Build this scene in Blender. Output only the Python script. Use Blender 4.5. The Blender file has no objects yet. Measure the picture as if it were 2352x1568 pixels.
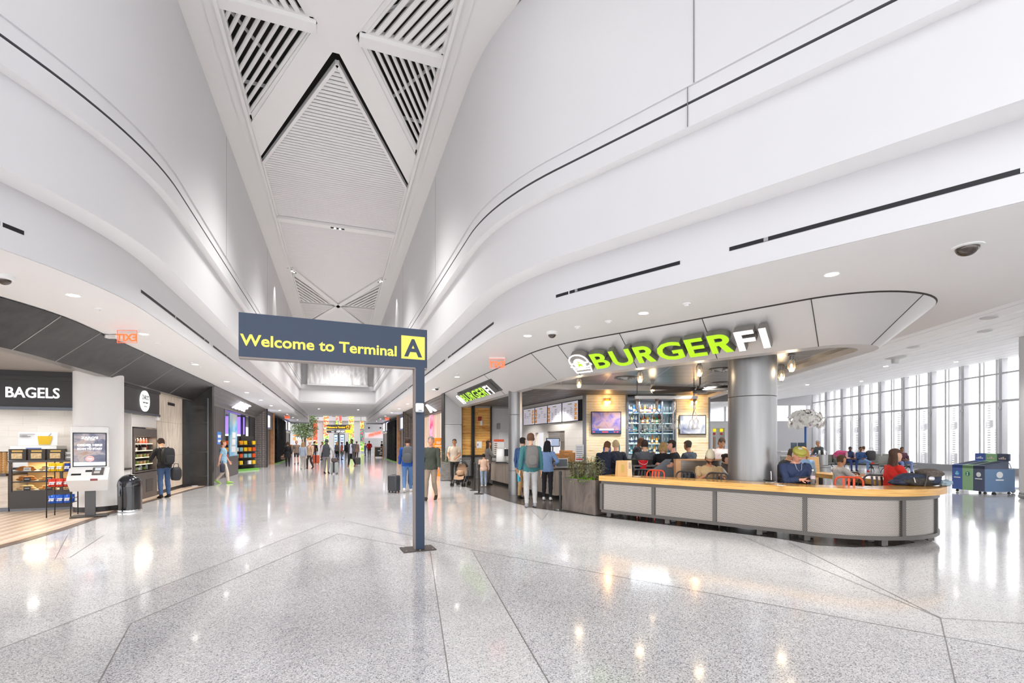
import bpy, bmesh, math, random
from mathutils import Vector, Matrix, Euler
import numpy as np
random.seed(7)
R = math.radians
SC = bpy.context.scene
COL = SC.collection
# ---------------------------------------------------------------- camera
TH = R(20.1)                       # the lens looks 20 degrees right of the corridor axis (+Y)
CAMH = 1.65
FPX, UX, VY = 1091.0, 1176.0, 1015.0
cam = bpy.data.cameras.new('camera'); co = bpy.data.objects.new('camera', cam); COL.objects.link(co)
cam.sensor_width = 36.0; cam.lens = 36.0 * FPX / 2352.0; cam.shift_y = (VY - 784.0) / 2352.0
cam.clip_start = 0.05; cam.clip_end = 400
co.location = (0, 0, CAMH); co.rotation_euler = (R(90), 0, -TH)
SC.camera = co
# ---------------------------------------------------------------- sky, exposure
w = bpy.data.worlds.new('overcast_sky'); SC.world = w; w.use_nodes = True
bg = w.node_tree.nodes['Background']; bg.inputs[0].default_value = (0.955, 0.97, 1.0, 1); bg.inputs[1].default_value = 2.1
SC.view_settings.view_transform = 'Standard'; SC.view_settings.look = 'None'
SC.view_settings.gamma = 1.0; SC.view_settings.use_curve_mapping = False
SC.view_settings.exposure = 0.76
SC.cycles.max_bounces = 10; SC.cycles.diffuse_bounces = 5; SC.cycles.glossy_bounces = 4
SC.cycles.transmission_bounces = 6; SC.cycles.transparent_max_bounces = 8
SC.cycles.sample_clamp_indirect = 6.0; SC.cycles.caustics_reflective = False; SC.cycles.caustics_refractive = False
SC.cycles.use_light_tree = True
DOWNLIGHT_W = 170.0

def lamp(name, kind, loc, power, color=(1, 1, 1), size=0.1, rot=(0, 0, 0), parent=None, **kw):
    d = bpy.data.lights.new(name, kind); d.energy = power; d.color = color
    if kind == 'AREA':
        d.size = size
        if 'size_y' in kw: d.shape = 'RECTANGLE'; d.size_y = kw['size_y']
        if 'spread' in kw: d.spread = kw['spread']
    else:
        d.shadow_soft_size = size
        if kind == 'SPOT': d.spot_size = kw.get('spot', R(110)); d.spot_blend = kw.get('blend', 0.8)
    o = bpy.data.objects.new(name, d); COL.objects.link(o); o.location = loc; o.rotation_euler = rot
    if parent: o.parent = parent
    return o

# ---------------------------------------------------------------- materials
MATS = {}
def lin(c):
    if isinstance(c, str):
        c = c.lstrip('#'); c = [int(c[i:i + 2], 16) / 255 for i in (0, 2, 4)]
    return tuple((x / 12.92 if x <= 0.04045 else ((x + 0.055) / 1.055) ** 2.4) for x in c[:3])
def mat(name, col='808080', rough=0.5, metal=0.0, emit=None, es=1.0, var=0.06, vs=8.0, trans=0.0, alpha=1.0, coat=0.0, bump=0.0, bs=40.0, ior=1.45, stretch=None):
    if name in MATS: return MATS[name]
    m = bpy.data.materials.new(name); m.use_nodes = True; MATS[name] = m
    nt = m.node_tree; b = nt.nodes['Principled BSDF']; c = lin(col)
    b.inputs['Roughness'].default_value = rough; b.inputs['Metallic'].default_value = metal
    b.inputs['IOR'].default_value = ior
    b.inputs['Transmission Weight'].default_value = trans; b.inputs['Alpha'].default_value = alpha
    b.inputs['Coat Weight'].default_value = coat; b.inputs['Coat Roughness'].default_value = 0.05
    tc = nt.nodes.new('ShaderNodeTexCoord'); mp = nt.nodes.new('ShaderNodeMapping'); nt.links.new(tc.outputs['Object'], mp.inputs[0])
    if stretch: mp.inputs['Scale'].default_value = stretch
    n = nt.nodes.new('ShaderNodeTexNoise'); n.inputs['Scale'].default_value = vs; n.inputs['Detail'].default_value = 4
    nt.links.new(mp.outputs[0], n.inputs['Vector'])
    mx = nt.nodes.new('ShaderNodeMix'); mx.data_type = 'RGBA'
    mx.inputs[6].default_value = tuple(x * (1 - var) for x in c) + (1,); mx.inputs[7].default_value = tuple(min(1, x * (1 + var)) for x in c) + (1,)
    nt.links.new(n.outputs['Fac'], mx.inputs[0]); nt.links.new(mx.outputs[2], b.inputs['Base Color'])
    if bump:
        n2 = nt.nodes.new('ShaderNodeTexNoise'); n2.inputs['Scale'].default_value = bs; nt.links.new(mp.outputs[0], n2.inputs['Vector'])
        bp = nt.nodes.new('ShaderNodeBump'); bp.inputs['Strength'].default_value = bump; bp.inputs['Distance'].default_value = 0.01
        nt.links.new(n2.outputs['Fac'], bp.inputs['Height']); nt.links.new(bp.outputs[0], b.inputs['Normal'])
    if emit is not None:
        b.inputs['Emission Color'].default_value = lin(emit) + (1,); b.inputs['Emission Strength'].default_value = es
    return m
def nodes_of(m): return m.node_tree.nodes, m.node_tree.links, m.node_tree.nodes['Principled BSDF']
def ramp(nt_nodes, stops, interp='LINEAR'):
    r = nt_nodes.new('ShaderNodeValToRGB'); r.color_ramp.interpolation = interp
    el = r.color_ramp.elements
    el[0].position, el[0].color = stops[0][0], lin(stops[0][1]) + (1,)
    el[1].position, el[1].color = stops[-1][0], lin(stops[-1][1]) + (1,)
    for p, c in stops[1:-1]:
        e = el.new(p); e.color = lin(c) + (1,)
    return r
def terrazzo(name, base, chip1, chip2, rough=0.13):
    m = bpy.data.materials.new(name); m.use_nodes = True; N, L, b = nodes_of(m)
    tc = N.new('ShaderNodeTexCoord')
    v = N.new('ShaderNodeTexVoronoi'); v.inputs['Scale'].default_value = 125; L.new(tc.outputs['Object'], v.inputs['Vector'])
    sep = N.new('ShaderNodeSeparateColor'); L.new(v.outputs['Color'], sep.inputs[0])
    r = ramp(N, [(0, chip1), (0.13, chip1), (0.20, chip2), (0.36, base), (0.86, base), (0.92, 'f4f3f2'), (1, 'fafafa')], 'LINEAR')
    L.new(sep.outputs[0], r.inputs[0])
    n = N.new('ShaderNodeTexNoise'); n.inputs['Scale'].default_value = 260; n.inputs['Detail'].default_value = 3; L.new(tc.outputs['Object'], n.inputs['Vector'])
    r2 = ramp(N, [(0.36, 'b4b4b6'), (0.5, 'ffffff')]); L.new(n.outputs['Fac'], r2.inputs[0])
    n3 = N.new('ShaderNodeTexNoise'); n3.inputs['Scale'].default_value = 1.3; n3.inputs['Detail'].default_value = 5; L.new(tc.outputs['Object'], n3.inputs['Vector'])
    r3 = ramp(N, [(0.3, 'f2f1f1'), (0.7, 'ffffff')]); L.new(n3.outputs['Fac'], r3.inputs[0])
    a = N.new('ShaderNodeMix'); a.data_type = 'RGBA'; a.blend_type = 'MULTIPLY'; a.inputs[0].default_value = 1
    L.new(r.outputs[0], a.inputs[6]); L.new(r2.outputs[0], a.inputs[7])
    a2 = N.new('ShaderNodeMix'); a2.data_type = 'RGBA'; a2.blend_type = 'MULTIPLY'; a2.inputs[0].default_value = 1
    L.new(a.outputs[2], a2.inputs[6]); L.new(r3.outputs[0], a2.inputs[7]); L.new(a2.outputs[2], b.inputs['Base Color'])
    b.inputs['Roughness'].default_value = rough; b.inputs['Coat Weight'].default_value = 0.35; b.inputs['Coat Roughness'].default_value = 0.06
    b.inputs['Specular IOR Level'].default_value = 0.55
    return m
def planks_mat(name, c1, c2, line, scale, rot=(0, 0, 0), rough=0.55, bh=0.16, bw=2.2, grain=(1.0, 14.0, 14.0), mortar=0.006, spot=None):
    m = bpy.data.materials.new(name); m.use_nodes = True; N, L, b = nodes_of(m)
    tc = N.new('ShaderNodeTexCoord'); mp = N.new('ShaderNodeMapping'); mp.inputs['Rotation'].default_value = rot
    L.new(tc.outputs['Object'], mp.inputs[0])
    br = N.new('ShaderNodeTexBrick'); br.inputs['Scale'].default_value = 1.0; br.inputs['Brick Width'].default_value = bw; br.inputs['Row Height'].default_value = bh
    br.inputs['Mortar Size'].default_value = mortar; br.inputs['Mortar Smooth'].default_value = 0.1
    br.inputs['Color1'].default_value = lin(c1) + (1,); br.inputs['Color2'].default_value = lin(c2) + (1,); br.inputs['Mortar'].default_value = lin(line) + (1,)
    L.new(mp.outputs[0], br.inputs['Vector'])
    mp2 = N.new('ShaderNodeMapping'); mp2.inputs['Scale'].default_value = grain; L.new(mp.outputs[0], mp2.inputs[0])
    n = N.new('ShaderNodeTexNoise'); n.inputs['Scale'].default_value = scale; n.inputs['Detail'].default_value = 6; L.new(mp2.outputs[0], n.inputs['Vector'])
    r = ramp(N, [(0.3, spot or 'd8d0c4'), (0.48, 'ffffff')]); L.new(n.outputs['Fac'], r.inputs[0])
    a = N.new('ShaderNodeMix'); a.data_type = 'RGBA'; a.blend_type = 'MULTIPLY'; a.inputs[0].default_value = 1
    L.new(br.outputs['Color'], a.inputs[6]); L.new(r.outputs[0], a.inputs[7]); L.new(a.outputs[2], b.inputs['Base Color'])
    b.inputs['Roughness'].default_value = rough
    return m
def grain_mat(name, stops, scale=3.0, stretch=(1, 1, 1), rough=0.45, detail=6, dist=0.0, metal=0.0, bump=0.0, emit=0.0):
    m = bpy.data.materials.new(name); m.use_nodes = True; N, L, b = nodes_of(m); MATS[name] = m
    tc = N.new('ShaderNodeTexCoord'); mp = N.new('ShaderNodeMapping'); mp.inputs['Scale'].default_value = stretch; L.new(tc.outputs['Object'], mp.inputs[0])
    n = N.new('ShaderNodeTexNoise'); n.inputs['Scale'].default_value = scale; n.inputs['Detail'].default_value = detail; n.inputs['Distortion'].default_value = dist
    L.new(mp.outputs[0], n.inputs['Vector'])
    r = ramp(N, stops); L.new(n.outputs['Fac'], r.inputs[0]); L.new(r.outputs[0], b.inputs['Base Color'])
    b.inputs['Roughness'].default_value = rough; b.inputs['Metallic'].default_value = metal
    if bump:
        bp = N.new('ShaderNodeBump'); bp.inputs['Strength'].default_value = bump; bp.inputs['Distance'].default_value = 0.01
        L.new(n.outputs['Fac'], bp.inputs['Height']); L.new(bp.outputs[0], b.inputs['Normal'])
    if emit:
        L.new(r.outputs[0], b.inputs['Emission Color']); b.inputs['Emission Strength'].default_value = emit
    return m

# ---------------------------------------------------------------- mesh builder
class MB:
    def __init__(s): s.v = []; s.f = []; s.mi = []; s.sm = []; s.cur = 0
    def add(s, vs, fs, smooth=False):
        k = len(s.v); s.v += [tuple(p) for p in vs]
        for f in fs: s.f.append([i + k for i in f]); s.mi.append(s.cur); s.sm.append(smooth)
        return s
    def box(s, c, d, rz=0.0, rx=0.0, ry=0.0):
        x, y, z = d[0] / 2, d[1] / 2, d[2] / 2
        vs = [(-x, -y, -z), (x, -y, -z), (x, y, -z), (-x, y, -z), (-x, -y, z), (x, -y, z), (x, y, z), (-x, y, z)]
        M = Matrix.Translation(c)
        if rz or rx or ry: M = M @ Euler((rx, ry, rz)).to_matrix().to_4x4()
        return s.add([M @ Vector(p) for p in vs], [(0, 3, 2, 1), (4, 5, 6, 7), (0, 1, 5, 4), (1, 2, 6, 5), (2, 3, 7, 6), (3, 0, 4, 7)])
    def bb(s, x0, x1, y0, y1, z0, z1): return s.box(((x0 + x1) / 2, (y0 + y1) / 2, (z0 + z1) / 2), (x1 - x0, y1 - y0, z1 - z0))
    def rbox(s, c, d, r=0.02, rz=0.0, n=3, rx=0.0, ry=0.0):        # box with its vertical edges rounded and top/bottom edges eased
        x, y, z = d[0] / 2, d[1] / 2, d[2] / 2; r = min(r, x * .99, y * .99, z * .99)
        pts = []
        for cx, cy, a0 in ((x - r, y - r, 0), (-x + r, y - r, 90), (-x + r, -y + r, 180), (x - r, -y + r, 270)):
            for i in range(n + 1):
                a = R(a0 + 90 * i / n); pts.append((cx, cy, math.cos(a), math.sin(a)))
        rings = []
        for i in range(n + 1):
            a = R(90 * i / n); rings.append((-z + r - r * math.cos(a), r * math.sin(a)))
        rings = rings + [(-q[0], q[1]) for q in rings[::-1]]
        M = Matrix.Translation(c) @ Euler((rx, ry, rz)).to_matrix().to_4x4()
        vs = [M @ Vector((p[0] + p[2] * rr, p[1] + p[3] * rr, zz)) for zz, rr in rings for p in pts]
        m = len(pts); fs = []
        for k in range(len(rings) - 1):
            for i in range(m): fs.append((k * m + i, k * m + (i + 1) % m, (k + 1) * m + (i + 1) % m, (k + 1) * m + i))
        fs.append(tuple(range(m - 1, -1, -1))); fs.append(tuple((len(rings) - 1) * m + i for i in range(m)))
        return s.add(vs, fs, True)
    def prism(s, poly, z0, z1, M=None):
        n = len(poly); vs = [Vector((p[0], p[1], z0)) for p in poly] + [Vector((p[0], p[1], z1)) for p in poly]
        if M: vs = [M @ p for p in vs]
        return s.add(vs, [tuple(range(n - 1, -1, -1)), tuple(range(n, 2 * n))] + [(i, (i + 1) % n, n + (i + 1) % n, n + i) for i in range(n)])
    def tube(s, path, r, n=8, closed=False, cap=True, sq=None):
        P = [Vector(p) for p in path]; m = len(P); rs = r if isinstance(r, (list, tuple)) else [r] * m
        up = None; vs = []
        for i in range(m):
            if closed: t = P[(i + 1) % m] - P[i - 1]
            else: t = P[min(i + 1, m - 1)] - P[max(i - 1, 0)]
            t.normalize()
            if up is None: up = Vector((0, 0, 1)) if abs(t.z) < 0.9 else Vector((0, 1, 0))
            a = up - t * up.dot(t)
            if a.length < 1e-4: a = t.orthogonal()
            a.normalize(); b = t.cross(a); up = a
            for k in range(n):
                g = 2 * math.pi * (k + 0.5) / n; ca, cb = math.cos(g), math.sin(g)
                if sq: ca *= sq[0]; cb *= sq[1]
                vs.append(P[i] + a * ca * rs[i] + b * cb * rs[i])
        fs = []
        for i in range(m if closed else m - 1):
            j = (i + 1) % m
            for k in range(n): fs.append((i * n + k, i * n + (k + 1) % n, j * n + (k + 1) % n, j * n + k))
        if cap and not closed: fs += [tuple(range(n - 1, -1, -1)), tuple((m - 1) * n + k for k in range(n))]
        return s.add(vs, fs, n > 4)
    def bar(s, p, q, w_, h_=None):                                  # square bar between two points
        p, q = Vector(p), Vector(q); t = q - p; L_ = t.length; h_ = h_ or w_
        if abs(t.normalized().z) > 0.99: M = Matrix.Translation((p + q) / 2) ; return s.add([M @ Vector((a * w_ / 2, b * h_ / 2, c * L_ / 2)) for c in (-1, 1) for a, b in ((-1, -1), (1, -1), (1, 1), (-1, 1))], [(3, 2, 1, 0), (4, 5, 6, 7), (0, 1, 5, 4), (1, 2, 6, 5), (2, 3, 7, 6), (3, 0, 4, 7)])
        x = t.normalized(); y = Vector((0, 0, 1)).cross(x).normalized(); z = x.cross(y)
        c0 = (p + q) / 2; vs = []
        for k in (-1, 1):
            for a, b in ((-1, -1), (1, -1), (1, 1), (-1, 1)): vs.append(c0 + x * k * L_ / 2 + y * a * w_ / 2 + z * b * h_ / 2)
        return s.add(vs, [(3, 2, 1, 0), (4, 5, 6, 7), (0, 1, 5, 4), (1, 2, 6, 5), (2, 3, 7, 6), (3, 0, 4, 7)])
    def lathe(s, prof, c=(0, 0, 0), n=24, M=None):
        vs = []; c = Vector(c); m = len(prof)
        for r, z in prof:
            for k in range(n):
                g = 2 * math.pi * k / n; p = Vector((r * math.cos(g), r * math.sin(g), z)); vs.append((M @ p if M else p) + c)
        fs = [(i * n + k, i * n + (k + 1) % n, (i + 1) * n + (k + 1) % n, (i + 1) * n + k) for i in range(m - 1) for k in range(n)]
        if prof[0][0] > 1e-5: fs.append(tuple(range(n - 1, -1, -1)))
        if prof[-1][0] > 1e-5: fs.append(tuple((m - 1) * n + k for k in range(n)))
        return s.add(vs, fs, True)
    def cyl(s, c, r, z0, z1, n=24): return s.lathe([(r, z0), (r, z1)], c, n)
    def ell(s, c, d, n=12, rot=None):
        c = Vector(c); vs = []; m = max(6, n * 2 // 3)
        Q = Euler(rot).to_matrix() if rot else None
        for i in range(m + 1):
            a = -math.pi / 2 + math.pi * i / m
            for k in range(n):
                g = 2 * math.pi * k / n; p = Vector((d[0] * math.cos(a) * math.cos(g), d[1] * math.cos(a) * math.sin(g), d[2] * math.sin(a)))
                vs.append(c + (Q @ p if Q else p))
        return s.add(vs, [(i * n + k, i * n + (k + 1) % n, (i + 1) * n + (k + 1) % n, (i + 1) * n + k) for i in range(m) for k in range(n)], True)
    def quad(s, a, b, c, d): return s.add([a, b, c, d], [(0, 1, 2, 3)])
    def strip(s, A, B, smooth=True):                                # quads between two polylines
        n = len(A); s.add(list(A) + list(B), [(i, i + 1, n + i + 1, n + i) for i in range(n - 1)], smooth); return s
    def grid(s, rows, smooth=True):
        m, n = len(rows), len(rows[0]); return s.add([p for r in rows for p in r], [(i * n + k, i * n + k + 1, (i + 1) * n + k + 1, (i + 1) * n + k) for i in range(m - 1) for k in range(n - 1)], smooth)
    def leaf(s, p, d, L_, w_, curl=0.2):                            # a pointed blade
        p, d = Vector(p), Vector(d).normalized(); sd = d.cross(Vector((0, 0, 1)))
        if sd.length < 1e-3: sd = Vector((1, 0, 0))
        sd.normalize(); nn = sd.cross(d)
        a = []
        for t, ww in ((0, .25), (.35, 1), (.7, .75), (1, 0.03)):
            q = p + d * L_ * t - Vector((0, 0, 1)) * curl * L_ * t * t
            a.append((q - sd * w_ / 2 * ww, q + nn * w_ * .08, q + sd * w_ / 2 * ww))
        vs = [x for r_ in a for x in r_]
        return s.add(vs, [(i * 3 + k, i * 3 + k + 1, i * 3 + k + 4, i * 3 + k + 3) for i in range(3) for k in range(2)], True)
    def mesh(s, name):
        me = bpy.data.meshes.new(name); me.from_pydata([tuple(p) for p in s.v], [], s.f)
        me.polygons.foreach_set('material_index', s.mi); me.polygons.foreach_set('use_smooth', s.sm); me.update()
        return me
    def build(s, name, m, parent=None, loc=None, rz=0.0):
        me = s.mesh(name)
        for q in (m if isinstance(m, (list, tuple)) else [m]): me.materials.append(q)
        o = bpy.data.objects.new(name, me); COL.objects.link(o)
        if parent: o.parent = parent
        if loc is not None: o.location = loc
        if rz: o.rotation_euler = (0, 0, rz)
        if any(s.sm) and len(me.polygons) < 60000:
            try: me.set_sharp_from_angle(angle=R(38))
            except Exception: pass
        return o
def tag(o, label, cat, group=None, kind=None):
    o['label'] = label; o['category'] = cat
    if group: o['group'] = group
    if kind: o['kind'] = kind
    return o
def thing(name, label, cat, loc=(0, 0, 0), rz=0.0, group=None):
    o = bpy.data.objects.new(name, None); COL.objects.link(o); o.empty_display_size = 0.1
    o.location = loc; o.rotation_euler = (0, 0, rz)
    return tag(o, label, cat, group)
def struct(o): o['kind'] = 'structure'; return o
def dup(o, parent=None, loc=None, rz=None, label=None, group=None):
    c = o.copy(); COL.objects.link(c)
    if parent: c.parent = parent
    if loc is not None: c.location = loc
    if rz is not None: c.rotation_euler = (0, 0, rz)
    if label: c['label'] = label
    if group: c['group'] = group
    for ch in list(o.children): dup(ch, c)
    return c
_fonts = {}
def text_mb(txt, h, depth=0.01, bold=0.0, align='CENTER', spacing=1.0, sx=1.0, mirror=False, shear=0.0):
    """letters as a mesh standing in the XZ plane, facing -Y, cap height h"""
    cu = bpy.data.curves.new('letters', 'FONT'); cu.body = txt; cu.size = 1.0; cu.align_x = align; cu.extrude = 0.5; cu.offset = bold
    cu.space_character = spacing; cu.resolution_u = 3; cu.shear = shear
    o = bpy.data.objects.new('letters', cu); COL.objects.link(o)
    dg = bpy.context.evaluated_depsgraph_get(); me = bpy.data.meshes.new_from_object(o.evaluated_get(dg))
    mb = MB(); k = h / 0.72; f = -1 if mirror else 1
    mb.add([(f * v.co.x * k * sx, -v.co.z * depth, v.co.y * k) for v in me.vertices], [tuple(p.vertices) for p in me.polygons])
    bpy.data.objects.remove(o); bpy.data.curves.remove(cu); bpy.data.meshes.remove(me)
    return mb
def text(txt, h, m, parent=None, loc=(0, 0, 0), rz=0.0, name='lettering', **kw):
    mb = text_mb(txt, h, **kw); return mb.build(name, m, parent, loc, rz)
# world positions computed from image pixels: a floor/level point seen at (u, v)
def at(u, v, z=0.0):
    d = FPX * (z - CAMH) / (VY - v); t = (u - UX) * d / FPX
    return Vector((d * math.sin(TH) + t * math.cos(TH), d * math.cos(TH) - t * math.sin(TH), z))
def adp(u, d, v=None):
    t = (u - UX) * d / FPX
    return Vector((d * math.sin(TH) + t * math.cos(TH), d * math.cos(TH) - t * math.sin(TH), 0 if v is None else CAMH + (VY - v) * d / FPX))
FACE = -TH                                                          # rotation of a thing that squarely faces the lens side
# ================================================================ THE SHELL
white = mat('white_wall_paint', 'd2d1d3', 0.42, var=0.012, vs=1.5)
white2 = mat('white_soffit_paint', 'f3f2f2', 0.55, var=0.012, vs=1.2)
ceil_w = mat('white_ceiling_panel', 'e4e2e0', 0.5, var=0.012)
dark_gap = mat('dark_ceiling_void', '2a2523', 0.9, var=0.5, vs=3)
black_slot = mat('black_slot', '17171a', 0.5)
joint = mat('panel_joint', '77777a', 0.6)
terr = terrazzo('terrazzo_pale', 'e6e4e3', 'a6a6a9', 'cccbcb')
terr_m = terrazzo('terrazzo_mid', 'dedcdc', '9d9da1', 'c2c1c2')
terr_d = terrazzo('terrazzo_grey', 'd8d6d7', '8d8d92', 'b8b7ba')
terr_w = terrazzo('terrazzo_white', 'e2e0df', 'a5a5a8', 'cbcaca')
brass = mat('divider_strip', '8c8a88', 0.35, 0.4)

f = struct(MB().quad((-75, -14, 0), (75, -14, 0), (75, 118, 0), (-75, 118, 0)).build('floor', terr))
def inlay(pts, m, name='floor_inlay', z=0.0015): return struct(MB().add([(x, y, z) for x, y in pts], [tuple(range(len(pts)))]).build(name, m))
# grey diamond of terrazzo with pale strips running through it
inlay([(-2.62, 4.75), (-0.15, 10.6), (0.12, 10.6), (2.35, 6.9), (3.75, 4.6), (6.0, 0.9), (6.0, -2), (-6.0, -2), (-6.0, 2.4)][::-1], terr_m)
inlay([(-1.77, 5.24), (0.0, 9.1), (1.31, 7.19), (0.1, -1.0), (-0.55, -1.0)][::-1], terr_d, z=0.003)
inlay([(-2.62, 4.75), (-1.05, -1.5), (-6.0, -1.5), (-5.4, 3.1)][::-1], terr_d, z=0.003)
inlay([(1.92, 7.05), (3.5, 4.65), (5.6, 1.3), (5.6, -1.5), (0.75, -1.5)][::-1], terr_d, z=0.003)
inlay([(1.31, 7.19), (1.92, 7.05), (0.72, -1.5), (0.02, -1.5)][::-1], terr_w, z=0.0035)
def fline(a, b, wd=0.008, z=0.005):
    a, b = Vector((a[0], a[1], 0)), Vector((b[0], b[1], 0)); n = (b - a).normalized(); n = Vector((-n.y, n.x, 0)) * wd / 2
    return [(p.x, p.y, z) for p in (a - n, b - n, b + n, a + n)]
fl = MB()
for a, b in [((-2.62, 4.75), (-1.05, -1.5)), ((-1.77, 5.24), (-0.5, -1.5)), ((1.31, 7.19), (0.02, -1.5)), ((1.92, 7.05), (0.74, -1.5)),
             ((-2.62, 4.75), (-0.15, 10.6)), ((-1.77, 5.24), (0, 9.1)), ((0, 9.1), (1.31, 7.19)), ((0.12, 10.6), (1.92, 7.05)), ((1.92, 7.05), (5.6, 1.3)),
             ((-4.5, 10.6), (-3.75, 8.5)), ((-3.75, 8.5), (-3.6, 8.55)), ((-3.6, 8.55), (-3.9, 10.4)), ((4.45, 10.9), (4.05, 9.2)), ((4.05, 9.2), (4.7, 10.3)),
             ((6.7, 6.6), (5.3, 2.8)), ((7.1, 6.0), (5.3, 2.8)), ((5.3, 2.8), (9, 0.5)), ((5.3, 2.8), (2.6, 1.2))]:
    fl.quad(*fline(a, b))
struct(fl.build('floor_divider_strips', brass))

# ---- stepped bulkheads: plan curves straight down the corridor, flaring 26.3 degrees in the foreground
FL = R(26.3); FS, FC = math.sin(FL), math.cos(FL)
def plan(X, Yk, sgn, far=57.0, near=-9.0, Tl=1.45, n=14):
    pts = [(X, far), (X, 45.0), (X, 30.0), (X, 20.0)]
    Rr = Tl / math.tan(FL / 2); ya = Yk + Tl
    for i in range(n + 1):
        a = FL * i / n; pts.append((X + Rr * (1 - math.cos(a)), ya - Rr * math.sin(a)))
    x, y = pts[-1]; k = (y - near) / FC
    for j in (0.25, 0.5, 1.0): pts.append((x + FS * k * j, y - FC * k * j))
    return [(sgn * p[0], p[1]) for p in pts]
def lvl(P, z): return [(x, y, z) for x, y in P]
PROF = [(3.0, 8.1, 3.82), (3.0, 8.1, 4.57), (2.65, 8.03, 4.57), (2.65, 8.03, 5.57), (2.52, 7.98, 5.57), (2.52, 7.98, 5.845), (2.56, 7.99, 5.85), (2.56, 7.99, 5.875), (2.52, 7.98, 5.88), (2.535, 7.98, 6.07), (2.51, 7.98, 6.075), (2.51, 7.98, 9.02)]
wall_obj = {}
for sgn, side in ((1, 'right'), (-1, 'left')):
    mb = MB()
    for (X0, Y0, z0), (X1, Y1, z1) in zip(PROF[:-1], PROF[1:]):
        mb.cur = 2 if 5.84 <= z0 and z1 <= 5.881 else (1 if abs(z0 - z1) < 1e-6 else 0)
        A, B = lvl(plan(X0, Y0, sgn), z0), lvl(plan(X1, Y1, sgn), z1)
        mb.strip(A, B) if sgn < 0 else mb.strip(B, A)
    # outer skin so that the bulkhead is a body with thickness
    A, B = lvl(plan(4.6, 8.5, sgn), 3.86), lvl(plan(4.6, 8.5, sgn), 9.02); mb.cur = 0; mb.strip(B, A) if sgn < 0 else mb.strip(A, B)
    struct(mb.build('wall_' + side, [white, white2, joint]))
    # panel joints in the bulkhead faces
    jb = MB()
    for x, y, z0, z1 in ((4.55, 5.06, 3.82, 4.57), (4.24, 4.91, 4.57, 5.57), (4.09, 4.80, 5.57, 6.06)) if sgn > 0 else (): jb.box((x - .012, y - .006, (z0 + z1) / 2), (.008, .008, z1 - z0))
    for yy in (13.0, 20.0, 27.5): jb.box((sgn * 2.51, yy, 7.5), (0.006, 0.008, 2.9))
    if sgn > 0: jb.box((4.11, 4.72, 7.5), (0.008, 0.008, 2.85))
    struct(jb.build('trim_joints_' + side, joint))
# ---- low flat ceilings outside the bulkheads
Pr = plan(3.012, 8.103, 1); Pl = plan(3.012, 8.103, -1)
def slab(poly, z, t, name, m):
    n = len(poly); return struct(MB().prism(poly, z, z + t).build(name, m))
slab(Pr + [(8.75, -0.5), (9.67, 3.93), (15.0, 14.8), (15.0, 57)], 3.82, 0.05, 'ceiling_right', white2)
slab(Pl + [(-13, -9), (-13, 57)], 3.82, 0.05, 'ceiling_left', white2)
slab([(-2.64, 38.0), (2.64, 38.0), (2.64, 57), (-2.64, 57)], 4.57, 0.05, 'ceiling_far_corridor', white2)
endw = MB()
endw.bb(-2.7, 2.7, 38.0, 38.2, 4.6, 5.57); endw.bb(-2.6, 2.6, 37.9, 38.2, 5.57, 5.9); endw.bb(-2.6, 2.6, 38.1, 38.25, 5.9, 9.02)
struct(endw.build('wall_far_end', white))
# ---- linear diffuser slots in the lower fascia
def run_point(P, s):
    for (x0, y0), (x1, y1) in zip(P[:-1], P[1:]):
        L = math.hypot(x1 - x0, y1 - y0)
        if s <= L: return x0 + (x1 - x0) * s / L, y0 + (y1 - y0) * s / L, math.atan2(y1 - y0, x1 - x0)
        s -= L
    return x0, y0, 0
metal_clip = mat('galvanised_clip', 'b9b9bb', 0.35, 0.8)
def slot(sgn, ya, yb, label):
    P = plan(3.0, 8.1, sgn); D = [P[0]]; cum = [0.0]
    for q in P[1:]: cum.append(cum[-1] + math.hypot(q[0] - D[-1][0], q[1] - D[-1][1])); D.append(q)
    sy = lambda y: next(cum[i] + (cum[i + 1] - cum[i]) * (D[i][1] - y) / (D[i][1] - D[i + 1][1]) for i in range(len(D) - 1) if D[i][1] >= y >= D[i + 1][1])
    s0, s1 = sy(yb), sy(ya); root = thing('linear_air_diffuser', label, 'air diffuser', group='linear diffusers in the bulkhead')
    n = max(2, int((s1 - s0) / 0.4)); A = []; B = []; nrm = []
    for i in range(n + 1):
        x, y, a = run_point(P, s0 + (s1 - s0) * i / n); nx, ny = (math.sin(a), -math.cos(a)) if sgn < 0 else (math.sin(a), -math.cos(a))
        if nx * sgn > 0: nx, ny = -nx, -ny
        A.append((x + nx * 0.004, y + ny * 0.004, 4.075)); B.append((x + nx * 0.004, y + ny * 0.004, 4.125)); nrm.append((x, y, a))
    mb = MB(); mb.strip(B, A, False) if sgn > 0 else mb.strip(A, B, False); mb.build('slot', black_slot, root)
    for i in range(1, n, 5):
        x, y, a = nrm[i]; MB().box((x, y, 4.1), (0.05, 0.02, 0.045), a).build('clip', metal_clip, root)
slot(1, -1.0, 4.72, 'nearest black linear diffuser slot in the right bulkhead, running off the right edge')
slot(1, 5.3, 7.25, 'short black diffuser slot in the right bulkhead above the curved corner')
slot(-1, 4.0, 7.2, 'black diffuser slot in the left bulkhead at the left edge of the photo')
ys = [(9.3, 13.6), (14.0, 22.0), (22.3, 29.5), (29.9, 38.0), (38.4, 46.0), (46.4, 54.5)]
for i, (a, b) in enumerate(ys):
    wh = ['nearest', 'second', 'third', 'fourth', 'fifth', 'farthest'][i]
    slot(-1, a, b, wh + ' long diffuser slot down the left side of the corridor past the corner')
    slot(1, a, b, wh + ' long diffuser slot down the right side of the corridor past the corner')

# ================================================================ HIGH CEILING WITH WHITE SLATS
cb = MB(); ZC = 9.0
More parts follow.
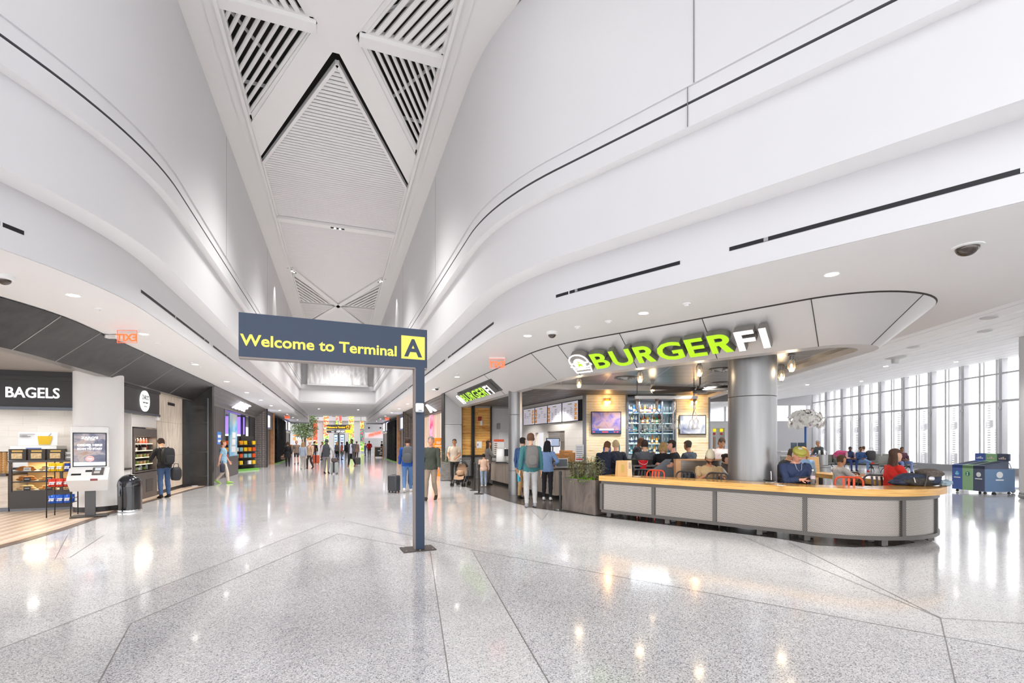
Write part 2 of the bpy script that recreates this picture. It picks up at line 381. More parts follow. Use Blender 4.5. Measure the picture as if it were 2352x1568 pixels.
# white border bands and the solid X panel (holes left for the slatted triangles)
for sgn in (1, -1):
    band = [(1.9, 3.0), (5.6, 3.0), (2.9, 7.0), (2.56, 9.0), (2.56, 38.3), (1.9, 38.3)]
    cb.prism([(sgn * x, y) for x, y in (band if sgn > 0 else band[::-1])], ZC, ZC + 0.03)
cb.cur = 0
def poly_panel(pts, z=ZC, t=0.05): cb.prism(pts, z, z + t)
poly_panel([(-0.34, 8.98), (0.30, 9.03), (1.9, 12.35), (1.9, 13.75), (0.02, 9.55), (-0.10, 9.55), (-1.9, 13.75), (-1.9, 12.35)][::1], ZC - 0.02)
poly_panel([(-1.9, 5.6), (-1.9, 4.2), (-0.05, 8.35), (0.05, 8.35), (1.9, 4.2), (1.9, 5.6), (0.30, 9.03), (-0.34, 8.98)][::1], ZC - 0.02)
struct(cb.build('ceiling_panels', ceil_w))
struct(MB().bb(-14, 14, -3.0, 38.3, 9.7, 9.75).build('ceiling_void', dark_gap))  # runs on unseen over the camera to cut the sky light
film = grain_mat('clear_plastic_film', [(0.3, 'cfcece'), (0.5, 'e2e1e0'), (0.62, 'f6f5f5'), (0.75, 'd6d6d6')], 2.2, (1, 1, 0.35), 0.22, 8, 1.5, 0.0, 0.3)
fb = MB()
for sgn in (1, -1):
    fb.bb(sgn * 1.9 - 0.03, sgn * 1.9 + 0.03, 3, 37.9, 8.86, 9.02)
    fb.bb(min(sgn * 1.9, sgn * 2.12), max(sgn * 1.9, sgn * 2.12), 3, 37.9, 8.965, 8.99)
struct(fb.build('trim_ceiling_edge', ceil_w))
slat_m = mat('white_slat', 'e2e0df', 0.45, var=0.02)
def clipseg(poly, p, d):                                            # part of the line p + t d inside a convex polygon
    t0, t1 = -1e9, 1e9; n = len(poly)
    ar = sum(poly[i][0] * poly[(i + 1) % n][1] - poly[(i + 1) % n][0] * poly[i][1] for i in range(n)); s_ = 1 if ar > 0 else -1
    for i in range(n):
        (ax, ay), (bx, by) = poly[i], poly[(i + 1) % n]; ex, ey = (bx - ax) * s_, (by - ay) * s_
        num = ex * (p[1] - ay) - ey * (p[0] - ax); den = ex * d[1] - ey * d[0]
        if abs(den) < 1e-9:
            if num < 0: return None
        else:
            t = -num / den
            if den > 0: t0 = max(t0, t)
            else: t1 = min(t1, t)
    return (t0, t1) if t1 - t0 > 0.03 else None
def slats(poly, d, pitch, rad, z, name, frame=True, n=8, frw=0.07):
    L = math.hypot(*d); d = (d[0] / L, d[1] / L); nn = (-d[1], d[0]); o = [q[0] * nn[0] + q[1] * nn[1] for q in poly]
    mb = MB(); s = min(o) + pitch / 2
    while s < max(o):
        p = (nn[0] * s, nn[1] * s); t = clipseg(poly, p, d)
        if t: mb.tube([(p[0] + d[0] * t[0], p[1] + d[1] * t[0], z), (p[0] + d[0] * t[1], p[1] + d[1] * t[1], z)], rad, n)
        s += pitch
    if frame:
        m = len(poly)
        for i in range(m): mb.bar(poly[i] + (z,), poly[(i + 1) % m] + (z,), frw, 0.10)
    return struct(mb.build(name, slat_m))
hexa = [(-0.02, 9.85), (1.86, 14.0), (1.86, 17.1), (-1.86, 17.1), (-1.86, 14.0)]
slats(hexa, (1, 0.0), 0.118, 0.042, ZC + 0.03, 'ceiling_slats_apex')
hex2 = [(-1.86, 17.35), (1.86, 17.35), (1.86, 22.0), (0.06, 26.95), (-0.06, 26.95), (-1.86, 22.0)]
slats(hex2, (1, 0.0), 0.118, 0.042, ZC + 0.03, 'ceiling_slats_middle')
slats([(-1.86, 22.6), (-0.25, 27.0), (-1.86, 27.0)], (0.42, 1), 0.2, 0.055, ZC + 0.02, 'ceiling_slats_side')
slats([(1.86, 22.6), (1.86, 27.0), (0.25, 27.0)], (-0.42, 1), 0.2, 0.055, ZC + 0.02, 'ceiling_slats_side')
slats([(-1.86, 27.4), (-0.25, 27.4), (-1.86, 31.5)], (1, -0.42), 0.2, 0.055, ZC + 0.02, 'ceiling_slats_side')
slats([(1.86, 27.4), (1.86, 31.5), (0.25, 27.4)], (1, 0.42), 0.2, 0.055, ZC + 0.02, 'ceiling_slats_side')
slats([(0, 27.5), (1.86, 32.4), (1.86, 37.8), (-1.86, 37.8), (-1.86, 32.4)], (1, 0), 0.13, 0.05, ZC + 0.02, 'ceiling_slats_far')
for sgn in (1, -1):                                                 # open triangles either side of the X, dark void behind
    T = lambda pts: [(sgn * x, y) for x, y in pts]
    slats(T([(1.88, 9.15), (0.40, 9.15), (1.88, 12.2)]), (sgn * 1.48, 3.05), 0.135, 0.036, ZC + 0.05, 'ceiling_slats_side', frw=0.09)
    slats(T([(1.88, 8.95), (0.40, 8.95), (1.88, 5.8)]), (sgn * 1.48, -3.15), 0.15, 0.05, ZC + 0.05, 'ceiling_slats_side', frw=0.09)
bm_ = MB()
for a, b, wd in (((-1.88, 17.22), (1.88, 17.22), 0.26), ((-1.9, 21.9), (0, 27.15), 0.24), ((1.9, 21.9), (0, 27.15), 0.24), ((0, 27.15), (-1.9, 32.3), 0.24), ((0, 27.15), (1.9, 32.3), 0.24),
                 ((-1.9, 27.2), (-0.5, 27.2), 0.12), ((1.9, 27.2), (0.5, 27.2), 0.12)):
    bm_.bar(a + (ZC - 0.01,), b + (ZC - 0.01,), wd, 0.14)
for sgn in (1, -1): bm_.bar((sgn * 0.36, 9.05, ZC + 0.0), (sgn * 1.9, 9.05, ZC + 0.0), 0.24, 0.16)
struct(bm_.build('ceiling_beams', ceil_w))
hb = MB()
for sgn in (1, -1):                                                 # hanger rails seen crossing behind the open slats
    hb.bar((sgn * 0.95, 10.9, 9.16), (sgn * 1.85, 9.3, 9.16), 0.04); hb.bar((sgn * 1.25, 11.2, 9.16), (sgn * 1.88, 11.2, 9.16), 0.05)
hb.bar((-1.8, 9.4, 9.35), (-0.5, 9.3, 9.4), 0.05); hb.bar((1.8, 8.0, 9.4), (0.8, 8.8, 9.4), 0.05)
struct(hb.build('ceiling_hanger_rails', slat_m))
# recessed twin lamps of the beams
lamp_w = mat('lamp_diffuser_white', 'ffffff', 0.4, emit='fffaf0', es=14)
for nm, lb, c, rz in (('twin', 'twin recessed spotlight in the white cross beam of the high ceiling', (-0.02, 17.22, 8.92), 0),
                      ('l', 'twin spotlight where the left diagonal ceiling beam meets the wall', (-1.8, 22.2, 8.92), R(70)), ('r', 'twin spotlight where the right diagonal ceiling beam meets the wall', (1.8, 22.2, 8.92), R(-70))):
    t = thing('recessed_spotlight', lb, 'ceiling light', c, rz, 'twin spotlights in the ceiling beams')
    MB().bb(-0.22, 0.22, -0.05, 0.05, -0.01, 0.012).build('housing', black_slot, t)
    for x in (-0.08, 0.08): MB().cyl((x, 0, 0), 0.035, -0.016, -0.008, 14).build('lens', lamp_w, t)
for sgn in (1, -1):
    lamp('wall_washer', 'SPOT', (sgn * 2.0, 22.2, 8.85), 90, (1, 0.97, 0.93), 0.03, (0, R(sgn * -16), 0), spot=R(46), blend=0.5)
for yy in (-1.0, 4.5): lamp('hall_fill_light', 'AREA', (0, yy, 8.8), 42, (1, 0.985, 0.97), 4, size_y=4)  # added fill lights, out of view, that brighten the near hall
for yy in (12.0, 18.0, 24.0, 30.0, 35.5): lamp('void_fill_light', 'SPOT', (0, yy, 8.7), 1150, (1, 0.985, 0.965), .9, spot=R(120), blend=.8)  # added fill spots down the tall void; no fittings hang there
lamp('beam_spot', 'SPOT', (0, 17.2, 8.85), 120, (1, 0.97, 0.92), 0.05, spot=R(80))
# plastic film closing the far end of the tall void
rows = []
for i in range(14):
    z = 5.9 + 3.15 * i / 13; rows.append([(-2.1 + 4.2 * j / 40, 37.72 + 0.05 * math.sin(j * 1.9 + i * 0.5) + 0.04 * math.sin(j * 0.7 - i * 0.9), z + 0.02 * math.sin(j)) for j in range(41)])
t = thing('plastic_sheet', 'crumpled clear plastic sheet closing the far end of the high void', 'plastic sheet', (0, 0, 0))
MB().grid(rows).build('sheet', film, t)
MB().bb(-2.12, 2.12, 37.66, 37.74, 5.82, 5.96).build('bottom_rail', mat('aluminium', 'd4d4d4', 0.3, 0.8), t)

# ================================================================ CONCOURSE ON THE RIGHT: plank ceiling and glazing
WD = Vector((FS, FC, 0)); ND = Vector((FC, -FS, 0))
def cc(k, e, z=0.0): p = WD * k + ND * e; return Vector((p.x, p.y, z))
E0, E1 = 6.87, 22.6
zc = lambda e: 3.86 + (e - E0) / (E1 - E0) * 2.12
plank_w = mat('white_ceiling_plank', 'fafafa', 0.5, var=0.01)
pk = MB(); e = E0 + 0.02; i = 0
while e < E1:
    wd = 0.14 if i % 3 == 2 else 0.66
    pk.cur = 1 if i % 3 == 2 else 0
    z0, z1 = zc(e), zc(min(e + wd, E1)); dz = 0.03 if pk.cur else 0.0
    A, B, C, D = cc(-14, e, z0 + dz), cc(70, e, z0 + dz), cc(70, e + wd, z1 + dz), cc(-14, e + wd, z1 + dz)
    up = Vector((0, 0, 0.04)); pk.add([A, B, C, D, A + up, B + up, C + up, D + up], [(0, 1, 2, 3), (7, 6, 5, 4), (1, 0, 4, 5), (3, 2, 6, 7)])
    e += wd + 0.035; i += 1
struct(pk.build('ceiling_planks', [plank_w, mat('white_slot_added_glow', 'f3f3f3', 0.4, emit='fffdf8', es=.25)]))  # slots given an added glow to brighten the concourse
struct(MB().add([cc(-14, E0, 4.3), cc(70, E0, 4.3), cc(70, E1, 6.3), cc(-14, E1, 6.3)], [(0, 1, 2, 3)]).build('ceiling_plank_deck', white2))
# glazing: mullions, transoms, louvres and panes
mull = mat('window_mullion_grey', 'c4c4c6', 0.4, 0.2); mull_w = mat('window_fin_white', 'ecebeb', 0.5)
louv = mat('louvre_grey', 'bdbdc0', 0.5)
glass = mat('window_glass', 'ffffff', 0.02, trans=1.0, ior=1.05, alpha=0.12)
KW0, BAY = -8.0, 2.35
for b in range(24):
    k0 = KW0 + b * BAY; t = struct(bpy.data.objects.new('window_%d' % (b + 1), None)); COL.objects.link(t)
    g = MB(); M_ = lambda k, e, z: cc(k0 + k, E1 + e, z)
    def wbox(mb, ka, kb, ea, eb, za, zb):
        vs = [M_(ka, ea, za), M_(kb, ea, za), M_(kb, eb, za), M_(ka, eb, za), M_(ka, ea, zb), M_(kb, ea, zb), M_(kb, eb, zb), M_(ka, eb, zb)]
        mb.add(vs, [(0, 3, 2, 1), (4, 5, 6, 7), (0, 1, 5, 4), (1, 2, 6, 5), (2, 3, 7, 6), (3, 0, 4, 7)])
    fr = MB(); wbox(fr, -0.09, 0.09, -0.06, 0.22, 0.0, 6.1); wbox(fr, 0.28, 0.32, -0.02, 0.1, 0.0, 6.1)
    wbox(fr, 0.09, BAY - 0.09, -0.05, 0.08, 3.72, 3.84); wbox(fr, 0.09, BAY - 0.09, -0.03, 0.06, 5.18, 5.26); wbox(fr, 0.09, BAY - 0.09, -0.04, 0.08, 0.0, 0.12)
    fo = fr.build('frame', mull); fo.parent = t
    fin = MB(); wbox(fin, 1.38, 1.5, 0.1, 0.45, 0.1, 6.0); wbox(fin, 1.02, 1.08, 0.0, 0.06, 0.1, 6.0); wbox(fin, 1.08, 1.38, 0.5, 0.52, 0.1, 1.0); wbox(fin, 1.08, 1.38, 0.5, 0.52, 2.45, 2.85)
    fo = fin.build('fin', mull_w); fo.parent = t
    pn = MB(); wbox(pn, 0.1, BAY - 0.1, 0.0, 0.012, 0.12, 5.9); fo = pn.build('pane', glass); fo.parent = t
    lv = MB()
    for q in range(26):
        z = 0.25 + q * 0.135
        wbox(lv, 1.55, 2.2, 0.75, 0.80, z, z + (0.05 if z > 2.2 else 0.062)); 
        if 1.0 < z < 2.4: wbox(lv, 1.1, 1.35, 0.75, 0.8, z, z + 0.06)
    fo = lv.build('louvre', louv); fo.parent = t
    if b % 1 == 0:
        kn = MB(); kn.ell(M_(0.0, -0.1, 3.42), (0.06, 0.06, 0.10), 8); fo = kn.build('bracket', mull); fo.parent = t
# low radiator grille along the glass
gr = MB(); sill = mat('grille_grey', 'a9abae', 0.4, 0.4)
A, B = cc(-10, E1 - 0.45), cc(48, E1 - 0.45)
gr.add([A + Vector((0, 0, z)) for z in (0.0, 0.35)] + [B + Vector((0, 0, z)) for z in (0.0, 0.35)], [(0, 2, 3, 1)])
gr.add([A + Vector((0, 0, .35)), B + Vector((0, 0, .35)), cc(48, E1, .35), cc(-10, E1, .35)], [(0, 1, 2, 3)])
struct(gr.build('trim_window_sill', sill))
# ground outside and end wall of the concourse
struct(MB().add([cc(-30, E1 + 1, -0.3), cc(80, E1 + 1, -0.3), cc(80, E1 + 90, -0.3), cc(-30, E1 + 90, -0.3)], [(0, 1, 2, 3)]).build('apron_ground', mat('pale_concrete', 'd9d9d8', 0.8)))
ew = MB()
def ewall(mb, e0, e1, z0, z1, k=46.0, th=0.3):
    vs = [cc(k, e0, z0), cc(k, e1, z0), cc(k + th, e1, z0), cc(k + th, e0, z0)]; vs += [v + Vector((0, 0, z1 - z0)) for v in vs]
    mb.add(vs, [(0, 1, 2, 3), (4, 7, 6, 5), (0, 4, 5, 1), (1, 5, 6, 2), (2, 6, 7, 3), (3, 7, 4, 0)])
ewall(ew, -6, 30, 0, 3.6); ewall(ew, -6, 30, 5.0, 7.5)
for q in range(20): ewall(ew, -6 + q * 1.9, -5.9 + q * 1.9, 3.6, 5.0)
struct(ew.build('wall_concourse_end', white))
# ================================================================ WELCOME SIGN
navy = mat('navy_sign_paint', '2b394f', 0.5, var=0.03); yel = mat('sign_yellow', 'efdc55', 0.5, emit='efdc55', es=0.12)
plate_m = mat('dark_bronze_plate', '4a423e', 0.4, 0.4); bolt_m = mat('steel_bolt', 'b8b4b0', 0.3, 0.9)
wht_pl = mat('white_plastic', 'efefef', 0.4)
def navy_side(): return mat('sign_edge_taupe', '8c817b', 0.5)
ws = thing('wayfinding_sign', 'tall navy post sign reading Welcome to Terminal A, nearest the camera', 'sign', (-1.237, 7.14, 0), math.atan2(0.16, 2.517))
s_ = MB(); s_.bb(0, 2.525, 0.0, 0.15, 2.785, 3.37); s_.build('sign_panel', navy, ws)
MB().bb(0.0, 2.525, 0.004, 0.146, 2.765, 2.785).build('bottom_trim', navy_side(), ws)
MB().bb(2.40 - 0.055, 2.40 + 0.085, 0.0, 0.15, 0.015, 2.785).build('post', navy, ws); MB().bb(2.335, 2.352, 0.0, 0.15, 0.015, 2.77).build('post_reveal', navy_side(), ws)
b_ = MB(); b_.rbox((2.40, 0.075, 0.0105), (0.50, 0.36, 0.015), 0.05); b_.build('base_plate', plate_m, ws)
for x, y in ((-.2, -.13), (0.0, -.15), (.2, -.13), (-.2, .13), (0.03, .15), (.2, .13)): MB().lathe([(0.012, .018), (0.012, .026), (0, .028)], (2.40 + x, .075 + y, 0), 8).build('bolt', bolt_m, ws)
tx = text_mb('Welcome to Terminal', 0.152, 0.004, bold=0.022, align='LEFT', spacing=1.0)
xs = [p[0] for p in tx.v]; kx = 2.045 / (max(xs) - min(xs)); x0 = min(xs)
tx.v = [((p[0] - x0) * kx, p[1], p[2]) for p in tx.v]; tx.build('lettering', yel, ws, (0.018, -0.003, 2.937))
MB().bb(2.132, 2.488, -0.004, 0.0, 2.908, 3.255).build('letter_square', yel, ws)
tA = text_mb('A', 0.26, 0.004, bold=0.03); tA.build('letter', navy, ws, (2.31, -0.007, 2.952))
sb = thing('sensor_box', 'small white sensor box fixed on the navy sign post', 'sensor', (1.16, 7.22, 2.10), ws.rotation_euler[2])
MB().rbox((0, 0.012, 0.07), (0.125, 0.05, 0.14), 0.02).build('housing', wht_pl, sb); MB().bb(-0.025, 0.025, -0.02, -0.012, 0.02, 0.035).build('label', mat('grey_print', '8a8f9a', 0.5), sb)
MB().bb(-0.05, 0.05, -0.016, -0.012, 0.005, 0.012).build('vent', mat('grey_print', '8a8f9a', 0.5), sb)

# ================================================================ BURGER RESTAURANT
fn = Vector((0.896, 0.443, 0)); fd = Vector((0.443, -0.896, 0))      # along / into the flared front
def ray(u):
    a = math.atan((u - UX) / FPX) + TH; return Vector((math.sin(a), math.cos(a), 0))
def on_line(u, n, c): d = ray(u); return d * (c / n.dot(d))
def foot_path(off, far=20.75):
    """plan curve of the sloped fascia, moved inwards by off"""
    P = []; X = 4.40 + off; k = Vector((4.38, 9.85, 0)) + Vector((1, (1 - FC) / FS * 1.0, 0)) * off; T = 1.1; Rr = T / math.tan(FL / 2) - off; T2 = Rr * math.tan(FL / 2)
    for i in range(13): P.append(Vector((X, far + (k.y + T2 - far) * i / 12, 0)))
    for i in range(1, 9):
        a = FL * i / 8; P.append(Vector((X + Rr * (1 - math.cos(a)), k.y + T2 - Rr * math.sin(a), 0)))
    c, r = Vector((7.95, 5.88, 0)), 1.437 - off; e = c - fn * r; st = P[-1]
    for i in range(1, 11): P.append(st.lerp(e, i / 10))
    a0 = math.atan2(-0.443, -0.896)
    for i in range(1, 25): a = a0 + R(127) * i / 24; P.append(c + Vector((math.cos(a), math.sin(a), 0)) * r)
    e = P[-1]
    for i in (1, 2): P.append(e + WD * 7 * i)
    return P
def pz(P, z): return [(p.x, p.y, z) for p in P]
champ = mat('satin_aluminium_panel', 'cfcdcc', 0.38, 0.35, var=0.02, vs=2)
champ_in = mat('satin_white_soffit', 'd2d0cf', 0.35, 0.3)
TOP, BOT, INN = foot_path(0.0), foot_path(0.70), foot_path(0.98)
fb = MB(); fb.strip(pz(TOP, 3.80), pz(BOT, 3.20)); fb.cur = 1; fb.strip(pz(BOT, 3.20), pz(INN, 3.20))
fb.cur = 2; fb.strip(pz(foot_path(-0.02), 3.822), pz(TOP, 3.80)); fb.cur = 1; fb.strip(pz(INN, 3.20), pz(INN, 3.34))
struct(fb.build('wall_restaurant_fascia', [champ, champ_in, mat('shadow_gap', '35302c', 0.7)]))
def face_pt(i, t, lift=0.0):
    p = TOP[i].lerp(BOT[i], t); return Vector((p.x, p.y, 3.80 - 0.6 * t))
jb = MB()
for u, v in ((1095, 860), (1212, 811), (1274, 792), (1422, 766), (1612, 732), (1862, 686), (2118, 677)):
    q = at(u, v, 3.8); i = min(range(len(TOP)), key=lambda j: (TOP[j] - Vector((q.x, q.y, 0))).length)
    # exact position between samples
    j = i + 1 if i + 1 < len(TOP) and (TOP[i + 1] - Vector((q.x, q.y, 0))).length < (TOP[i - 1] - Vector((q.x, q.y, 0))).length else i - 1
    L = (TOP[j] - TOP[i]).length; w_ = max(0, min(1, (Vector((q.x, q.y, 0)) - TOP[i]).dot((TOP[j] - TOP[i]).normalized()) / L))
    a, b = face_pt(i, 0).lerp(face_pt(j, 0), w_), face_pt(i, 1).lerp(face_pt(j, 1), w_); jb.bar(a, b, 0.012, 0.012)
struct(jb.build('trim_fascia_joints', mat('dark_joint', '3b3a3c', 0.6)))
# ceiling inside: wire mesh panels in front, dark tiles behind
def mesh_ceiling():
    m = bpy.data.materials.new('metal_mesh_ceiling'); m.use_nodes = True; N, L, b = nodes_of(m)
    tc = N.new('ShaderNodeTexCoord'); mp = N.new('ShaderNodeMapping'); mp.inputs['Rotation'].default_value = (0, 0, R(26)); L.new(tc.outputs['Object'], mp.inputs[0])
    br = N.new('ShaderNodeTexBrick'); br.offset = 0; br.inputs['Brick Width'].default_value = 1.2; br.inputs['Row Height'].default_value = 0.6; br.inputs['Scale'].default_value = 1; br.inputs['Mortar Size'].default_value = 0.012
    br.inputs['Color1'].default_value = lin('8f8c89') + (1,); br.inputs['Color2'].default_value = lin('807d7a') + (1,); br.inputs['Mortar'].default_value = lin('d8d6d2') + (1,); L.new(mp.outputs[0], br.inputs[0])
    ch = N.new('ShaderNodeTexChecker'); ch.inputs['Scale'].default_value = 45; L.new(mp.outputs[0], ch.inputs[0]); ch.inputs[1].default_value = (1, 1, 1, 1); ch.inputs[2].default_value = (.45, .44, .43, 1)
    x = N.new('ShaderNodeMix'); x.data_type = 'RGBA'; x.blend_type = 'MULTIPLY'; x.inputs[0].default_value = 1; L.new(br.outputs[0], x.inputs[6]); L.new(ch.outputs[0], x.inputs[7]); L.new(x.outputs[2], b.inputs['Base Color'])
    b.inputs['Metallic'].default_value = 0.75; b.inputs['Roughness'].default_value = 0.28; return m
mesh_c = mesh_ceiling()
inner = [(p.x, p.y) for p in INN]
mc = MB(); mc.add([(x, y, 3.30) for x, y in inner] + [(20.0, 25.0, 3.3), (8, 25, 3.3)], [tuple(range(len(inner) + 2))]); struct(mc.build('ceiling_restaurant', mesh_c))
struct(MB().prism([tuple(p.xy) for p in INN] + [(15.0, 26), (5.4, 26)], 3.36, 3.40).build('ceiling_restaurant_deck', dark_gap))
dk_tile = planks_mat('dark_ceiling_tile', '55504e', '4b4745', 'a8a5a3', 2, bw=1.2, bh=0.6, mortar=0.012, rough=0.5, spot='efefef')
struct(MB().add([(p.x, p.y, 3.285) for p in (Vector((5.42, 20.7, 0)), Vector((5.42, 13.2, 0)), adp(1345, 14.6), adp(1690, 14.6), adp(1690, 19), Vector((8, 20.7, 0)))], [(0, 1, 2, 3, 4, 5)]).build('ceiling_dark_tiles', dk_tile))
a, b = adp(1215, 13.6), adp(1700, 14.4); struct(MB().bar((a.x, a.y, 3.24), (b.x, b.y, 3.24), 0.25, 0.12).build('ceiling_cross_beam', mat('grey_beam', 'b5b1ac', 0.4, 0.5)))
# dark restaurant floor and its curved edge
dk_floor = grain_mat('dark_polished_floor', [(0.3, '3a3532'), (0.5, '4c4642'), (0.7, '5a534e')], 30, (1, 1, 1), 0.22)
edge = [(4.42, 20.9), (4.42, 17.0), (4.42, 14.6), (4.45, 12.4), (4.6, 11.0), (5.0, 10.1), (5.4, 9.25), (5.85, 8.4), (6.77, 6.7), (7.1, 6.0), (7.15, 5.5), (7.6, 5.15), (8.3, 5.0), (8.9, 5.05), (9.2, 5.6), (10.4, 9.0), (12.5, 13.0), (12.5, 20.9)]
struct(MB().add([(x, y, 0.006) for x, y in edge], [tuple(range(len(edge)))]).build('floor_restaurant', dk_floor))
# walls behind
tile_w = planks_mat('white_glazed_tile', 'dedbd8', 'd6d3d0', 'bdbab7', 2, rot=(R(90), 0, R(90)), bw=0.3, bh=0.15, rough=0.2, mortar=0.004, spot='f4f4f4')
pine = planks_mat('pale_pine_boards', 'f6e8cb', 'f2e0bd', 'ddc79e', 1.5, rot=(R(90), 0, 0), bw=2.4, bh=0.09, rough=0.5, grain=(1.5, 8, 10), spot='ecd9b4')
pine_o = planks_mat('orange_pine_boards', 'ecb867', 'e3a955', 'b27f3c', 1.5, rot=(R(90), 0, 0), bw=2.0, bh=0.12, rough=0.5, grain=(1.2, 6, 8), spot='c98d45')
blk = mat('black_metal_trim', '33312f', 0.4, 0.3); greyp = mat('grey_wall_panel', 'c9c9ca', 0.45); greyd = mat('grey_dado_panel', '8f8e8e', 0.5)
mw = MB(); mw.bb(8.0, 8.15, 14.7, 16.1, 0, 3.3); mw.bb(8.0, 8.15, 17.7, 18.05, 0, 3.3); mw.bb(8.0, 8.15, 18.9, 21, 0, 3.3)
for y0, y1, z0, z1 in ((16.1, 17.7, 0, 1.0), (16.1, 17.7, 2.08, 3.3), (18.05, 18.9, 2.05, 3.3)): mw.bb(8.0, 8.15, y0, y1, z0, z1)
struct(mw.build('wall_menu', tile_w))
bwm = MB(); bwm.bb(6.6, 8.1, 21.0, 21.1, 0, 3.3); struct(bwm.build('wall_side_door', greyp))
struct(MB().bb(7.0, 7.75, 20.96, 21.0, 0, 2.1).build('door_1', mat('grey_door', 'd4d4d6', 0.5)))
w2 = MB(); w2.bb(5.25, 6.62, 20.95, 21.1, 1.05, 3.3); struct(w2.build('wall_pine', pine_o))
w3 = MB(); w3.bb(5.25, 6.62, 20.95, 21.1, 0.0, 1.05); struct(w3.build('wall_dado', greyd))
tr = MB()
for x in (5.22, 5.72, 5.80, 6.62): tr.bb(x - 0.03, x + 0.03, 20.85, 20.97, 0, 3.3)
tr.bb(5.25, 6.6, 20.9, 20.97, 1.0, 1.06); tr.bb(5.2, 5.8, 20.86, 20.97, 0, 0.12); struct(tr.build('trim_pine_frame', blk))
# grey end pier of the restaurant front
pg = MB(); pg.bb(4.42, 5.2, 20.75, 21.2, 0, 2.42); pg.bb(4.42, 5.2, 20.75, 21.2, 2.44, 3.82)
struct(pg.build('wall_end_pier', greyp)); struct(MB().bb(4.38, 4.42, 20.7, 21.25, 0, 3.82).build('trim_end_pier', blk))
# bar back wall, square to the lens
BW = thing('bar_back_wall', 'x', 'x'); BW['kind'] = 'structure'; del BW['label']; del BW['category']; BW.name = 'wall_bar'
p0 = adp(1343, 16.5); BW.location = (p0.x, p0.y, 0); BW.rotation_euler = (0, 0, FACE)
PXW = 16.5 / FPX                                                     # metres per image pixel at that wall
wx = lambda u: (u - 1343) * PXW
wz = lambda v: CAMH + (VY - v) * PXW
bb_ = MB(); bb_.bb(wx(1345), wx(1438), 0.0, 0.12, 0, 3.3); bb_.bb(wx(1552), wx(1628), 0.0, 0.12, 0, 3.3); bb_.build('boards', pine, BW)
tb = MB(); tb.bb(-0.06, wx(1346), -0.02, 0.14, 0, 3.3); tb.bb(wx(1437), wx(1441), -0.03, 0.5, 0, 3.3); tb.bb(wx(1549), wx(1553), -0.03, 0.5, 0, 3.3); tb.bb(wx(1627), wx(1631), -0.02, 0.14, 0, 3.3)
tb.build('trim', mat('grey_metal_trim', '6f7278', 0.4, 0.4), BW)
MB().bb(wx(1441), wx(1549), 0.42, 0.5, 0, 3.3).build('niche_back', mat('grey_tile_niche', '9ea4ab', 0.3), BW)

# ---- round columns
brushed = grain_mat('brushed_aluminium', [(0.3, '868686'), (0.7, '9a9999')], 6, (1, 1, 0.05), 0.36, metal=0.75)
def column(loc, r, h, lab, jz, ang):
    t = thing('round_column', lab, 'column', loc, ang)
    for z0, z1 in [(0, jz[0])] + [(jz[i] + 0.008, jz[i + 1]) for i in range(len(jz) - 1)] + [(jz[-1] + 0.008, h)]:
        MB().lathe([(r - .004, z0), (r, z0 + .004), (r, z1 - .004), (r - .004, z1)], n=48).build('cladding', brushed, t)
    MB().lathe([(r - .012, 0.0), (r - .012, h)], n=32).build('core', mat('dark_joint', '3b3a3c', 0.6), t)
    MB().bb(r - 0.03, r + 0.01, -0.05, 0.05, 0, h).build('channel', mat('pale_aluminium_channel', 'e4e4e5', 0.3, 0.3), t)
column((7.61, 7.12, 0), 0.43, 3.42, 'large brushed metal column rising behind the wooden counter', [2.52], R(-30))
column((5.25, 14.05, 0), 0.215, 3.42, 'slim brushed metal column at the edge of the ordering queue', [0.75, 2.5], R(-55))

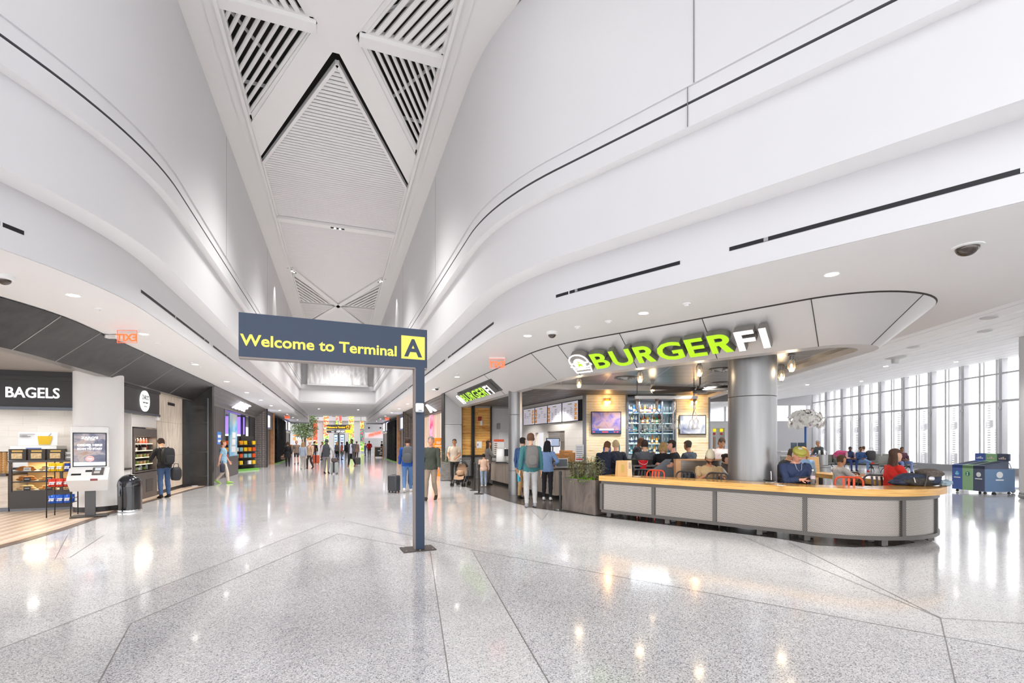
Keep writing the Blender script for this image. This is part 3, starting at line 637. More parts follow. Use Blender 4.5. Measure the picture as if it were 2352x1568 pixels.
# ---- illuminated restaurant signs on the sloped fascia
lime = mat('lime_lit_letter', '9ed41a', 0.4, emit='a6dc18', es=0.42); whl = mat('white_lit_letter', 'ffffff', 0.4, emit='ffffff', es=.8)
ret = mat('letter_return_grey', '8d8883', 0.45, 0.3); ret_g = mat('letter_return_olive', '7d7f70', 0.45, 0.3); black_back = mat('sign_back_charcoal', '4a4a4b', 0.5)
def star(r0, r1, y, cx, cz):
    vs = [];
    for i in range(10):
        a = R(90 + 36 * i); r = r0 if i % 2 == 0 else r1; vs.append((cx + r * math.cos(a), y, cz + r * math.sin(a)))
    return vs
def neon_logo(t, ox, oz, k, y0, y1):
    P = lambda pts: [(ox + x * k, y1, oz + z * k) for x, z in pts]
    back = [(-.42, -.5), (.42, -.5), (.5, -.2), (.5, .1), (.42, .3), (.25, .48), (0, .52), (-.25, .48), (-.42, .3), (-.5, .1), (-.5, -.2)]
    mb = MB(); n = len(back); vs = [(ox + x * k, y0, oz + z * k) for x, z in back] + [(ox + x * k, y1 + .02, oz + z * k) for x, z in back]
    mb.add(vs, [tuple(range(n)), tuple(range(2 * n - 1, n - 1, -1))] + [(i, n + i, n + (i + 1) % n, (i + 1) % n) for i in range(n)]); mb.build('emblem_case', ret, t)
    ln = MB(); r = 0.032 * k
    bun = [(-.46, .02)] + [(-.46 * math.cos(R(a)), .12 + .36 * math.sin(R(a))) for a in range(0, 181, 15)] + [(.46, .02)]
    ln.tube(P(bun), r, 6); ln.tube(P([(-.46, .02), (.46, .02)]), r, 6); ln.tube(P([(-.46, -.1), (-.42, .0), (-.3, .02)]), r * .9, 6)
    ln.tube(P([(-.54, -.12), (-.40, -.17), (-.32, -.22), (.32, -.22), (.42, -.17), (.56, -.12), (.5, -.02)]), r, 6)
    ln.tube(P([(-.44, -.22), (-.40, -.5), (.40, -.5), (.44, -.22)]), r, 6); ln.tube(P([(-.4, -.33), (.4, -.33)]), r * .8, 6); ln.build('emblem_outline', whl, t)
    d = MB(); d.add([(ox + .30 * k * math.cos(2 * math.pi * i / 28), y1 - .006, oz - .02 * k + .30 * k * math.sin(2 * math.pi * i / 28)) for i in range(28)], [tuple(range(28))]); d.build('emblem_disc', whl, t)
    s2 = MB(); s2.add(star(.22 * k, .09 * k, y1 - .012, ox, oz - .02 * k), [tuple(range(10))]); s2.build('emblem_star', lime, t)
def glyph(c, H, depth, grow=0.0):
    if c != 'R': return text_mb(c, H, depth, bold=.022 + grow * .05, align='LEFT')
    t, w_, r = .2 * H, .66 * H, .30 * H; mb = MB(); g = grow * .03; y0, y1 = -depth / 2, depth / 2; tr = Matrix(((1, 0, 0, 0), (0, 0, 1, 0), (0, 1, 0, 0), (0, 0, 0, 1)))
    def pr(poly): mb.prism(poly, y0, y1, tr)
    pr([(-g, -g), (-g, H + g), (t + g, H + g), (t + g, -g)]); cx = w_ - r; cz = H - r; a = [R(90 - 180 * i / 14) for i in range(15)]; o, n_ = r + g, r - t - g
    for i in range(14): pr([(cx + o * math.cos(a[i]), cz + o * math.sin(a[i])), (cx + o * math.cos(a[i + 1]), cz + o * math.sin(a[i + 1])), (cx + n_ * math.cos(a[i + 1]), cz + n_ * math.sin(a[i + 1])), (cx + n_ * math.cos(a[i]), cz + n_ * math.sin(a[i]))])
    pr([(t * .9, H - t - g), (t * .9, H + g), (cx, H + g), (cx, H - t - g)]); pr([(t * .9, H - 2 * r - g), (t * .9, H - 2 * r + t + g), (cx, H - 2 * r + t + g), (cx, H - 2 * r - g)])
    pr([(.26 * H - g, H - 2 * r + .03), (.26 * H + t * 1.15 + g, H - 2 * r + .03), (w_ + .03 * H + g, -g), (w_ + .03 * H - t * 1.2 - g, -g)]); return mb
def burger_sign(p, q, lab, k=1.0, box=False):
    """from p to q along the fascia foot line; letters lie parallel to the sloped face"""
    L = (q - p).length; xa = (q - p).normalized(); out = Vector((xa.y, -xa.x, 0))
    if out.dot(Vector((-1, 0, 0))) < 0: out = -out
    up = (out * 0.70 + Vector((0, 0, 0.60))).normalized(); nr = up.cross(xa)   # nr points back into the face
    t = thing('shop_sign', lab, 'sign', p, 0, None)
    t.rotation_euler = Matrix((xa, nr, up)).transposed().to_euler()
    lh = 0.5 * k; H = 0.41 * k
    neon_logo(t, 0.26 * k, 0.21 * k, 0.5 * k, 0.0, -0.15)
    adv = [('B', lime), ('U', lime), ('R', lime), ('G', lime), ('E', lime), ('R', lime), ('F', whl), ('I', whl)]
    mbs = [glyph(c, H, .13, .2) for c, _ in adv]
    wds = [max(v[0] for v in m.v) - min(v[0] for v in m.v) for m in mbs]
    gap = 0.055 * k; free = (L - 0.62 * k) / (sum(wds) + gap * 7); x = 0.58 * k
    for (c, m), mb, w_ in zip(adv, mbs, wds):
        mn = min(v[0] for v in mb.v); g = t
        case = MB(); case.add([(x + (v[0] - mn) * free, v[1] - 0.065, v[2]) for v in mb.v], mb.f); co_ = case.build('letter', ret_g if m is lime else ret, g)
        face = glyph(c, H, .006); fm = min(v[0] for v in face.v)
        fo = MB(); fo.add([(x + (v[0] - fm + 0.004) * free, v[1] - 0.134, v[2] * 1.0) for v in face.v], face.f); fo.build('letter_face', m, co_)
        x += (w_ + gap) * free
    if box:
        MB().bb(0.0, L + 0.35, 0.0, 0.05, -0.07, 0.5 * k).build('back_panel', black_back, t)
    return t
c0 = 8.293
def sl(u, frac): 
    q = on_line(u, fn, c0 + 0.70 * (1 - frac)); return Vector((q.x, q.y, 3.20 + 0.6 * frac))
nrm_s = (-fn * 0.60 + Vector((0, 0, -0.70))).normalized()
p, q = sl(1326, 0.27) , sl(1782, 0.27); p = p + nrm_s * 0.03; q = q + nrm_s * 0.03
burger_sign(p, q, 'big lit BURGERFI sign with burger emblem on the curved fascia above the counter')
burger_sign(Vector((4.40 + 0.5, 19.0, 3.36)), Vector((4.40 + 0.5, 14.75, 3.36)), 'smaller BURGERFI sign in a dark box on the corridor side of the fascia', 0.92, True)
# ================================================================ CURVED COUNTER IN FRONT OF THE COLUMN
ply = grain_mat('laminated_bamboo_edge', [(0.25, 'a8732f'), (0.45, 'cf9a4e'), (0.6, 'dfb168'), (0.8, 'ecc684')], 5, (0.5, 0.5, 30), 0.35, 8, 0.6)
def top_wood():
    return grain_mat('bamboo_top', [(0.3, 'c28c46'), (0.55, 'd7a45a'), (0.8, 'e3b870')], 4, (3, 3, 3), 0.16, 8, 0.5)
topw = top_wood()
steel_dk = mat('charcoal_steel_frame', '5c5855', 0.4, 0.5)
def perforated(name, pitch=0.021):
    m = bpy.data.materials.new(name); m.use_nodes = True; N, L, b = nodes_of(m)
    uv = N.new('ShaderNodeUVMap'); sx = N.new('ShaderNodeSeparateXYZ'); L.new(uv.outputs[0], sx.inputs[0])
    def M(op, a, b_=None):
        n = N.new('ShaderNodeMath'); n.operation = op
        for i, x in enumerate((a, b_)):
            if x is None: continue
            if isinstance(x, (int, float)): n.inputs[i].default_value = x
            else: L.new(x, n.inputs[i])
        return n.outputs[0]
    row = M('DIVIDE', sx.outputs[1], pitch * 0.866); rf = M('FLOOR', row); off = M('MULTIPLY', M('MODULO', rf, 2.0), 0.5)
    x = M('SUBTRACT', M('FRACT', M('ADD', M('DIVIDE', sx.outputs[0], pitch), off)), 0.5); y = M('MULTIPLY', M('SUBTRACT', M('FRACT', row), 0.5), 0.866)
    d = M('SQRT', M('ADD', M('MULTIPLY', x, x), M('MULTIPLY', y, y))); hole = M('LESS_THAN', d, 0.32)
    mx = N.new('ShaderNodeMix'); mx.data_type = 'RGBA'; L.new(hole, mx.inputs[0]); mx.inputs[6].default_value = lin('aaa29a') + (1,); mx.inputs[7].default_value = lin('2c2a2a') + (1,); L.new(mx.outputs[2], b.inputs['Base Color'])
    L.new(M('MULTIPLY', M('SUBTRACT', 1.0, hole), 0.85), b.inputs['Metallic']); b.inputs['Roughness'].default_value = 0.34; return m
perf = perforated('perforated_steel')
def uvstrip(A, B, name, m, parent, s0=0.0):
    mb = MB(); mb.strip(A, B); o = mb.build(name, m, parent); uv = o.data.uv_layers.new(name='UVMap'); n = len(A); s = [s0]
    for i in range(1, n): s.append(s[-1] + (Vector(A[i]) - Vector(A[i - 1])).length)
    co_ = [(s[i], A[i][2]) for i in range(n)] + [(s[i], B[i][2]) for i in range(n)]
    for lp in o.data.loops: uv.data[lp.index].uv = co_[lp.vertex_index]
    return o
cn = Vector((0.885, 0.465, 0)); cd = Vector((0.465, -0.885, 0)); CC_, CR = Vector((8.69, 6.47, 0)), 1.656
def cpath(off, step=0.06):
    """front line of the counter moved inwards by off: list of points, with running length"""
    a = Vector((5.42, 9.12, 0)) + cn * off; e = CC_ - cn * (CR - off); P = []; n = int((e - a).length / 0.12)
    for i in range(n): P.append(a.lerp(e, i / n))
    a0 = math.atan2(-cn.y, -cn.x); m = 44
    for i in range(m + 1): g = a0 + R(126) * i / m; P.append(CC_ + Vector((math.cos(g), math.sin(g), 0)) * (CR - off))
    q = P[-1]
    for i in (1, 2, 3, 4): P.append(q + WD * 0.5 * i)
    return P
CT = thing('counter', 'long curved restaurant counter with wooden top and perforated steel front', 'counter', (0, 0, 0))
F0, F1 = cpath(-0.09), cpath(0.52)
def ring_solid(o0, o1, z0, z1, name, m, side=None):
    A, B = cpath(o0), cpath(o1); mb = MB()
    mb.strip(pz(B, z1), pz(A, z1), False); mb.strip(pz(A, z0), pz(B, z0), False); mb.cur = 1 if side else 0
    mb.strip(pz(A, z1), pz(A, z0)); mb.strip(pz(B, z0), pz(B, z1))
    mb.quad(pz(A, z0)[0], pz(A, z1)[0], pz(B, z1)[0], pz(B, z0)[0]); mb.quad(pz(A, z0)[-1], pz(B, z0)[-1], pz(B, z1)[-1], pz(A, z1)[-1])
    return mb.build(name, [m, side] if side else m, CT)
ring_solid(-0.09, 0.52, 0.81, 0.92, 'countertop', topw, ply)
ring_solid(0.0, 0.06, 0.735, 0.81, 'top_rail', steel_dk); ring_solid(0.0, 0.06, 0.115, 0.175, 'bottom_rail', steel_dk)
A = cpath(0.03)
def s_of(u):
    best = min(range(len(A) - 1), key=lambda i: abs(math.atan2(A[i].x, A[i].y) - math.atan2(ray(u).x, ray(u).y)) if i < 70 else 9)
    return best
posts = [0, s_of(1498), s_of(1646), s_of(1842), s_of(2070), s_of(2070) + 11, s_of(2070) + 24, len(A) - 1]
for i in posts:
    p = A[i]; d = (A[min(i + 1, len(A) - 1)] - A[max(i - 1, 0)]).normalized(); MB().box((p.x, p.y, 0.455), (0.065, 0.062, 0.57), math.atan2(d.y, d.x)).build('post', steel_dk, CT)
for i, j in zip(posts[:-1], posts[1:]):
    seg = A[i:j + 1]; pa = [(p.x, p.y, 0.735) for p in seg]; pb = [(p.x, p.y, 0.175) for p in seg]; uvstrip(pa, pb, 'perforated_panel', perf, CT)
IN = cpath(0.10); ib = MB(); ib.strip(pz(IN, 0.80), pz(IN, 0.13)); ib.build('inner_lining', mat('dark_lining', '4b4744', 0.6), CT)
for i in (1, 12, 26, s_of(1842), s_of(2070) - 3, s_of(2070) + 12, s_of(2070) + 26, len(A) - 3):
    p = cpath(0.12)[i]; p2 = cpath(0.42)[i]
    for q in (p, p2):
        lg = MB(); lg.box((q.x, q.y, 0.075), (0.09, 0.09, 0.11), R(-30)); lo = lg.build('leg', steel_dk, CT); MB().lathe([(0.03, 0.006), (0.035, 0.02)], (q.x, q.y, 0), 12).build('foot', bolt_m, lo)
# pale laminate inlay towards the round end
# ---- things on the counter
kraft = mat('kraft_paper', 'd5ab74', 0.8, var=0.05); kraft2 = mat('kraft_paper_side', 'e3cdaa', 0.8)
q = on_line(1432, cn, 9.04 + 0.25)
pb = thing('paper_bag', 'brown paper takeaway bag standing on the left end of the wooden counter', 'bag', (q.x, q.y, 0.92), R(-8))
m_ = MB(); w0, d0, h0 = 0.165, 0.07, 0.335
m_.add([(-w0, -d0, 0), (w0, -d0, 0), (w0, d0, 0), (-w0, d0, 0), (-w0 * .9, -d0 * .8, h0), (w0 * .95, -d0 * .8, h0), (w0 * .95, d0 * .8, h0 - .01), (-w0 * .9, d0 * .8, h0 - .01)], [(0, 3, 2, 1), (0, 1, 5, 4), (1, 2, 6, 5), (2, 3, 7, 6), (3, 0, 4, 7)])
m_.build('bag', kraft, pb); MB().add([(0.06, -d0 - .003, .0), (w0 + .004, -d0 - .003, 0), (w0 * .95 + .004, -d0 * .8 - .003, h0), (0.065, -d0 * .8 - .003, h0)], [(0, 1, 2, 3)]).build('side_panel', kraft2, pb)
gb = MB()
for i in range(5): gb.bb(-.09 + .0 * i, -.02, -d0 - .002, -d0 - .001, .08 + i * .035, .098 + i * .035)
gb.build('printed_mark', mat('olive_print', 'b9b04e', 0.7), pb); tb_ = MB()
for i in range(7): tb_.bb(.085, .145, -d0 - .005, -d0 - .004, .16 + i * .02, .168 + i * .02)
tb_.build('printed_lines', mat('grey_print', '8a8f9a', 0.5), pb)
q = on_line(1866, cn, 9.04 + 0.20)
q = adp(1867, 8.15)
bt = thing('soda_bottle', 'half full cola bottle with white cap on the counter beside the man in the cap', 'bottle', (q.x, q.y, 0.92))
MB().lathe([(0.0, .003), (.033, .003), (.036, .02), (.034, .10), (.036, .16), (.03, .19), (.014, .225), (.013, .245)], n=20).build('bottle', mat('clear_plastic', 'e8e4e0', 0.08, trans=0.85, ior=1.2), bt)
MB().lathe([(0.0, .006), (.031, .006), (.033, .02), (.031, .085), (0, .087)], n=18).build('cola', mat('cola', '3a1c12', 0.2), bt)
MB().lathe([(.0368, .10), (.0368, .155)], n=20).build('label', mat('soda_label', 'c9b9c4', 0.5), bt); MB().lathe([(.016, .238), (.016, .262), (0, .263)], n=14).build('cap', mat('cream_cap', 'e9e2cf', 0.5), bt)
q = adp(1770, 8.6)
ps = thing('payment_stand', 'small dark tablet on a white stand beside the big column', 'stand', (q.x, q.y, 0.92), R(20))
MB().rbox((0, 0, .008), (.16, .12, .014), .02).build('base', wht_pl, ps); MB().tube([(0.03, 0, .01), (0.05, .01, .16), (0.06, .02, .2)], .007, 8).build('arm', wht_pl, ps); MB().box((-.07, 0, .035), (.2, .12, .012), 0, 0, R(12)).build('tablet', black_slot, ps)
for u, d, lb in ((1795, 7.98, 'white paper napkin left near the payment stand'), (1464, 10.05, 'small white receipt on the counter right of the paper bag')):
    q = adp(u, d); t = tag(MB().box((0, 0, 0), (.14, .09, .003), .3).build('paper_slip', wht_pl, None, (q.x, q.y, .9225)), lb, 'paper')
q = adp(1985, 7.63); tag(MB().box((0, 0, 0), (.22, .1, .003), .2).build('paper_slip', wht_pl, None, (q.x, q.y, .9225)), 'white paper menu lying near the round end of the counter', 'paper')
# backpack lying on the round end
nyl = grain_mat('navy_nylon', [(0.3, '232b40'), (0.7, '39435c')], 40, rough=0.7); nyl_g = grain_mat('grey_brown_nylon', [(0.3, '564e47'), (0.7, '7a7067')], 30, rough=0.8); nyl_k = grain_mat('charcoal_nylon', [(0.3, '2c2b2b'), (0.7, '4a4745')], 30, rough=0.75)
q = adp(2108, 8.05)
bp = thing('backpack', 'bulky navy and grey travel backpack lying on the round end of the counter', 'backpack', (q.x, q.y, 0.92), R(-33))
def blob(c, d, seed, rough=0.10, n=26, flat=0.0, pw=0.75):
    rg = random.Random(seed); ph = [rg.uniform(0, 6.28) for _ in range(6)]; mb = MB(); rows = []
    m = n // 2
    for i in range(m + 1):
        a = -math.pi / 2 + math.pi * i / m; row = []
        for k in range(n + 1):
            g = 2 * math.pi * k / n; sp = lambda x: math.copysign(abs(x) ** pw, x)
            x, y, z = sp(math.cos(a)) * sp(math.cos(g)), sp(math.cos(a)) * sp(math.sin(g)), sp(math.sin(a))
            f_ = 1 + rough * (math.sin(5 * x + ph[0] + 3 * z) * .5 + math.sin(7 * y + ph[1] - 4 * x) * .4 + math.sin(9 * z + ph[2] + 5 * y) * .4)
            row.append((c[0] + d[0] * x * f_, c[1] + d[1] * y * f_, max(c[2] - d[2] * .98, c[2] + d[2] * z * f_)))
        rows.append(row)
    mb.grid(rows); return mb
blob((0, 0, .10), (.33, .2, .10), 1, .08).build('main_bag', nyl, bp); blob((-.05, -.12, .075), (.22, .10, .075), 2, .1).build('front_pocket', nyl_k, bp)
blob((.17, .02, .20), (.17, .19, .075), 5, .14).build('top_flap', nyl_g, bp); blob((-.28, -.03, .05), (.14, .14, .05), 8, .12).build('side_pocket', nyl, bp)
MB().tube([(-.02, -.22, .0), (-.01, -.235, .08), (0.02, -.21, .15), (.06, -.14, .2)], .016, 6, sq=(1, .4)).build('strap', nyl_g, bp)
blob((.08, -.215, .13), (.045, .02, .035), 3, .02).build('pouch', mat('silver_pouch', 'c9ccd0', 0.3, 0.4), bp); blob((.34, -.05, .05), (.09, .12, .05), 11, .2).build('scarf', mat('blue_grey_cloth', '9fb3bf', 0.9), bp)
MB().tube([(-.16, -.2, .14), (-.16, -.225, .10), (-.155, -.23, .06)], .008, 6).build('key_fob', mat('cream_cap', 'e9e2cf', 0.5), bp)

# ---- chairs
orange = mat('orange_chair_paint', 'f0562a', 0.35); gunm = mat('gunmetal_chair', '4e4b4c', 0.32, 0.7)
CHAIR = {}
def chair(kind, seat, back, label, loc, rz, group=None):
    key = (kind, seat)
    if key in CHAIR: return dup(CHAIR[key], None, loc, rz, label, group)
    m = orange if kind == 'orange' else gunm
    t = thing('slat_back_chair', label, 'chair', loc, rz, group); CHAIR[key] = t; w_ = 0.205
    sm = MB(); sm.rbox((0, -0.02, seat - .012), (.42, .40, .03), .04); sm.build('seat', m, t)
    bf = MB(); yb = lambda z: .17 + .10 * (z - seat) / (back - seat)
    P = [(-w_, yb(seat), seat), (-w_, yb(back - .10), back - .10)] + [(-w_ + .09 - .09 * math.cos(R(a)), yb(back - .09 + .09 * math.sin(R(a))), back - .09 + .09 * math.sin(R(a))) for a in (20, 45, 70, 90)]
    P = P + [(-x, y, z) for x, y, z in P[::-1]]; bf.tube(P, .0165, 10); bf.build('back_frame', m, t)
    for x in (-.075, 0, .075): MB().bar((x, yb(seat + .01), seat), (x, yb(back - .02), back - .02), .035, .012).build('back_slat', m, t)
    for sx in (-1, 1):
        MB().tube([(sx * .18, -.19, seat - .02), (sx * .20, -.225, 0.0)], [.016, .013], 8).build('leg', m, t); MB().tube([(sx * .19, .16, seat), (sx * .205, .24, 0.0)], [.016, .013], 8).build('leg', m, t)
    st = MB(); hz = seat * .42
    for sx in (-1, 1): st.tube([(sx * .19, -.207, hz), (sx * .198, .205, hz)], .009, 6)
    st.tube([(-.19, 0, hz), (.19, 0, hz)], .009, 6); st.build('stretcher', m, t); return t
out_a = math.atan2(-cn.y, -cn.x) + R(90)                              # chairs look outwards over the counter
G_ = 'counter chairs along the inside of the wooden counter'
for u, kind, lab in ((1462, 'dark', 'dark metal chair at the counter just left of the first orange one'), (1494, 'orange', 'orange metal chair at the counter near the paper bag'),
                     (1564, 'dark', 'dark metal chair at the counter by the wooden booth post'), (1637, 'dark', 'dark metal chair in front of the man in the cream beret')):
    q = on_line(u, cn, 9.04 + 0.62); chair(kind, .62, 1.02, lab, (q.x, q.y, .006), out_a, G_)
q = adp(1950, 8.25); chair('orange', .62, 1.02, 'orange metal chair at the counter left of the seated woman in red', (q.x, q.y, .006), R(-55), G_)
q = adp(2026, 8.7); chair('dark', .62, 1.02, 'dark metal chair at the counter beside the woman in red', (q.x, q.y, .006), R(-40), G_)
# ---- planter box with leafy plants at the head of the counter
rust = grain_mat('weathered_steel', [(0.25, '4a413c'), (0.5, '6b615b'), (0.62, '776c65'), (0.8, '585049')], 3.5, (1, 1, .35), 0.55, 8, 1.2, 0.3)
pl = thing('planter', 'weathered dark steel planter full of leafy plants at the left end of the counter', 'planter', (5.08, 10.36, 0), math.atan2(-1.05, .30))
W_, Dp, Hp = 1.10, .42, .80
bx = MB(); bx.bb(0, W_, 0, .02, .02, Hp); bx.bb(0, W_, Dp - .02, Dp, .02, Hp); bx.bb(0, .02, .02, Dp - .02, .02, Hp); bx.bb(W_ - .02, W_, .02, Dp - .02, .02, Hp); bx.bb(.02, W_ - .02, .02, Dp - .02, .02, .06); bx.build('box', rust, pl)
MB().bb(.02, W_ - .02, .02, Dp - .02, .62, .70).build('soil', mat('potting_soil', '3a2d24', 0.95), pl); MB().bb(.04, W_ - .04, .04, Dp - .04, .0, .02).build('plinth', blk, pl)
leafg = grain_mat('grey_green_leaf', [(0.3, '5a6b45'), (0.55, '8b9466'), (0.8, 'b5b088')], 6, rough=0.55); leafb = grain_mat('bright_green_leaf', [(0.3, '4f8a1d'), (0.6, '86b92f'), (0.85, 'c9d864')], 5, rough=0.45)
rg = random.Random(3)
def tuft(parent, c, n, L0, w0, spread, m, name, curl=.5, up=.5, rg=rg):
    mb = MB()
    for i in range(n):
        a = rg.uniform(0, 6.28); e = rg.uniform(up, 1.3); s = rg.uniform(0, spread)
        mb.leaf((c[0] + s * math.cos(a), c[1] + s * math.sin(a) * .6, c[2] + rg.uniform(0, .03)), (math.cos(a) * math.cos(e), math.sin(a) * math.cos(e), math.sin(e)), L0 * rg.uniform(.6, 1.1), w0 * rg.uniform(.7, 1.2), curl * rg.uniform(.4, 1.2))
    return mb.build(name, m, parent)
def leafy(parent, label, c, h, n, rg=rg):                            # bushy plant: stems with leaves
    st = MB(); lf = MB()
    for i in range(n):
        a = rg.uniform(0, 6.28); rr = rg.uniform(.02, .14); hh = h * rg.uniform(.6, 1); tip = Vector((c[0] + rr * math.cos(a) * 1.6, c[1] + rr * math.sin(a), c[2] + hh)); b0 = Vector((c[0] + rr * .3 * math.cos(a), c[1] + rr * .3 * math.sin(a), c[2]))
        st.tube([b0, b0.lerp(tip, .5) + Vector((0, 0, .02)), tip], [.006, .005, .003], 5)
        for k in range(8):
            q = b0.lerp(tip, .25 + .75 * k / 7); g = rg.uniform(0, 6.28); e = rg.uniform(-.2, .9); lf.leaf(q, (math.cos(g) * math.cos(e), math.sin(g) * math.cos(e), math.sin(e)), rg.uniform(.07, .13), rg.uniform(.028, .045), .3)
    o = lf.build('foliage', leafg, parent); st.build('stem', mat('brown_stem', '6b5a3c', .8), parent); return o
GP = 'plants in the steel planter'
for i, (x, lb) in enumerate(((.16, 'grey green bushy plant at the left end of the steel planter'), (.42, 'grey green bushy plant left of centre in the steel planter'), (.68, 'grey green bushy plant right of centre in the steel planter'), (.92, 'grey green bushy plant at the right end of the steel planter'))):
    t = thing('leafy_plant', lb, 'plant', (0, 0, 0), 0, GP); t.matrix_world = pl.matrix_world.copy() if False else Matrix.Translation((5.08, 10.36, 0)) @ Matrix.Rotation(math.atan2(-1.05, .30), 4, 'Z')
    leafy(t, lb, (x, .25, .70), .62, 15)
for i, (x, lb) in enumerate(((.20, 'bright green fern at the front left of the steel planter'), (.52, 'bright green fern at the front centre of the steel planter'), (.84, 'bright green fern at the front right of the steel planter'))):
    t = thing('bright_fern', lb, 'plant', (5.08, 10.36, 0), math.atan2(-1.05, .30), GP); tuft(t, (x, .12, .70), 30, .27, .045, .1, leafb, 'fronds', .55, .35)
# ================================================================ BAR INSIDE THE RESTAURANT
def screen_mat(name, stops, scale, es, stretch=(1, 1, 1)):
    return grain_mat(name, stops, scale, stretch, 0.3, 5, 0.8, emit=es)
tv_a = screen_mat('tv_picture_violet', [(0.3, '3c3c86'), (0.45, '7268a8'), (0.58, 'a88a92'), (0.75, '80645e')], 2.6, 0.22)
tv_b = screen_mat('tv_picture_silver', [(0.3, '5f6680'), (0.5, '9fa4b0'), (0.65, 'c4c8d0'), (0.8, '7c86ac')], 2.2, 0.22)
def inbw(x, y, z): return BW.matrix_basis @ Vector((x, y, z))
def wallthing(name, label, cat, x, y, z, group=None): return thing(name, label, cat, Matrix.Translation((p0.x, p0.y, 0)) @ Matrix.Rotation(FACE, 4, 'Z') @ Vector((x, y, z)), FACE, group)
def tv(u0, u1, v0, v1, m, label, banner):
    x0, x1, z0, z1 = wx(u0), wx(u1), wz(v1), wz(v0); t = wallthing('television', label, 'television', 0, 0, 0)
    MB().rbox(((x0 + x1) / 2, -.045, (z0 + z1) / 2), (x1 - x0, .05, z1 - z0), .012).build('bezel', mat('dark_bezel', '3a322c', 0.35), t)
    MB().bb(x0 + .03, x1 - .03, -.075, -.069, z0 + .035, z1 - .03).build('screen', m, t)
    if banner:
        w_ = x1 - x0; MB().bb(x0 + .03, x1 - .03, -.079, -.0755, z0 + .035, z0 + .13).build('screen_ticker', mat('screen_navy', '243a66', 0.4, emit='2d4a82', es=.5), t)
        MB().bb(x0 + .27 * w_, x0 + .74 * w_, -.079, -.0755, z0 + .135, z0 + .19).build('screen_banner', mat('screen_white', 'e4e4ee', 0.4, emit='e8e8f4', es=.6), t)
        MB().bb(x0 + .18 * w_, x0 + .26 * w_, -.079, -.0755, z0 + .13, z0 + .195).build('screen_badge', mat('screen_blue', '5357b8', 0.4, emit='5a60c8', es=.6), t)
        mb = MB()
        for k, (a, b) in enumerate(((.05, .12), (.36, .56), (.74, .80), (.84, .9))): mb.bb(x0 + a * w_, x0 + b * w_, -.083, -.0795, z0 + .06, z0 + .10)
        mb.build('screen_scores', mat('screen_red', 'c8404e', 0.4, emit='d8505a', es=.5), t)
tv(1357, 1426, 945, 997, tv_a, 'wall television left of the back bar with a sports picture and ticker', True)
tv(1559, 1620, 953, 998, tv_b, 'wall television right of the back bar with a silvery picture', False)
amber = mat('amber_bulb', 'ffd9a0', 0.3, emit='ffb347', es=9); amb_s = mat('amber_shade', 'b86a1c', 0.3, 0.4, emit='ff8a1e', es=.5)
for u, lb in ((1394, 'twin amber wall lamp above the left television'), (1592, 'twin amber wall lamp above the right television')):
    t = wallthing('wall_lamp', lb, 'wall lamp', wx(u), 0, wz(924)); MB().bb(-.10, .10, -.05, 0, .05, .12).build('mount', amb_s, t)
    for x in (-.075, .075):
        MB().ell((x, -.1, .0), (.035, .035, .055), 10).build('bulb', amber, t); MB().tube([(x, -.03, .09), (x, -.1, .09), (x, -.1, .04)], .012, 6).build('arm', blk, t)
    q = inbw(wx(u), -.18, wz(925)); lamp('amber_glow', 'POINT', Matrix.Translation((p0.x, p0.y, 0)) @ Matrix.Rotation(FACE, 4, 'Z') @ Vector((wx(u), -.2, wz(924))), 6, (1, .62, .25), .05)
# ---- back bar shelving with bottles and glasses
sh_frame = mat('blue_grey_shelf_frame', '7d838b', 0.35, 0.5); shelf_g = mat('lit_glass_shelf', 'cfeaf0', 0.2, emit='bfeef5', es=.3)
bs = wallthing('bottle_shelf_unit', 'tall lit back bar shelf unit filled with bottles between the televisions', 'shelf unit', 0, 0, 0)
XL, XR, D1, D2 = wx(1441.5), wx(1548.5), wx(1468.5), wx(1521.5); SZ = [wz(1040), wz(1018.5), wz(994.5), wz(971.5), wz(947.5)]
for x in (XL + .02, D1, D2, XR - .02): MB().bb(x - .02, x + .02, .0, .40, 1.0, 3.1).build('upright', sh_frame, bs)
for z in SZ: MB().bb(XL + .041, XR - .041, .02, .38, z - .02, z).build('shelf', shelf_g, bs)
MB().bb(XL, XR, -.02, .41, .0, 1.2).build('base_cabinet', mat('grey_cabinet', '7f868c', .4), bs); MB().bb(XL, XR, .0, .4, 3.1, 3.2).build('top_rail', sh_frame, bs)
MB().bb(XL + .041, XR - .041, .02, .38, wz(1000.5) + .18, wz(1000.5) + .2).build('mid_rail', sh_frame, bs)
lamp('shelf_glow', 'AREA', Matrix.Translation((p0.x, p0.y, 0)) @ Matrix.Rotation(FACE, 4, 'Z') @ Vector(((XL + XR) / 2, -.1, 3.05)), 14, (.85, .95, 1), 1.4, (0, 0, FACE), size_y=.2)
BC = {'clear': ('dfe7ea', .1), 'amber': ('b5641d', .15), 'dark': ('3a2a22', .15), 'green': ('2f8a4a', .12), 'blue': ('2a6fd0', .12), 'teal': ('59b6c4', .12), 'gold': ('e09a2a', .12), 'red': ('a8342a', .15), 'pale': ('d9d3a8', .15)}
PROT = {}
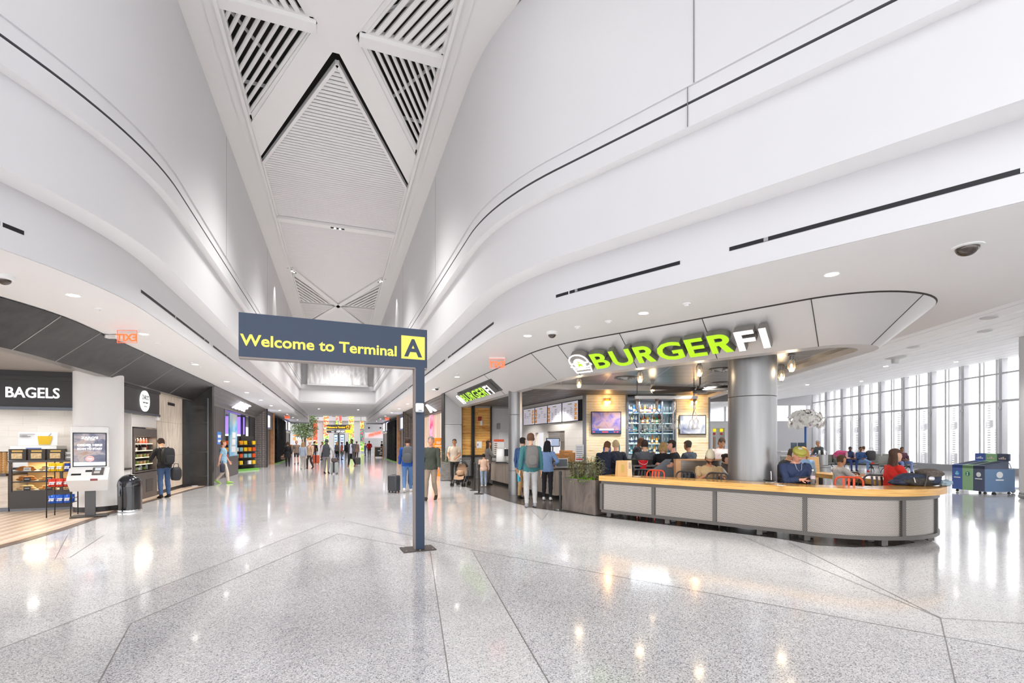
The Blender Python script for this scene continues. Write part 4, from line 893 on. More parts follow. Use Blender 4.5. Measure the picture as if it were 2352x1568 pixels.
def bottle(kind, shape, lab, loc):
    key = (kind, shape)
    if key in PROT: return dup(PROT[key], None, loc, None, lab)
    t = thing('liquor_bottle', lab, 'bottle', loc, FACE, 'bottles on the back bar'); PROT[key] = t; c, r = BC[kind]
    k = (1.0, .88, 1.12)[shape]; w_ = (.040, .046, .035)[shape]
    MB().lathe([(0, 0), (w_ * .95, 0), (w_, .01), (w_, .17 * k), (w_ * .75, .205 * k), (.014, .235 * k), (.013, .275 * k)], n=14).build('glass_body', mat('bottle_glass_' + kind, c, r, coat=.4), t)
    MB().lathe([(w_ + .001, .045), (w_ + .001, .13 * k)], n=14).build('label', mat('bottle_label_' + ('dark' if kind in ('clear', 'pale') else 'cream'), '4a5a78' if kind in ('clear', 'pale') else 'eee6d2', .6), t)
    MB().lathe([(.015, .262 * k), (.015, .30 * k), (0, .301 * k)], n=10).build('cap', mat('bottle_cap_' + ('black' if shape else 'silver'), '26221f' if shape else 'b0a89a', .4), t); return t
rows_mid = [['clear', 'amber', 'clear', 'gold', 'pale', 'clear', 'gold', 'clear', 'clear'], ['clear', 'clear', 'clear', 'clear', 'pale', 'amber', 'pale', 'gold', 'pale'], ['clear', 'dark', 'green', 'clear', 'teal', 'green', 'teal', 'clear', 'blue'],
            ['dark', 'amber', 'red', 'gold', 'clear', 'dark', 'amber', 'green', 'red'], ['amber', 'dark', 'gold', 'dark', 'red', 'clear', 'amber', 'pale', 'blue']]
rows_left = [['clear', 'teal', 'clear', 'clear'], ['clear', 'clear', 'clear', 'clear'], ['blue', 'blue', 'teal', 'teal'], ['clear', 'pale', 'clear', 'clear'], ['clear', 'clear', 'blue', 'blue']]
SN = ['lowest', 'second lowest', 'middle', 'second highest', 'top']; ON = ['first', 'second', 'third', 'fourth', 'fifth', 'sixth', 'seventh', 'eighth', 'ninth']
TM = Matrix.Translation((p0.x, p0.y, 0)) @ Matrix.Rotation(FACE, 4, 'Z')
for si, z in enumerate(SZ):
    for row, xa, xb, bay in ((rows_mid[si], D1 + .07, D2 - .07, 'wide centre bay'), (rows_left[si], XL + .09, D1 - .07, 'narrow left bay')):
        n = len(row)
        for i, kd in enumerate(row):
            x = xa + (xb - xa) * i / (n - 1)
            bottle(kd, (i * 7 + si * 3) % 3, '%s %s bottle from the left, %s shelf, %s of the back bar' % (ON[i], kd, SN[si], bay), TM @ Vector((x, .14 + .05 * ((i + si) % 2), z)))
gl = mat('drinking_glass', 'f2f5f6', 0.05, trans=0.7, ior=1.1); gp = None
for si, z in enumerate(SZ):
    for i in range(3):
        lab = '%s clear glass from the left, %s shelf, right bay of the back bar' % (ON[i], SN[si]); loc = TM @ Vector((D2 + .10 + .12 * i, .16, z))
        if gp is None:
            gp = thing('drinking_glass', lab, 'glass', loc, 0, 'glasses on the back bar'); MB().lathe([(0, .004), (.032, .0), (.034, .004), (.008, .012), (.007, .08), (.03, .11), (.038, .17), (.035, .21), (.033, .21)], n=14).build('bowl', gl, gp)
        else: dup(gp, None, loc, None, lab)
# ---- bar counter
bar_top = grain_mat('bar_wood_top', [(0.3, '9c6b3c'), (0.7, 'c08c55')], 4, (4, 4, 4), 0.3)
def face_thing(name, label, cat, u, d, z=0.0, group=None, rz=0.0):
    q = adp(u, d); return thing(name, label, cat, (q.x, q.y, z), FACE + rz, group)
def pxw(u, d, u0): return (u - u0) * d / FPX
bc = face_thing('bar_counter', 'long bar counter with brown top in front of the back bar', 'bar counter', 1388, 13.2, .006)
L = pxw(1665, 13.2, 1388)
MB().bb(0, L, -.1, .55, 1.02, 1.07).build('bar_top', bar_top, bc); MB().bb(.05, L - .05, .1, .5, .1, 1.02).build('bar_front', mat('bar_front_grey', '9fa1a4', .4, .3), bc); MB().bb(.08, L - .08, .16, .46, 0, .1).build('toe_kick', blk, bc)
MB().tube([(.1, -.05, .22), (L - .1, -.05, .22)], .022, 8).build('foot_rail', brushed, bc)
q = Matrix.Translation(adp(1388, 13.2)) @ Matrix.Rotation(FACE, 4, 'Z')
t = thing('drink_dispenser', 'blue topped drink dispenser on the left end of the bar', 'dispenser', q @ Vector((-.0 + .18, .2, 1.076)), FACE); t.location = q @ Vector((pxw(1364, 13.4, 1388) + .42, .25, 1.076))
MB().rbox((0, 0, .05), (.2, .24, .1), .02).build('base', black_slot, t); MB().cyl((0, 0, 0), .035, .1, .2, 12).build('neck', black_slot, t); MB().cyl((0, 0, 0), .11, .2, .42, 24).build('tank', mat('blue_tank', '2d4f9e', .25), t); MB().lathe([(.112, .42), (.1, .45), (.05, .46), (0, .48)], n=20).build('lid', mat('brown_lid', '5a4438', .4), t)
t = thing('beer_tap', 'tall chrome beer tap with a coloured handle on the bar', 'beer tap', q @ Vector((pxw(1386, 13.4, 1388) + .50, .3, 1.076)), FACE)
MB().lathe([(.04, 0), (.04, .02), (.022, .03), (.022, .3), (0, .31)], n=14).build('tower', bolt_m, t); MB().tube([(0, 0, .26), (0, -.09, .26), (0, -.1, .2)], .012, 8).build('spout', bolt_m, t); MB().ell((0, -.03, .42), (.02, .02, .12), 10).build('handle', mat('teal_handle', '3f8f9a', .3), t)
# ---- service station with red bucket
st = face_thing('service_station', 'grey service cabinet with a sloping side panel between the bar and the booths', 'cabinet', 1455, 11.4, .006); L = pxw(1550, 11.4, 1455)
MB().bb(0, L * .55, .02, .6, 1.05, 1.09).build('shelf_top', steel_dk, st); MB().bb(0, L * .55, .3, .62, 0, 1.22).build('back_panel', mat('black_recess', '1e1c1b', .6), st); MB().bb(-.0, .03, 0, .6, 0, 1.05).build('side_panel', steel_dk, st)
MB().bb(0, L * .55, .0, .6, .985, 1.005).build('counter_shelf', mat('grey_cabinet', '7f868c', .4), st)
p_ = MB(); pp = [(L * .48, 0.0), (L, 0.0), (L, 1.235), (L * .78, 1.235), (L * .48, 1.0)]; n = len(pp)
p_.add([(x, -.02, z) for x, z in pp] + [(x, .02, z) for x, z in pp], [tuple(range(n)), tuple(range(2 * n - 1, n - 1, -1))] + [(i, n + i, n + (i + 1) % n, (i + 1) % n) for i in range(n)]); p_.build('sloping_panel', mat('blue_grey_panel', '878c92', .35, .3), st)
bu = face_thing('bucket', 'bright red bucket with a wire handle on the service cabinet', 'bucket', 1477, 11.5, 1.0115); red = mat('red_plastic', 'd8202c', .35)
MB().lathe([(0, .004), (.085, .0), (.115, .2), (.12, .2), (.12, .19), (.108, .19), (.08, .01), (0, .01)], n=24).build('pail', red, bu); MB().tube([(-.115, 0, .17), (-.08, -.1, .12), (0, -.13, .1), (.08, -.1, .14), (.115, 0, .18)], .004, 6).build('handle', wht_pl, bu)
# ---- booth divider
bd = face_thing('booth_divider', 'booth divider with wooden rail, wooden end post and steel mesh panel behind the counter', 'booth divider', 1551, 10.6, .006); L = pxw(1700, 10.6, 1551)
wood_l = grain_mat('light_booth_wood', [(0.3, 'c98f5f'), (0.7, 'e0b083')], 4, (1, 6, 1), .45)
MB().bb(0, L, -.05, .12, 1.235, 1.265).build('top_rail', wood_l, bd); MB().bb(0, .11, -.04, .1, 0, 1.234).build('end_post', wood_l, bd)
uvstrip([(.11, .03, 1.23), (L, .03, 1.23)], [(.11, .03, .9), (L, .03, .9)], 'mesh_panel', perf, bd)
MB().bb(.11, L, .0, .06, .0, .9).build('lower_panel', steel_dk, bd); MB().bb(L * .53, L * .53 + .06, -.01, .07, .9, 1.235).build('stile', steel_dk, bd)
nv = mat('navy_vinyl', '1f2733', .35)
for i in range(3): MB().rbox((.12 + (L - .12) * (i + .5) / 3, -.12, .70), ((L - .12) / 3 - .01, .16, .5), .05).build('back_cushion', nv, bd)
MB().rbox(((L + .1) / 2, -.4, .44), (L - .12, .5, .1), .04).build('seat_cushion', nv, bd); MB().bb(.12, L, -.6, -.08, 0, .39).build('seat_base', steel_dk, bd)
# ---- pendant rail with four pendant clusters
pr = face_thing('pendant_rail', 'long white beam hung from the ceiling carrying four pendant lamp clusters', 'ceiling rail', 1459, 12.2, 0); L = pxw(1601, 12.2, 1459); zr = CAMH + (1015 - 912.5) * 12.2 / FPX
MB().bb(0, L, -.05, .05, zr - .04, zr + .04).build('beam', mat('white_beam', 'eeecea', .4), pr)
for x in (.05, L - .08): MB().cyl((x, 0, 0), .01, zr + .04, 3.3, 8).build('hanger', blk, pr)
rope = grain_mat('jute_and_chrome_cord', [(0.35, '6a5443'), (0.5, 'a58f7a'), (0.65, 'e6e2dd')], 60, rough=.5); bulb = mat('clear_bulb_glass', 'f3efe9', .05, trans=.8, ior=1.1, alpha=.45)
pc0 = None
for i, (u, lb) in enumerate(((1463, 'leftmost pendant lamp cluster on the white rail'), (1509, 'second pendant lamp cluster from the left on the white rail'), (1549, 'third pendant lamp cluster from the left on the white rail'), (1595, 'rightmost pendant lamp cluster, in front of the right television'))):
    loc = Matrix.Translation(adp(1459, 12.2)) @ Matrix.Rotation(FACE, 4, 'Z') @ Vector((pxw(u, 12.2, 1459), 0, 0)); rz = FACE + i * .5
    if pc0 is not None: dup(pc0, None, loc, rz, lb); continue
    pc0 = t = thing('pendant_cluster', lb, 'pendant lamp', loc, rz, 'pendant clusters over the bar'); z1 = zr - .04
    MB().bb(-.04, .04, -.03, .03, z1 - .06, z1).build('canopy', mat('bronze_canopy', '6a5648', .4, .5), t); MB().tube([(0, 0, z1 - .05), (0.008, 0, z1 - .14), (-.008, 0, z1 - .2), (0, 0, z1 - .27)], .03, 8).build('wrapped_cord', rope, t)
    for sx in (-1, 1):
        MB().tube([(0, 0, z1 - .27), (sx * .06, 0, z1 - .32), (sx * .16, 0, z1 - .42), (sx * .17, 0, z1 - .52)], .012, 6).build('arm', rope, t)
        for k in range(3):
            a = k * 2.1 + sx; x, y = sx * .17 + .075 * math.cos(a), .075 * math.sin(a)
            MB().tube([(sx * .17, 0, z1 - .5), (x, y, z1 - .57), (x, y, z1 - .63)], .007, 6).build('cord', rope, t)
            MB().lathe([(.012, z1 - .62), (.02, z1 - .65), (.045, z1 - .74), (.04, z1 - .77), (0, z1 - .78)], (x, y, 0), 12).build('bulb', bulb, t)
# ---- ceiling fan
fa = face_thing('ceiling_fan', 'dark industrial ceiling fan with thin blades above the bar stools', 'ceiling fan', 1608, 11.2, 0); zf = CAMH + (1015 - 900) * 11.2 / FPX
MB().cyl((0, 0, 0), .018, zf + .1, 3.3, 10).build('rod', blk, fa); MB().lathe([(0, zf - .03), (.16, zf - .03), (.165, zf), (.16, zf + .03), (.08, zf + .06), (.07, zf + .14), (0, zf + .14)], n=28).build('motor_hub', steel_dk, fa)
for k in range(6):
    a = R(60 * k + 12); m_ = MB(); dx, dy = math.cos(a), math.sin(a); pa, pb_ = Vector((dx * .14, dy * .14, zf + .07)), Vector((dx * 1.25, dy * 1.25, zf + .07)); s_ = Vector((-dy, dx, 0)) * .06; up = Vector((0, 0, .03))
    m_.add([pa - s_ - up, pb_ - s_ - up, pb_ + s_ + up, pa + s_ + up] + [x + Vector((0, 0, .012)) for x in (pa - s_ - up, pb_ - s_ - up, pb_ + s_ + up, pa + s_ + up)], [(0, 3, 2, 1), (4, 5, 6, 7), (0, 1, 5, 4), (1, 2, 6, 5), (2, 3, 7, 6), (3, 0, 4, 7)]); m_.build('blade', steel_dk, fa)
# ---- caged jar lamps under the mesh ceiling
warm = mat('warm_filament', 'ffe2b0', .3, emit='ffc46a', es=8); jar = mat('jar_glass', 'f4f2ee', .06, trans=.8, ior=1.1, alpha=.5)
cl0 = None
for u, v, lb in ((1330, 880, 'caged jar lamp under the mesh ceiling left of the television'), (1470, 867, 'caged jar lamp above the left end of the back bar'), (1499, 892, 'bright amber jar lamp above the middle of the back bar'),
                 (1606, 852, 'caged jar lamp above the ceiling fan'), (1795, 862, 'bright jar lamp just right of the big column'), (1818, 840, 'jar lamp nearest the round end of the fascia')):
    d = (3.08 - CAMH) * FPX / (VY - v); q = adp(u, d)
    if cl0 is not None: dup(cl0, None, (q.x, q.y, 0), None, lb)
    else:
        cl0 = t = thing('jar_lamp', lb, 'ceiling lamp', (q.x, q.y, 0), 0, 'jar lamps under the restaurant ceiling')
        MB().lathe([(.06, 3.29), (.06, 3.27), (.035, 3.26), (.035, 3.19), (0, 3.19)], n=16).build('mount', brushed, t); MB().lathe([(.045, 3.2), (.06, 3.16), (.06, 3.02), (.04, 2.97), (0, 2.96)], n=16).build('jar', jar, t)
        MB().ell((0, 0, 3.08), (.022, .022, .04), 10).build('bulb', warm, t); cg = MB()
        for k in range(6): a = k * math.pi / 3; cg.tube([(.05 * math.cos(a), .05 * math.sin(a), 3.2), (.066 * math.cos(a), .066 * math.sin(a), 3.15), (.066 * math.cos(a), .066 * math.sin(a), 3.03), (.0, .0, 2.945)], .0035, 4)
        cg.build('cage', brushed, t)
    lamp('jar_glow', 'POINT', (q.x, q.y, 3.0), 3.5, (1, .78, .5), .08)
df0 = None
for u, v, lb in ((1437, 868, 'round air diffuser in the restaurant ceiling above the left television'), (1658, 849, 'round air diffuser left of the big column, nearer one'), (1657, 880, 'round air diffuser left of the big column, farther one')):
    q = at(u, v, 3.29)
    if df0: dup(df0, None, (q.x, q.y, 3.295), None, lb); continue
    df0 = t = thing('round_diffuser', lb, 'air diffuser', (q.x, q.y, 3.295), 0, 'round diffusers in the restaurant ceiling')
    for k, r_ in enumerate((.28, .21, .14, .07)): MB().lathe([(r_, 0), (r_ - .01, -.02 - .012 * k), (r_ - .05, -.01 - .012 * k), (r_ - .055, 0)], n=32).build('ring', brushed, t)
# spots added to brighten the restaurant and its walls, without fittings
for x, y in ((6.6, 19.0), (7.2, 16.2), (6.6, 14.0), (9.0, 11.8), (11.0, 11.0), (10.6, 8.5), (8.4, 9.2), (8.9, 13.3), (11.2, 12.5)): lamp('restaurant_fill_light', 'SPOT', (x, y, 3.24), 125, (1, .96, .90), .14, spot=R(126), blend=.35)

# ================================================================ ORDERING COUNTER AND MENU WALL
tile_f = planks_mat('counter_wood_tile', 'cbbdae', 'bfb1a3', '9c9187', 1.5, rot=(R(90), 0, R(90)), bw=1.2, bh=0.2, rough=.45, mortar=.004, spot='cfc4b8')
oc = thing('order_counter', 'ordering counter with pale plank front and dark top along the restaurant queue', 'counter', (0, 0, .006))
MB().bb(5.88, 6.5, 12.45, 18.6, .1, .85).build('front', tile_f, oc); MB().bb(5.93, 6.45, 12.5, 18.55, 0, .1).build('toe_kick', blk, oc); MB().bb(5.82, 6.56, 12.4, 18.65, .85, .89).build('top', mat('dark_counter_top', '463f3a', .3), oc)
scr = mat('menu_screen_pale', 'e4e0ea', .35, emit='dcd8e6', es=.22); ink = mat('menu_print', '9b98a8', .6); green_ink = mat('menu_green', '8fae5a', .6); foodm = grain_mat('menu_food_picture', [(0.3, '7a3a1e'), (0.45, 'c87a35'), (0.6, 'e2bf8a'), (0.75, '8a4a5a')], 14, emit=.3)
rgm = random.Random(5)
for i in range(4):
    y1 = 20.15 - i * 1.32; y0 = y1 - 1.28; t = thing('menu_screen', ['first', 'second', 'third', 'rightmost'][i] + ' lit menu screen from the left above the kitchen pass', 'menu screen', (7.99, y1, 2.40), R(-90), 'menu screens over the ordering counter')
    MB().bb(0, 1.28, -.05, 0, 0, .74).build('bezel', black_slot, t); MB().bb(.02, 1.26, -.054, -.05, .02, .72).build('screen', scr, t)
    tx = MB(); gx = MB()
    for c in range(4):
        for r_ in range(rgm.randint(2, 5)): tx.bb(.12 + c * .28, .12 + c * .28 + rgm.uniform(.1, .22), -.0565, -.055, .5 - r_ * .06 - (c % 2) * .12, .52 - r_ * .06 - (c % 2) * .12)
    gx.bb(.5, .8, -.0565, -.055, .62, .65); tx.build('printed_lines', ink, t); gx.build('heading', green_ink, t)
    fx = 1.0 if i in (0, 3) else .03
    for r_ in range(4): MB().bb(fx, fx + .2, -.0575, -.055, .06 + r_ * .15, .18 + r_ * .15).build('food_picture', foodm, t)
MB().bb(7.96, 8.0, 14.72, 14.98, 2.4, 3.14).build('screen_blank', black_slot, thing('blank_panel', 'narrow black panel right of the last menu screen', 'panel'))
# kitchen seen through the pass
kt = MB(); kt.bb(10.2, 10.3, 14.5, 21, 0, 3.3); struct(kt.build('wall_kitchen', tile_w)); lamp('kitchen_light', 'AREA', (9.2, 17.2, 3.2), 90, (1, .93, .82), 1.2)
steel_w = mat('kitchen_steel', 'c9c6c2', .3, .6)
ks = thing('kitchen_rack', 'steel kitchen rack with orange trays seen through the pass window', 'rack', (9.0, 16.9, .006))
for y in (-.7, .7): MB().bb(-.02, .02, y - .02, y + .02, 0, 2.0).build('upright', steel_w, ks)
for z in (1.05, 1.5, 1.85): MB().bb(-.2, .2, -.7, .7, z - .02, z).build('shelf', steel_w, ks)
orf = mat('tray_orange_glow', 'e8913a', .5, emit='ff9a3a', es=.4)  # trays given a glow of their own; no heat lamp is built
for k in range(5): tag(MB().rbox((0, 0, .09), (.2, .2, .18), .03).build('food_tray', orf, None, (9.0, 16.4 + k * .25, 1.857)), ON[k] + ' orange food tray from the right on the upper kitchen rack shelf', 'food tray', 'food trays on the kitchen rack')
sh = thing('roller_shutter', 'grey roller shutter half closed over the kitchen pass', 'shutter'); s2 = MB()
for k in range(7): s2.bb(8.05, 8.09, 16.12, 17.68, 1.68 + k * .057, 1.73 + k * .057)
s2.build('slats', mat('shutter_grey', '97928d', .4, .4), sh); MB().bb(7.97, 8.17, 16.1, 17.7, 1.0, 1.03).build('sill', steel_w, sh)
kraft_b = mat('kraft_box', 'b9834e', .8)
for k, (x, y, h_, lb) in enumerate(((7.3, 13.9, .30, 'stack of brown kraft boxes behind the ordering counter by the planter'), (7.3, 14.6, .36, 'taller stack of brown kraft boxes under the pass'), (7.3, 15.4, .26, 'low stack of brown kraft boxes left of the pass'))):
    t = thing('box_stack', lb, 'boxes', (x, y, 1.01), 0, 'stacks of kraft boxes')
    for j in range(int(h_ / .06)): MB().box((0, random.uniform(-.01, .01), .03 + j * .06), (.3, .4, .056)).build('box', kraft_b, t)
hb2 = thing('back_counter', 'steel back counter under the menu wall', 'counter', (7.35, 16, .006)); MB().bb(-.3, .55, -3.2, 3.5, 0, .96).build('body', steel_w, hb2); MB().bb(-.35, .55, -3.25, 3.5, .96, 1.0).build('top', mat('dark_counter_top', '463f3a', .3), hb2)
q = adp(1270, 14.6); t = thing('till_monitor', 'small till monitor on a pole above the ordering counter', 'monitor', (q.x, q.y, .896), FACE + R(6))
z0 = CAMH - (1026 - 1015) * 14.6 / FPX - .896; MB().rbox((0, 0, z0 + .14), (.42, .04, .27), .012).build('bezel', black_slot, t); MB().bb(-.185, .185, -.026, -.021, z0 + .03, z0 + .25).build('screen', mat('till_screen', 'a9b6cf', .3, emit='a9b8d8', es=.25), t); MB().bb(-.17, -.05, -.029, -.026, z0 + .08, z0 + .22).build('screen_window', scr, t); MB().cyl((0, .03, 0), .018, 0, z0 + .1, 10).build('pole', black_slot, t); MB().cyl((0, .03, 0), .09, 0, .015, 20).build('base', black_slot, t)
q = adp(1290, 14.05); t = thing('framed_board', 'white framed grey board on the end of the ordering counter', 'board', (q.x, q.y, .896), FACE + R(10)); MB().rbox((0, 0, .14), (.38, .02, .27), .008).build('frame', wht_pl, t); MB().bb(-.17, .17, -.014, -.0105, .03, .25).build('slate', mat('slate_grey', '73777d', .7), t)
q = adp(1331, 13.6); t = thing('notice_stand', 'white printed notice standing left of the pine wall', 'notice', (q.x, q.y, 1.0), FACE); MB().bb(-.015, .015, .01, .03, -.99, .2).build('pole', blk, t); MB().bb(-.12, .12, 0, .01, .1, .58).build('sheet', wht_pl, t); m_ = MB()
for k in range(6): m_.bb(-.09, .09, -.003, 0, .5 - k * .06, .52 - k * .06)
m_.build('printed_lines', ink, t); MB().bb(-.1, .1, -.003, -.0005, .14, .18).build('red_line', red, t); MB().bb(-.12, .12, -.1, .12, -.994, -.98).build('foot', blk, t)
q = adp(1151, 17.2); t = thing('drinks_machine', 'steel drinks machine on the ordering counter left of the slim column', 'machine', (q.x, q.y, .896), FACE); MB().rbox((0, .1, .28), (.36, .4, .52), .03).build('body', steel_w, t); MB().bb(.12, .26, -.14, -.1, .25, .5).build('screen', black_slot, t); MB().bb(-.2, .2, -.16, .25, 0, .03).build('drip_tray', black_slot, t)
q = adp(1146, 20.4); t = thing('price_board', 'orange headed white price board by the grey side door', 'notice board', (q.x, q.y, 1.05), FACE); MB().bb(-.22, .22, 0, .02, 0, .72).build('board', wht_pl, t); MB().bb(-.22, .22, -.004, 0, .62, .72).build('heading', mat('orange_print', 'd8552c', .5), t); m_ = MB()
for k in range(6): m_.bb(-.2, -.08, -.004, 0, .1 + k * .085, .14 + k * .085)
m_.build('price_lines', mat('brown_print', '9a6a4c', .6), t); MB().bb(-.02, .02, .02, .06, -1.044, .3).build('post', blk, t)
t = thing('fire_alarm', 'red fire alarm on the orange pine wall', 'alarm', (6.1, 20.945, 2.62), 0); MB().bb(-.09, .06, -.06, 0, 0, .2).build('horn', mat('alarm_red', '9c2f24', .4), t); MB().bb(0, .1, -.05, 0, -.2, .04).build('strobe', wht_pl, t)
t = thing('wall_notice', 'white paper notice taped to the orange pine wall', 'notice', (6.05, 20.945, 1.38), 0); MB().bb(-.12, .14, -.006, 0, 0, .3).build('sheet', wht_pl, t); MB().bb(-.09, -.02, -.008, -.006, .1, .2).build('printed_mark', ink, t)
t = thing('door_closer_box', 'small grey box on the wall above the side door', 'wall box', (7.0, 20.998, 2.25), 0); MB().rbox((0, -.03, .14), (.14, .06, .26), .02).build('housing', greyd, t)
# ---- queue posts
for k, (u, v, lb) in enumerate(((1090, 1126, 'black queue post behind, left of the pair'), (1100, 1134, 'black queue post in front, right of the pair'), (1287, 1171, 'thin black queue post at the left corner of the steel planter'))):
    q = at(u, v); t = thing('queue_post', lb, 'queue post', (q.x, q.y, .0)); z_ = .93
    MB().lathe([(.165, .003), (.165, .012), (.12, .028), (.03, .034), (0, .035)], n=28).build('base', blk, t); MB().cyl((0, 0, 0), .03, .03, z_, 16).build('pole', blk, t); MB().lathe([(.036, z_ - .08), (.036, z_), (.02, z_ + .02), (0, z_ + .02)], n=16).build('belt_head', blk, t)
# ================================================================ BAGEL SHOP ON THE LEFT
def mirror(P): return [Vector((-p.x, p.y, p.z)) for p in P]
LT = mirror(foot_path(0.0, 20.8)[:22]) ; LB = mirror(foot_path(0.70, 20.8)[:22]); LI = mirror(foot_path(0.95, 20.8)[:22])
for Q in (LT, LB, LI): Q.append(Q[-1] + Vector((-FS, -FC, 0)) * 9)
char = grain_mat('charcoal_metal_panel', [(0.3, '2f2d2d'), (0.7, '403d3c')], 5, (1, 1, 1), 0.32, metal=0.6)
lb = MB(); lb.strip(pz(LB, 3.20), pz(LT, 3.80)); lb.cur = 1; lb.strip(pz(LI, 3.20), pz(LB, 3.20)); lb.cur = 0; lb.strip(pz(LI, 3.4), pz(LI, 3.2))
struct(lb.build('wall_bagel_fascia', [char, mat('grey_soffit_metal', '8d8a88', .35, .4)]))
jb = MB(); sm_ = mat('light_seam', '9b9793', .4, .4)
for u, v in ((8, 680), (168, 728), (240, 765), (345, 812), (410, 843), (455, 864)):
    q = at(u, v, 3.8); i = min(range(len(LT) - 1), key=lambda j: abs(LT[j].y - q.y)); w_ = (q.y - LT[i].y) / ((LT[i + 1].y - LT[i].y) or 1)
    if w_ < 0: i -= 1; w_ = (q.y - LT[i].y) / (LT[i + 1].y - LT[i].y)
    a = LT[i].lerp(LT[i + 1], w_); b = LB[i].lerp(LB[i + 1], w_); jb.bar((a.x, a.y, 3.80), (b.x, b.y, 3.20), .022, .012)
struct(jb.build('trim_bagel_fascia_seams', sm_))
# tiled shop floor with dark border
def chevron():
    m = bpy.data.materials.new('beige_chevron_tile'); m.use_nodes = True; N, L, b = nodes_of(m)
    tc = N.new('ShaderNodeTexCoord'); mp = N.new('ShaderNodeMapping'); mp.inputs['Rotation'].default_value = (0, 0, R(0)); L.new(tc.outputs['Object'], mp.inputs[0])
    br = N.new('ShaderNodeTexBrick'); br.inputs['Scale'].default_value = 1; br.inputs['Brick Width'].default_value = .24; br.inputs['Row Height'].default_value = .062; br.offset = .5; br.inputs['Mortar Size'].default_value = .004
    br.inputs['Color1'].default_value = lin('e6d5c4') + (1,); br.inputs['Color2'].default_value = lin('dfcbb7') + (1,); br.inputs['Mortar'].default_value = lin('b49f8c') + (1,)
    w = N.new('ShaderNodeTexWave'); w.wave_type = 'BANDS'; w.bands_direction = 'X'; w.inputs['Scale'].default_value = 1.3; w.inputs['Distortion'].default_value = 0
    L.new(mp.outputs[0], br.inputs[0]); L.new(mp.outputs[0], w.inputs[0]); r = ramp(N, [(0.35, 'e9ddd0'), (0.5, 'ffffff')]); L.new(w.outputs['Fac'], r.inputs[0])
    x = N.new('ShaderNodeMix'); x.data_type = 'RGBA'; x.blend_type = 'MULTIPLY'; x.inputs[0].default_value = 1; L.new(br.outputs[0], x.inputs[6]); L.new(r.outputs[0], x.inputs[7]); L.new(x.outputs[2], b.inputs['Base Color']); b.inputs['Roughness'].default_value = .35; return m
edg = [(-4.55, 20.8), (-4.74, 19.16), (-4.90, 15.5), (-4.92, 14.17), (-4.86, 12.8), (-4.82, 11.4), (-4.86, 10.3), (-4.95, 9.5), (-5.3, 8.4), (-7.2, 4.5)]
ins = [(x - .14 - .004 * i, y + .02) for i, (x, y) in enumerate(edg)]
struct(MB().add([(x, y, .005) for x, y in edg] + [(-9, 4.5, .005), (-9, 20.8, .005)], [tuple(range(len(edg) + 2))[::-1]]).build('floor_bagel_border', grain_mat('dark_brown_border', [(0.3, '5b4a40'), (0.7, '77655a')], 8, rough=.3)))
struct(MB().add([(x, y, .008) for x, y in ins] + [(-9, 4.5, .008), (-9, 20.8, .008)], [tuple(range(len(ins) + 2))[::-1]]).build('floor_bagel_tiles', chevron()))
# walls: tiled back wall, side wall, ceiling
cream_t = planks_mat('cream_wall_tile', 'e7e2dc', 'e2dcd5', 'd3ccc4', 2, rot=(R(90), 0, 0), bw=.6, bh=.3, rough=.3, mortar=.003, spot='f6f4f2')
cream_s = planks_mat('cream_side_tile', 'e9e6e2', 'e4e0db', 'd3ccc4', 2, rot=(R(90), 0, R(90)), bw=.6, bh=.3, rough=.3, mortar=.003, spot='f6f4f2')
wb = MB(); wb.bb(-12.5, -5.9, 16.8, 16.95, 0, 3.3); struct(wb.build('wall_bagel_back', cream_t))
ws_ = MB(); ws_.bb(-5.9, -5.75, 15.0, 16.95, 0, 3.3); ws_.bb(-5.85, -5.3, 15.75, 15.8, 0, 3.2); ws_.bb(-5.45, -5.32, 15.8, 17.7, 2.08, 2.42); struct(ws_.build('wall_bagel_side', cream_s))
struct(MB().bb(-12.5, -5.2, 8.0, 21, 3.32, 3.36).build('ceiling_bagel', mat('grey_shop_ceiling', 'a5a09b', .6)))
trav = grain_mat('travertine', [(0.25, 'a58f7e'), (0.4, 'cdbfae'), (0.55, 'e2d6c6'), (0.75, 'ece3d6')], 2.2, (6, 6, .7), .4, 8, .8)
tv_ = MB(); tv_.bb(-5.6, -5.30, 17.72, 20.25, .12, 3.2); struct(tv_.build('wall_travertine', trav)); tj = MB()
for z in (1.2, 2.3): tj.bb(-5.301, -5.297, 17.72, 20.25, z - .004, z + .004)
struct(tj.build('trim_travertine_joints', mat('stone_joint', 'a89a8b', .6))); struct(MB().bb(-5.6, -5.31, 17.72, 20.25, 0, .12).build('baseboard_travertine', blk))
t = thing('wall_slot_vent', 'small black slot vent high on the travertine wall', 'vent', (-5.295, 18.7, 2.88)); MB().bb(0, .02, -.02, .62, 0, .09).build('grille', black_slot, t)
gloss = grain_mat('glossy_charcoal_glass', [(0.3, '2c2b2b'), (0.7, '3a3838')], 2, rough=.12)
pw = MB(); pw.bb(-5.6, -5.2, 20.25, 20.9, 0, 3.3); pw.bb(-5.25, -4.55, 20.75, 20.95, .02, 3.8); struct(pw.build('wall_dark_portal', gloss))
pt = MB(); pt.bb(-4.56, -4.46, 20.7, 21.0, 0, 3.82); struct(pt.build('trim_portal_post', blk)); struct(MB().bb(-4.62, -4.57, 20.69, 20.76, 0, 3.3).build('trim_portal_edge', mat('grey_metal_trim', '6f7278', .4, .4)))
pr_ = MB()
for z in (.35, 1.25, 2.35): pr_.bb(-5.2, -4.6, 20.74, 20.752, z, z + .05)
struct(pr_.build('trim_portal_rails', mat('charcoal_rail', '4a4847', .3, .4)))
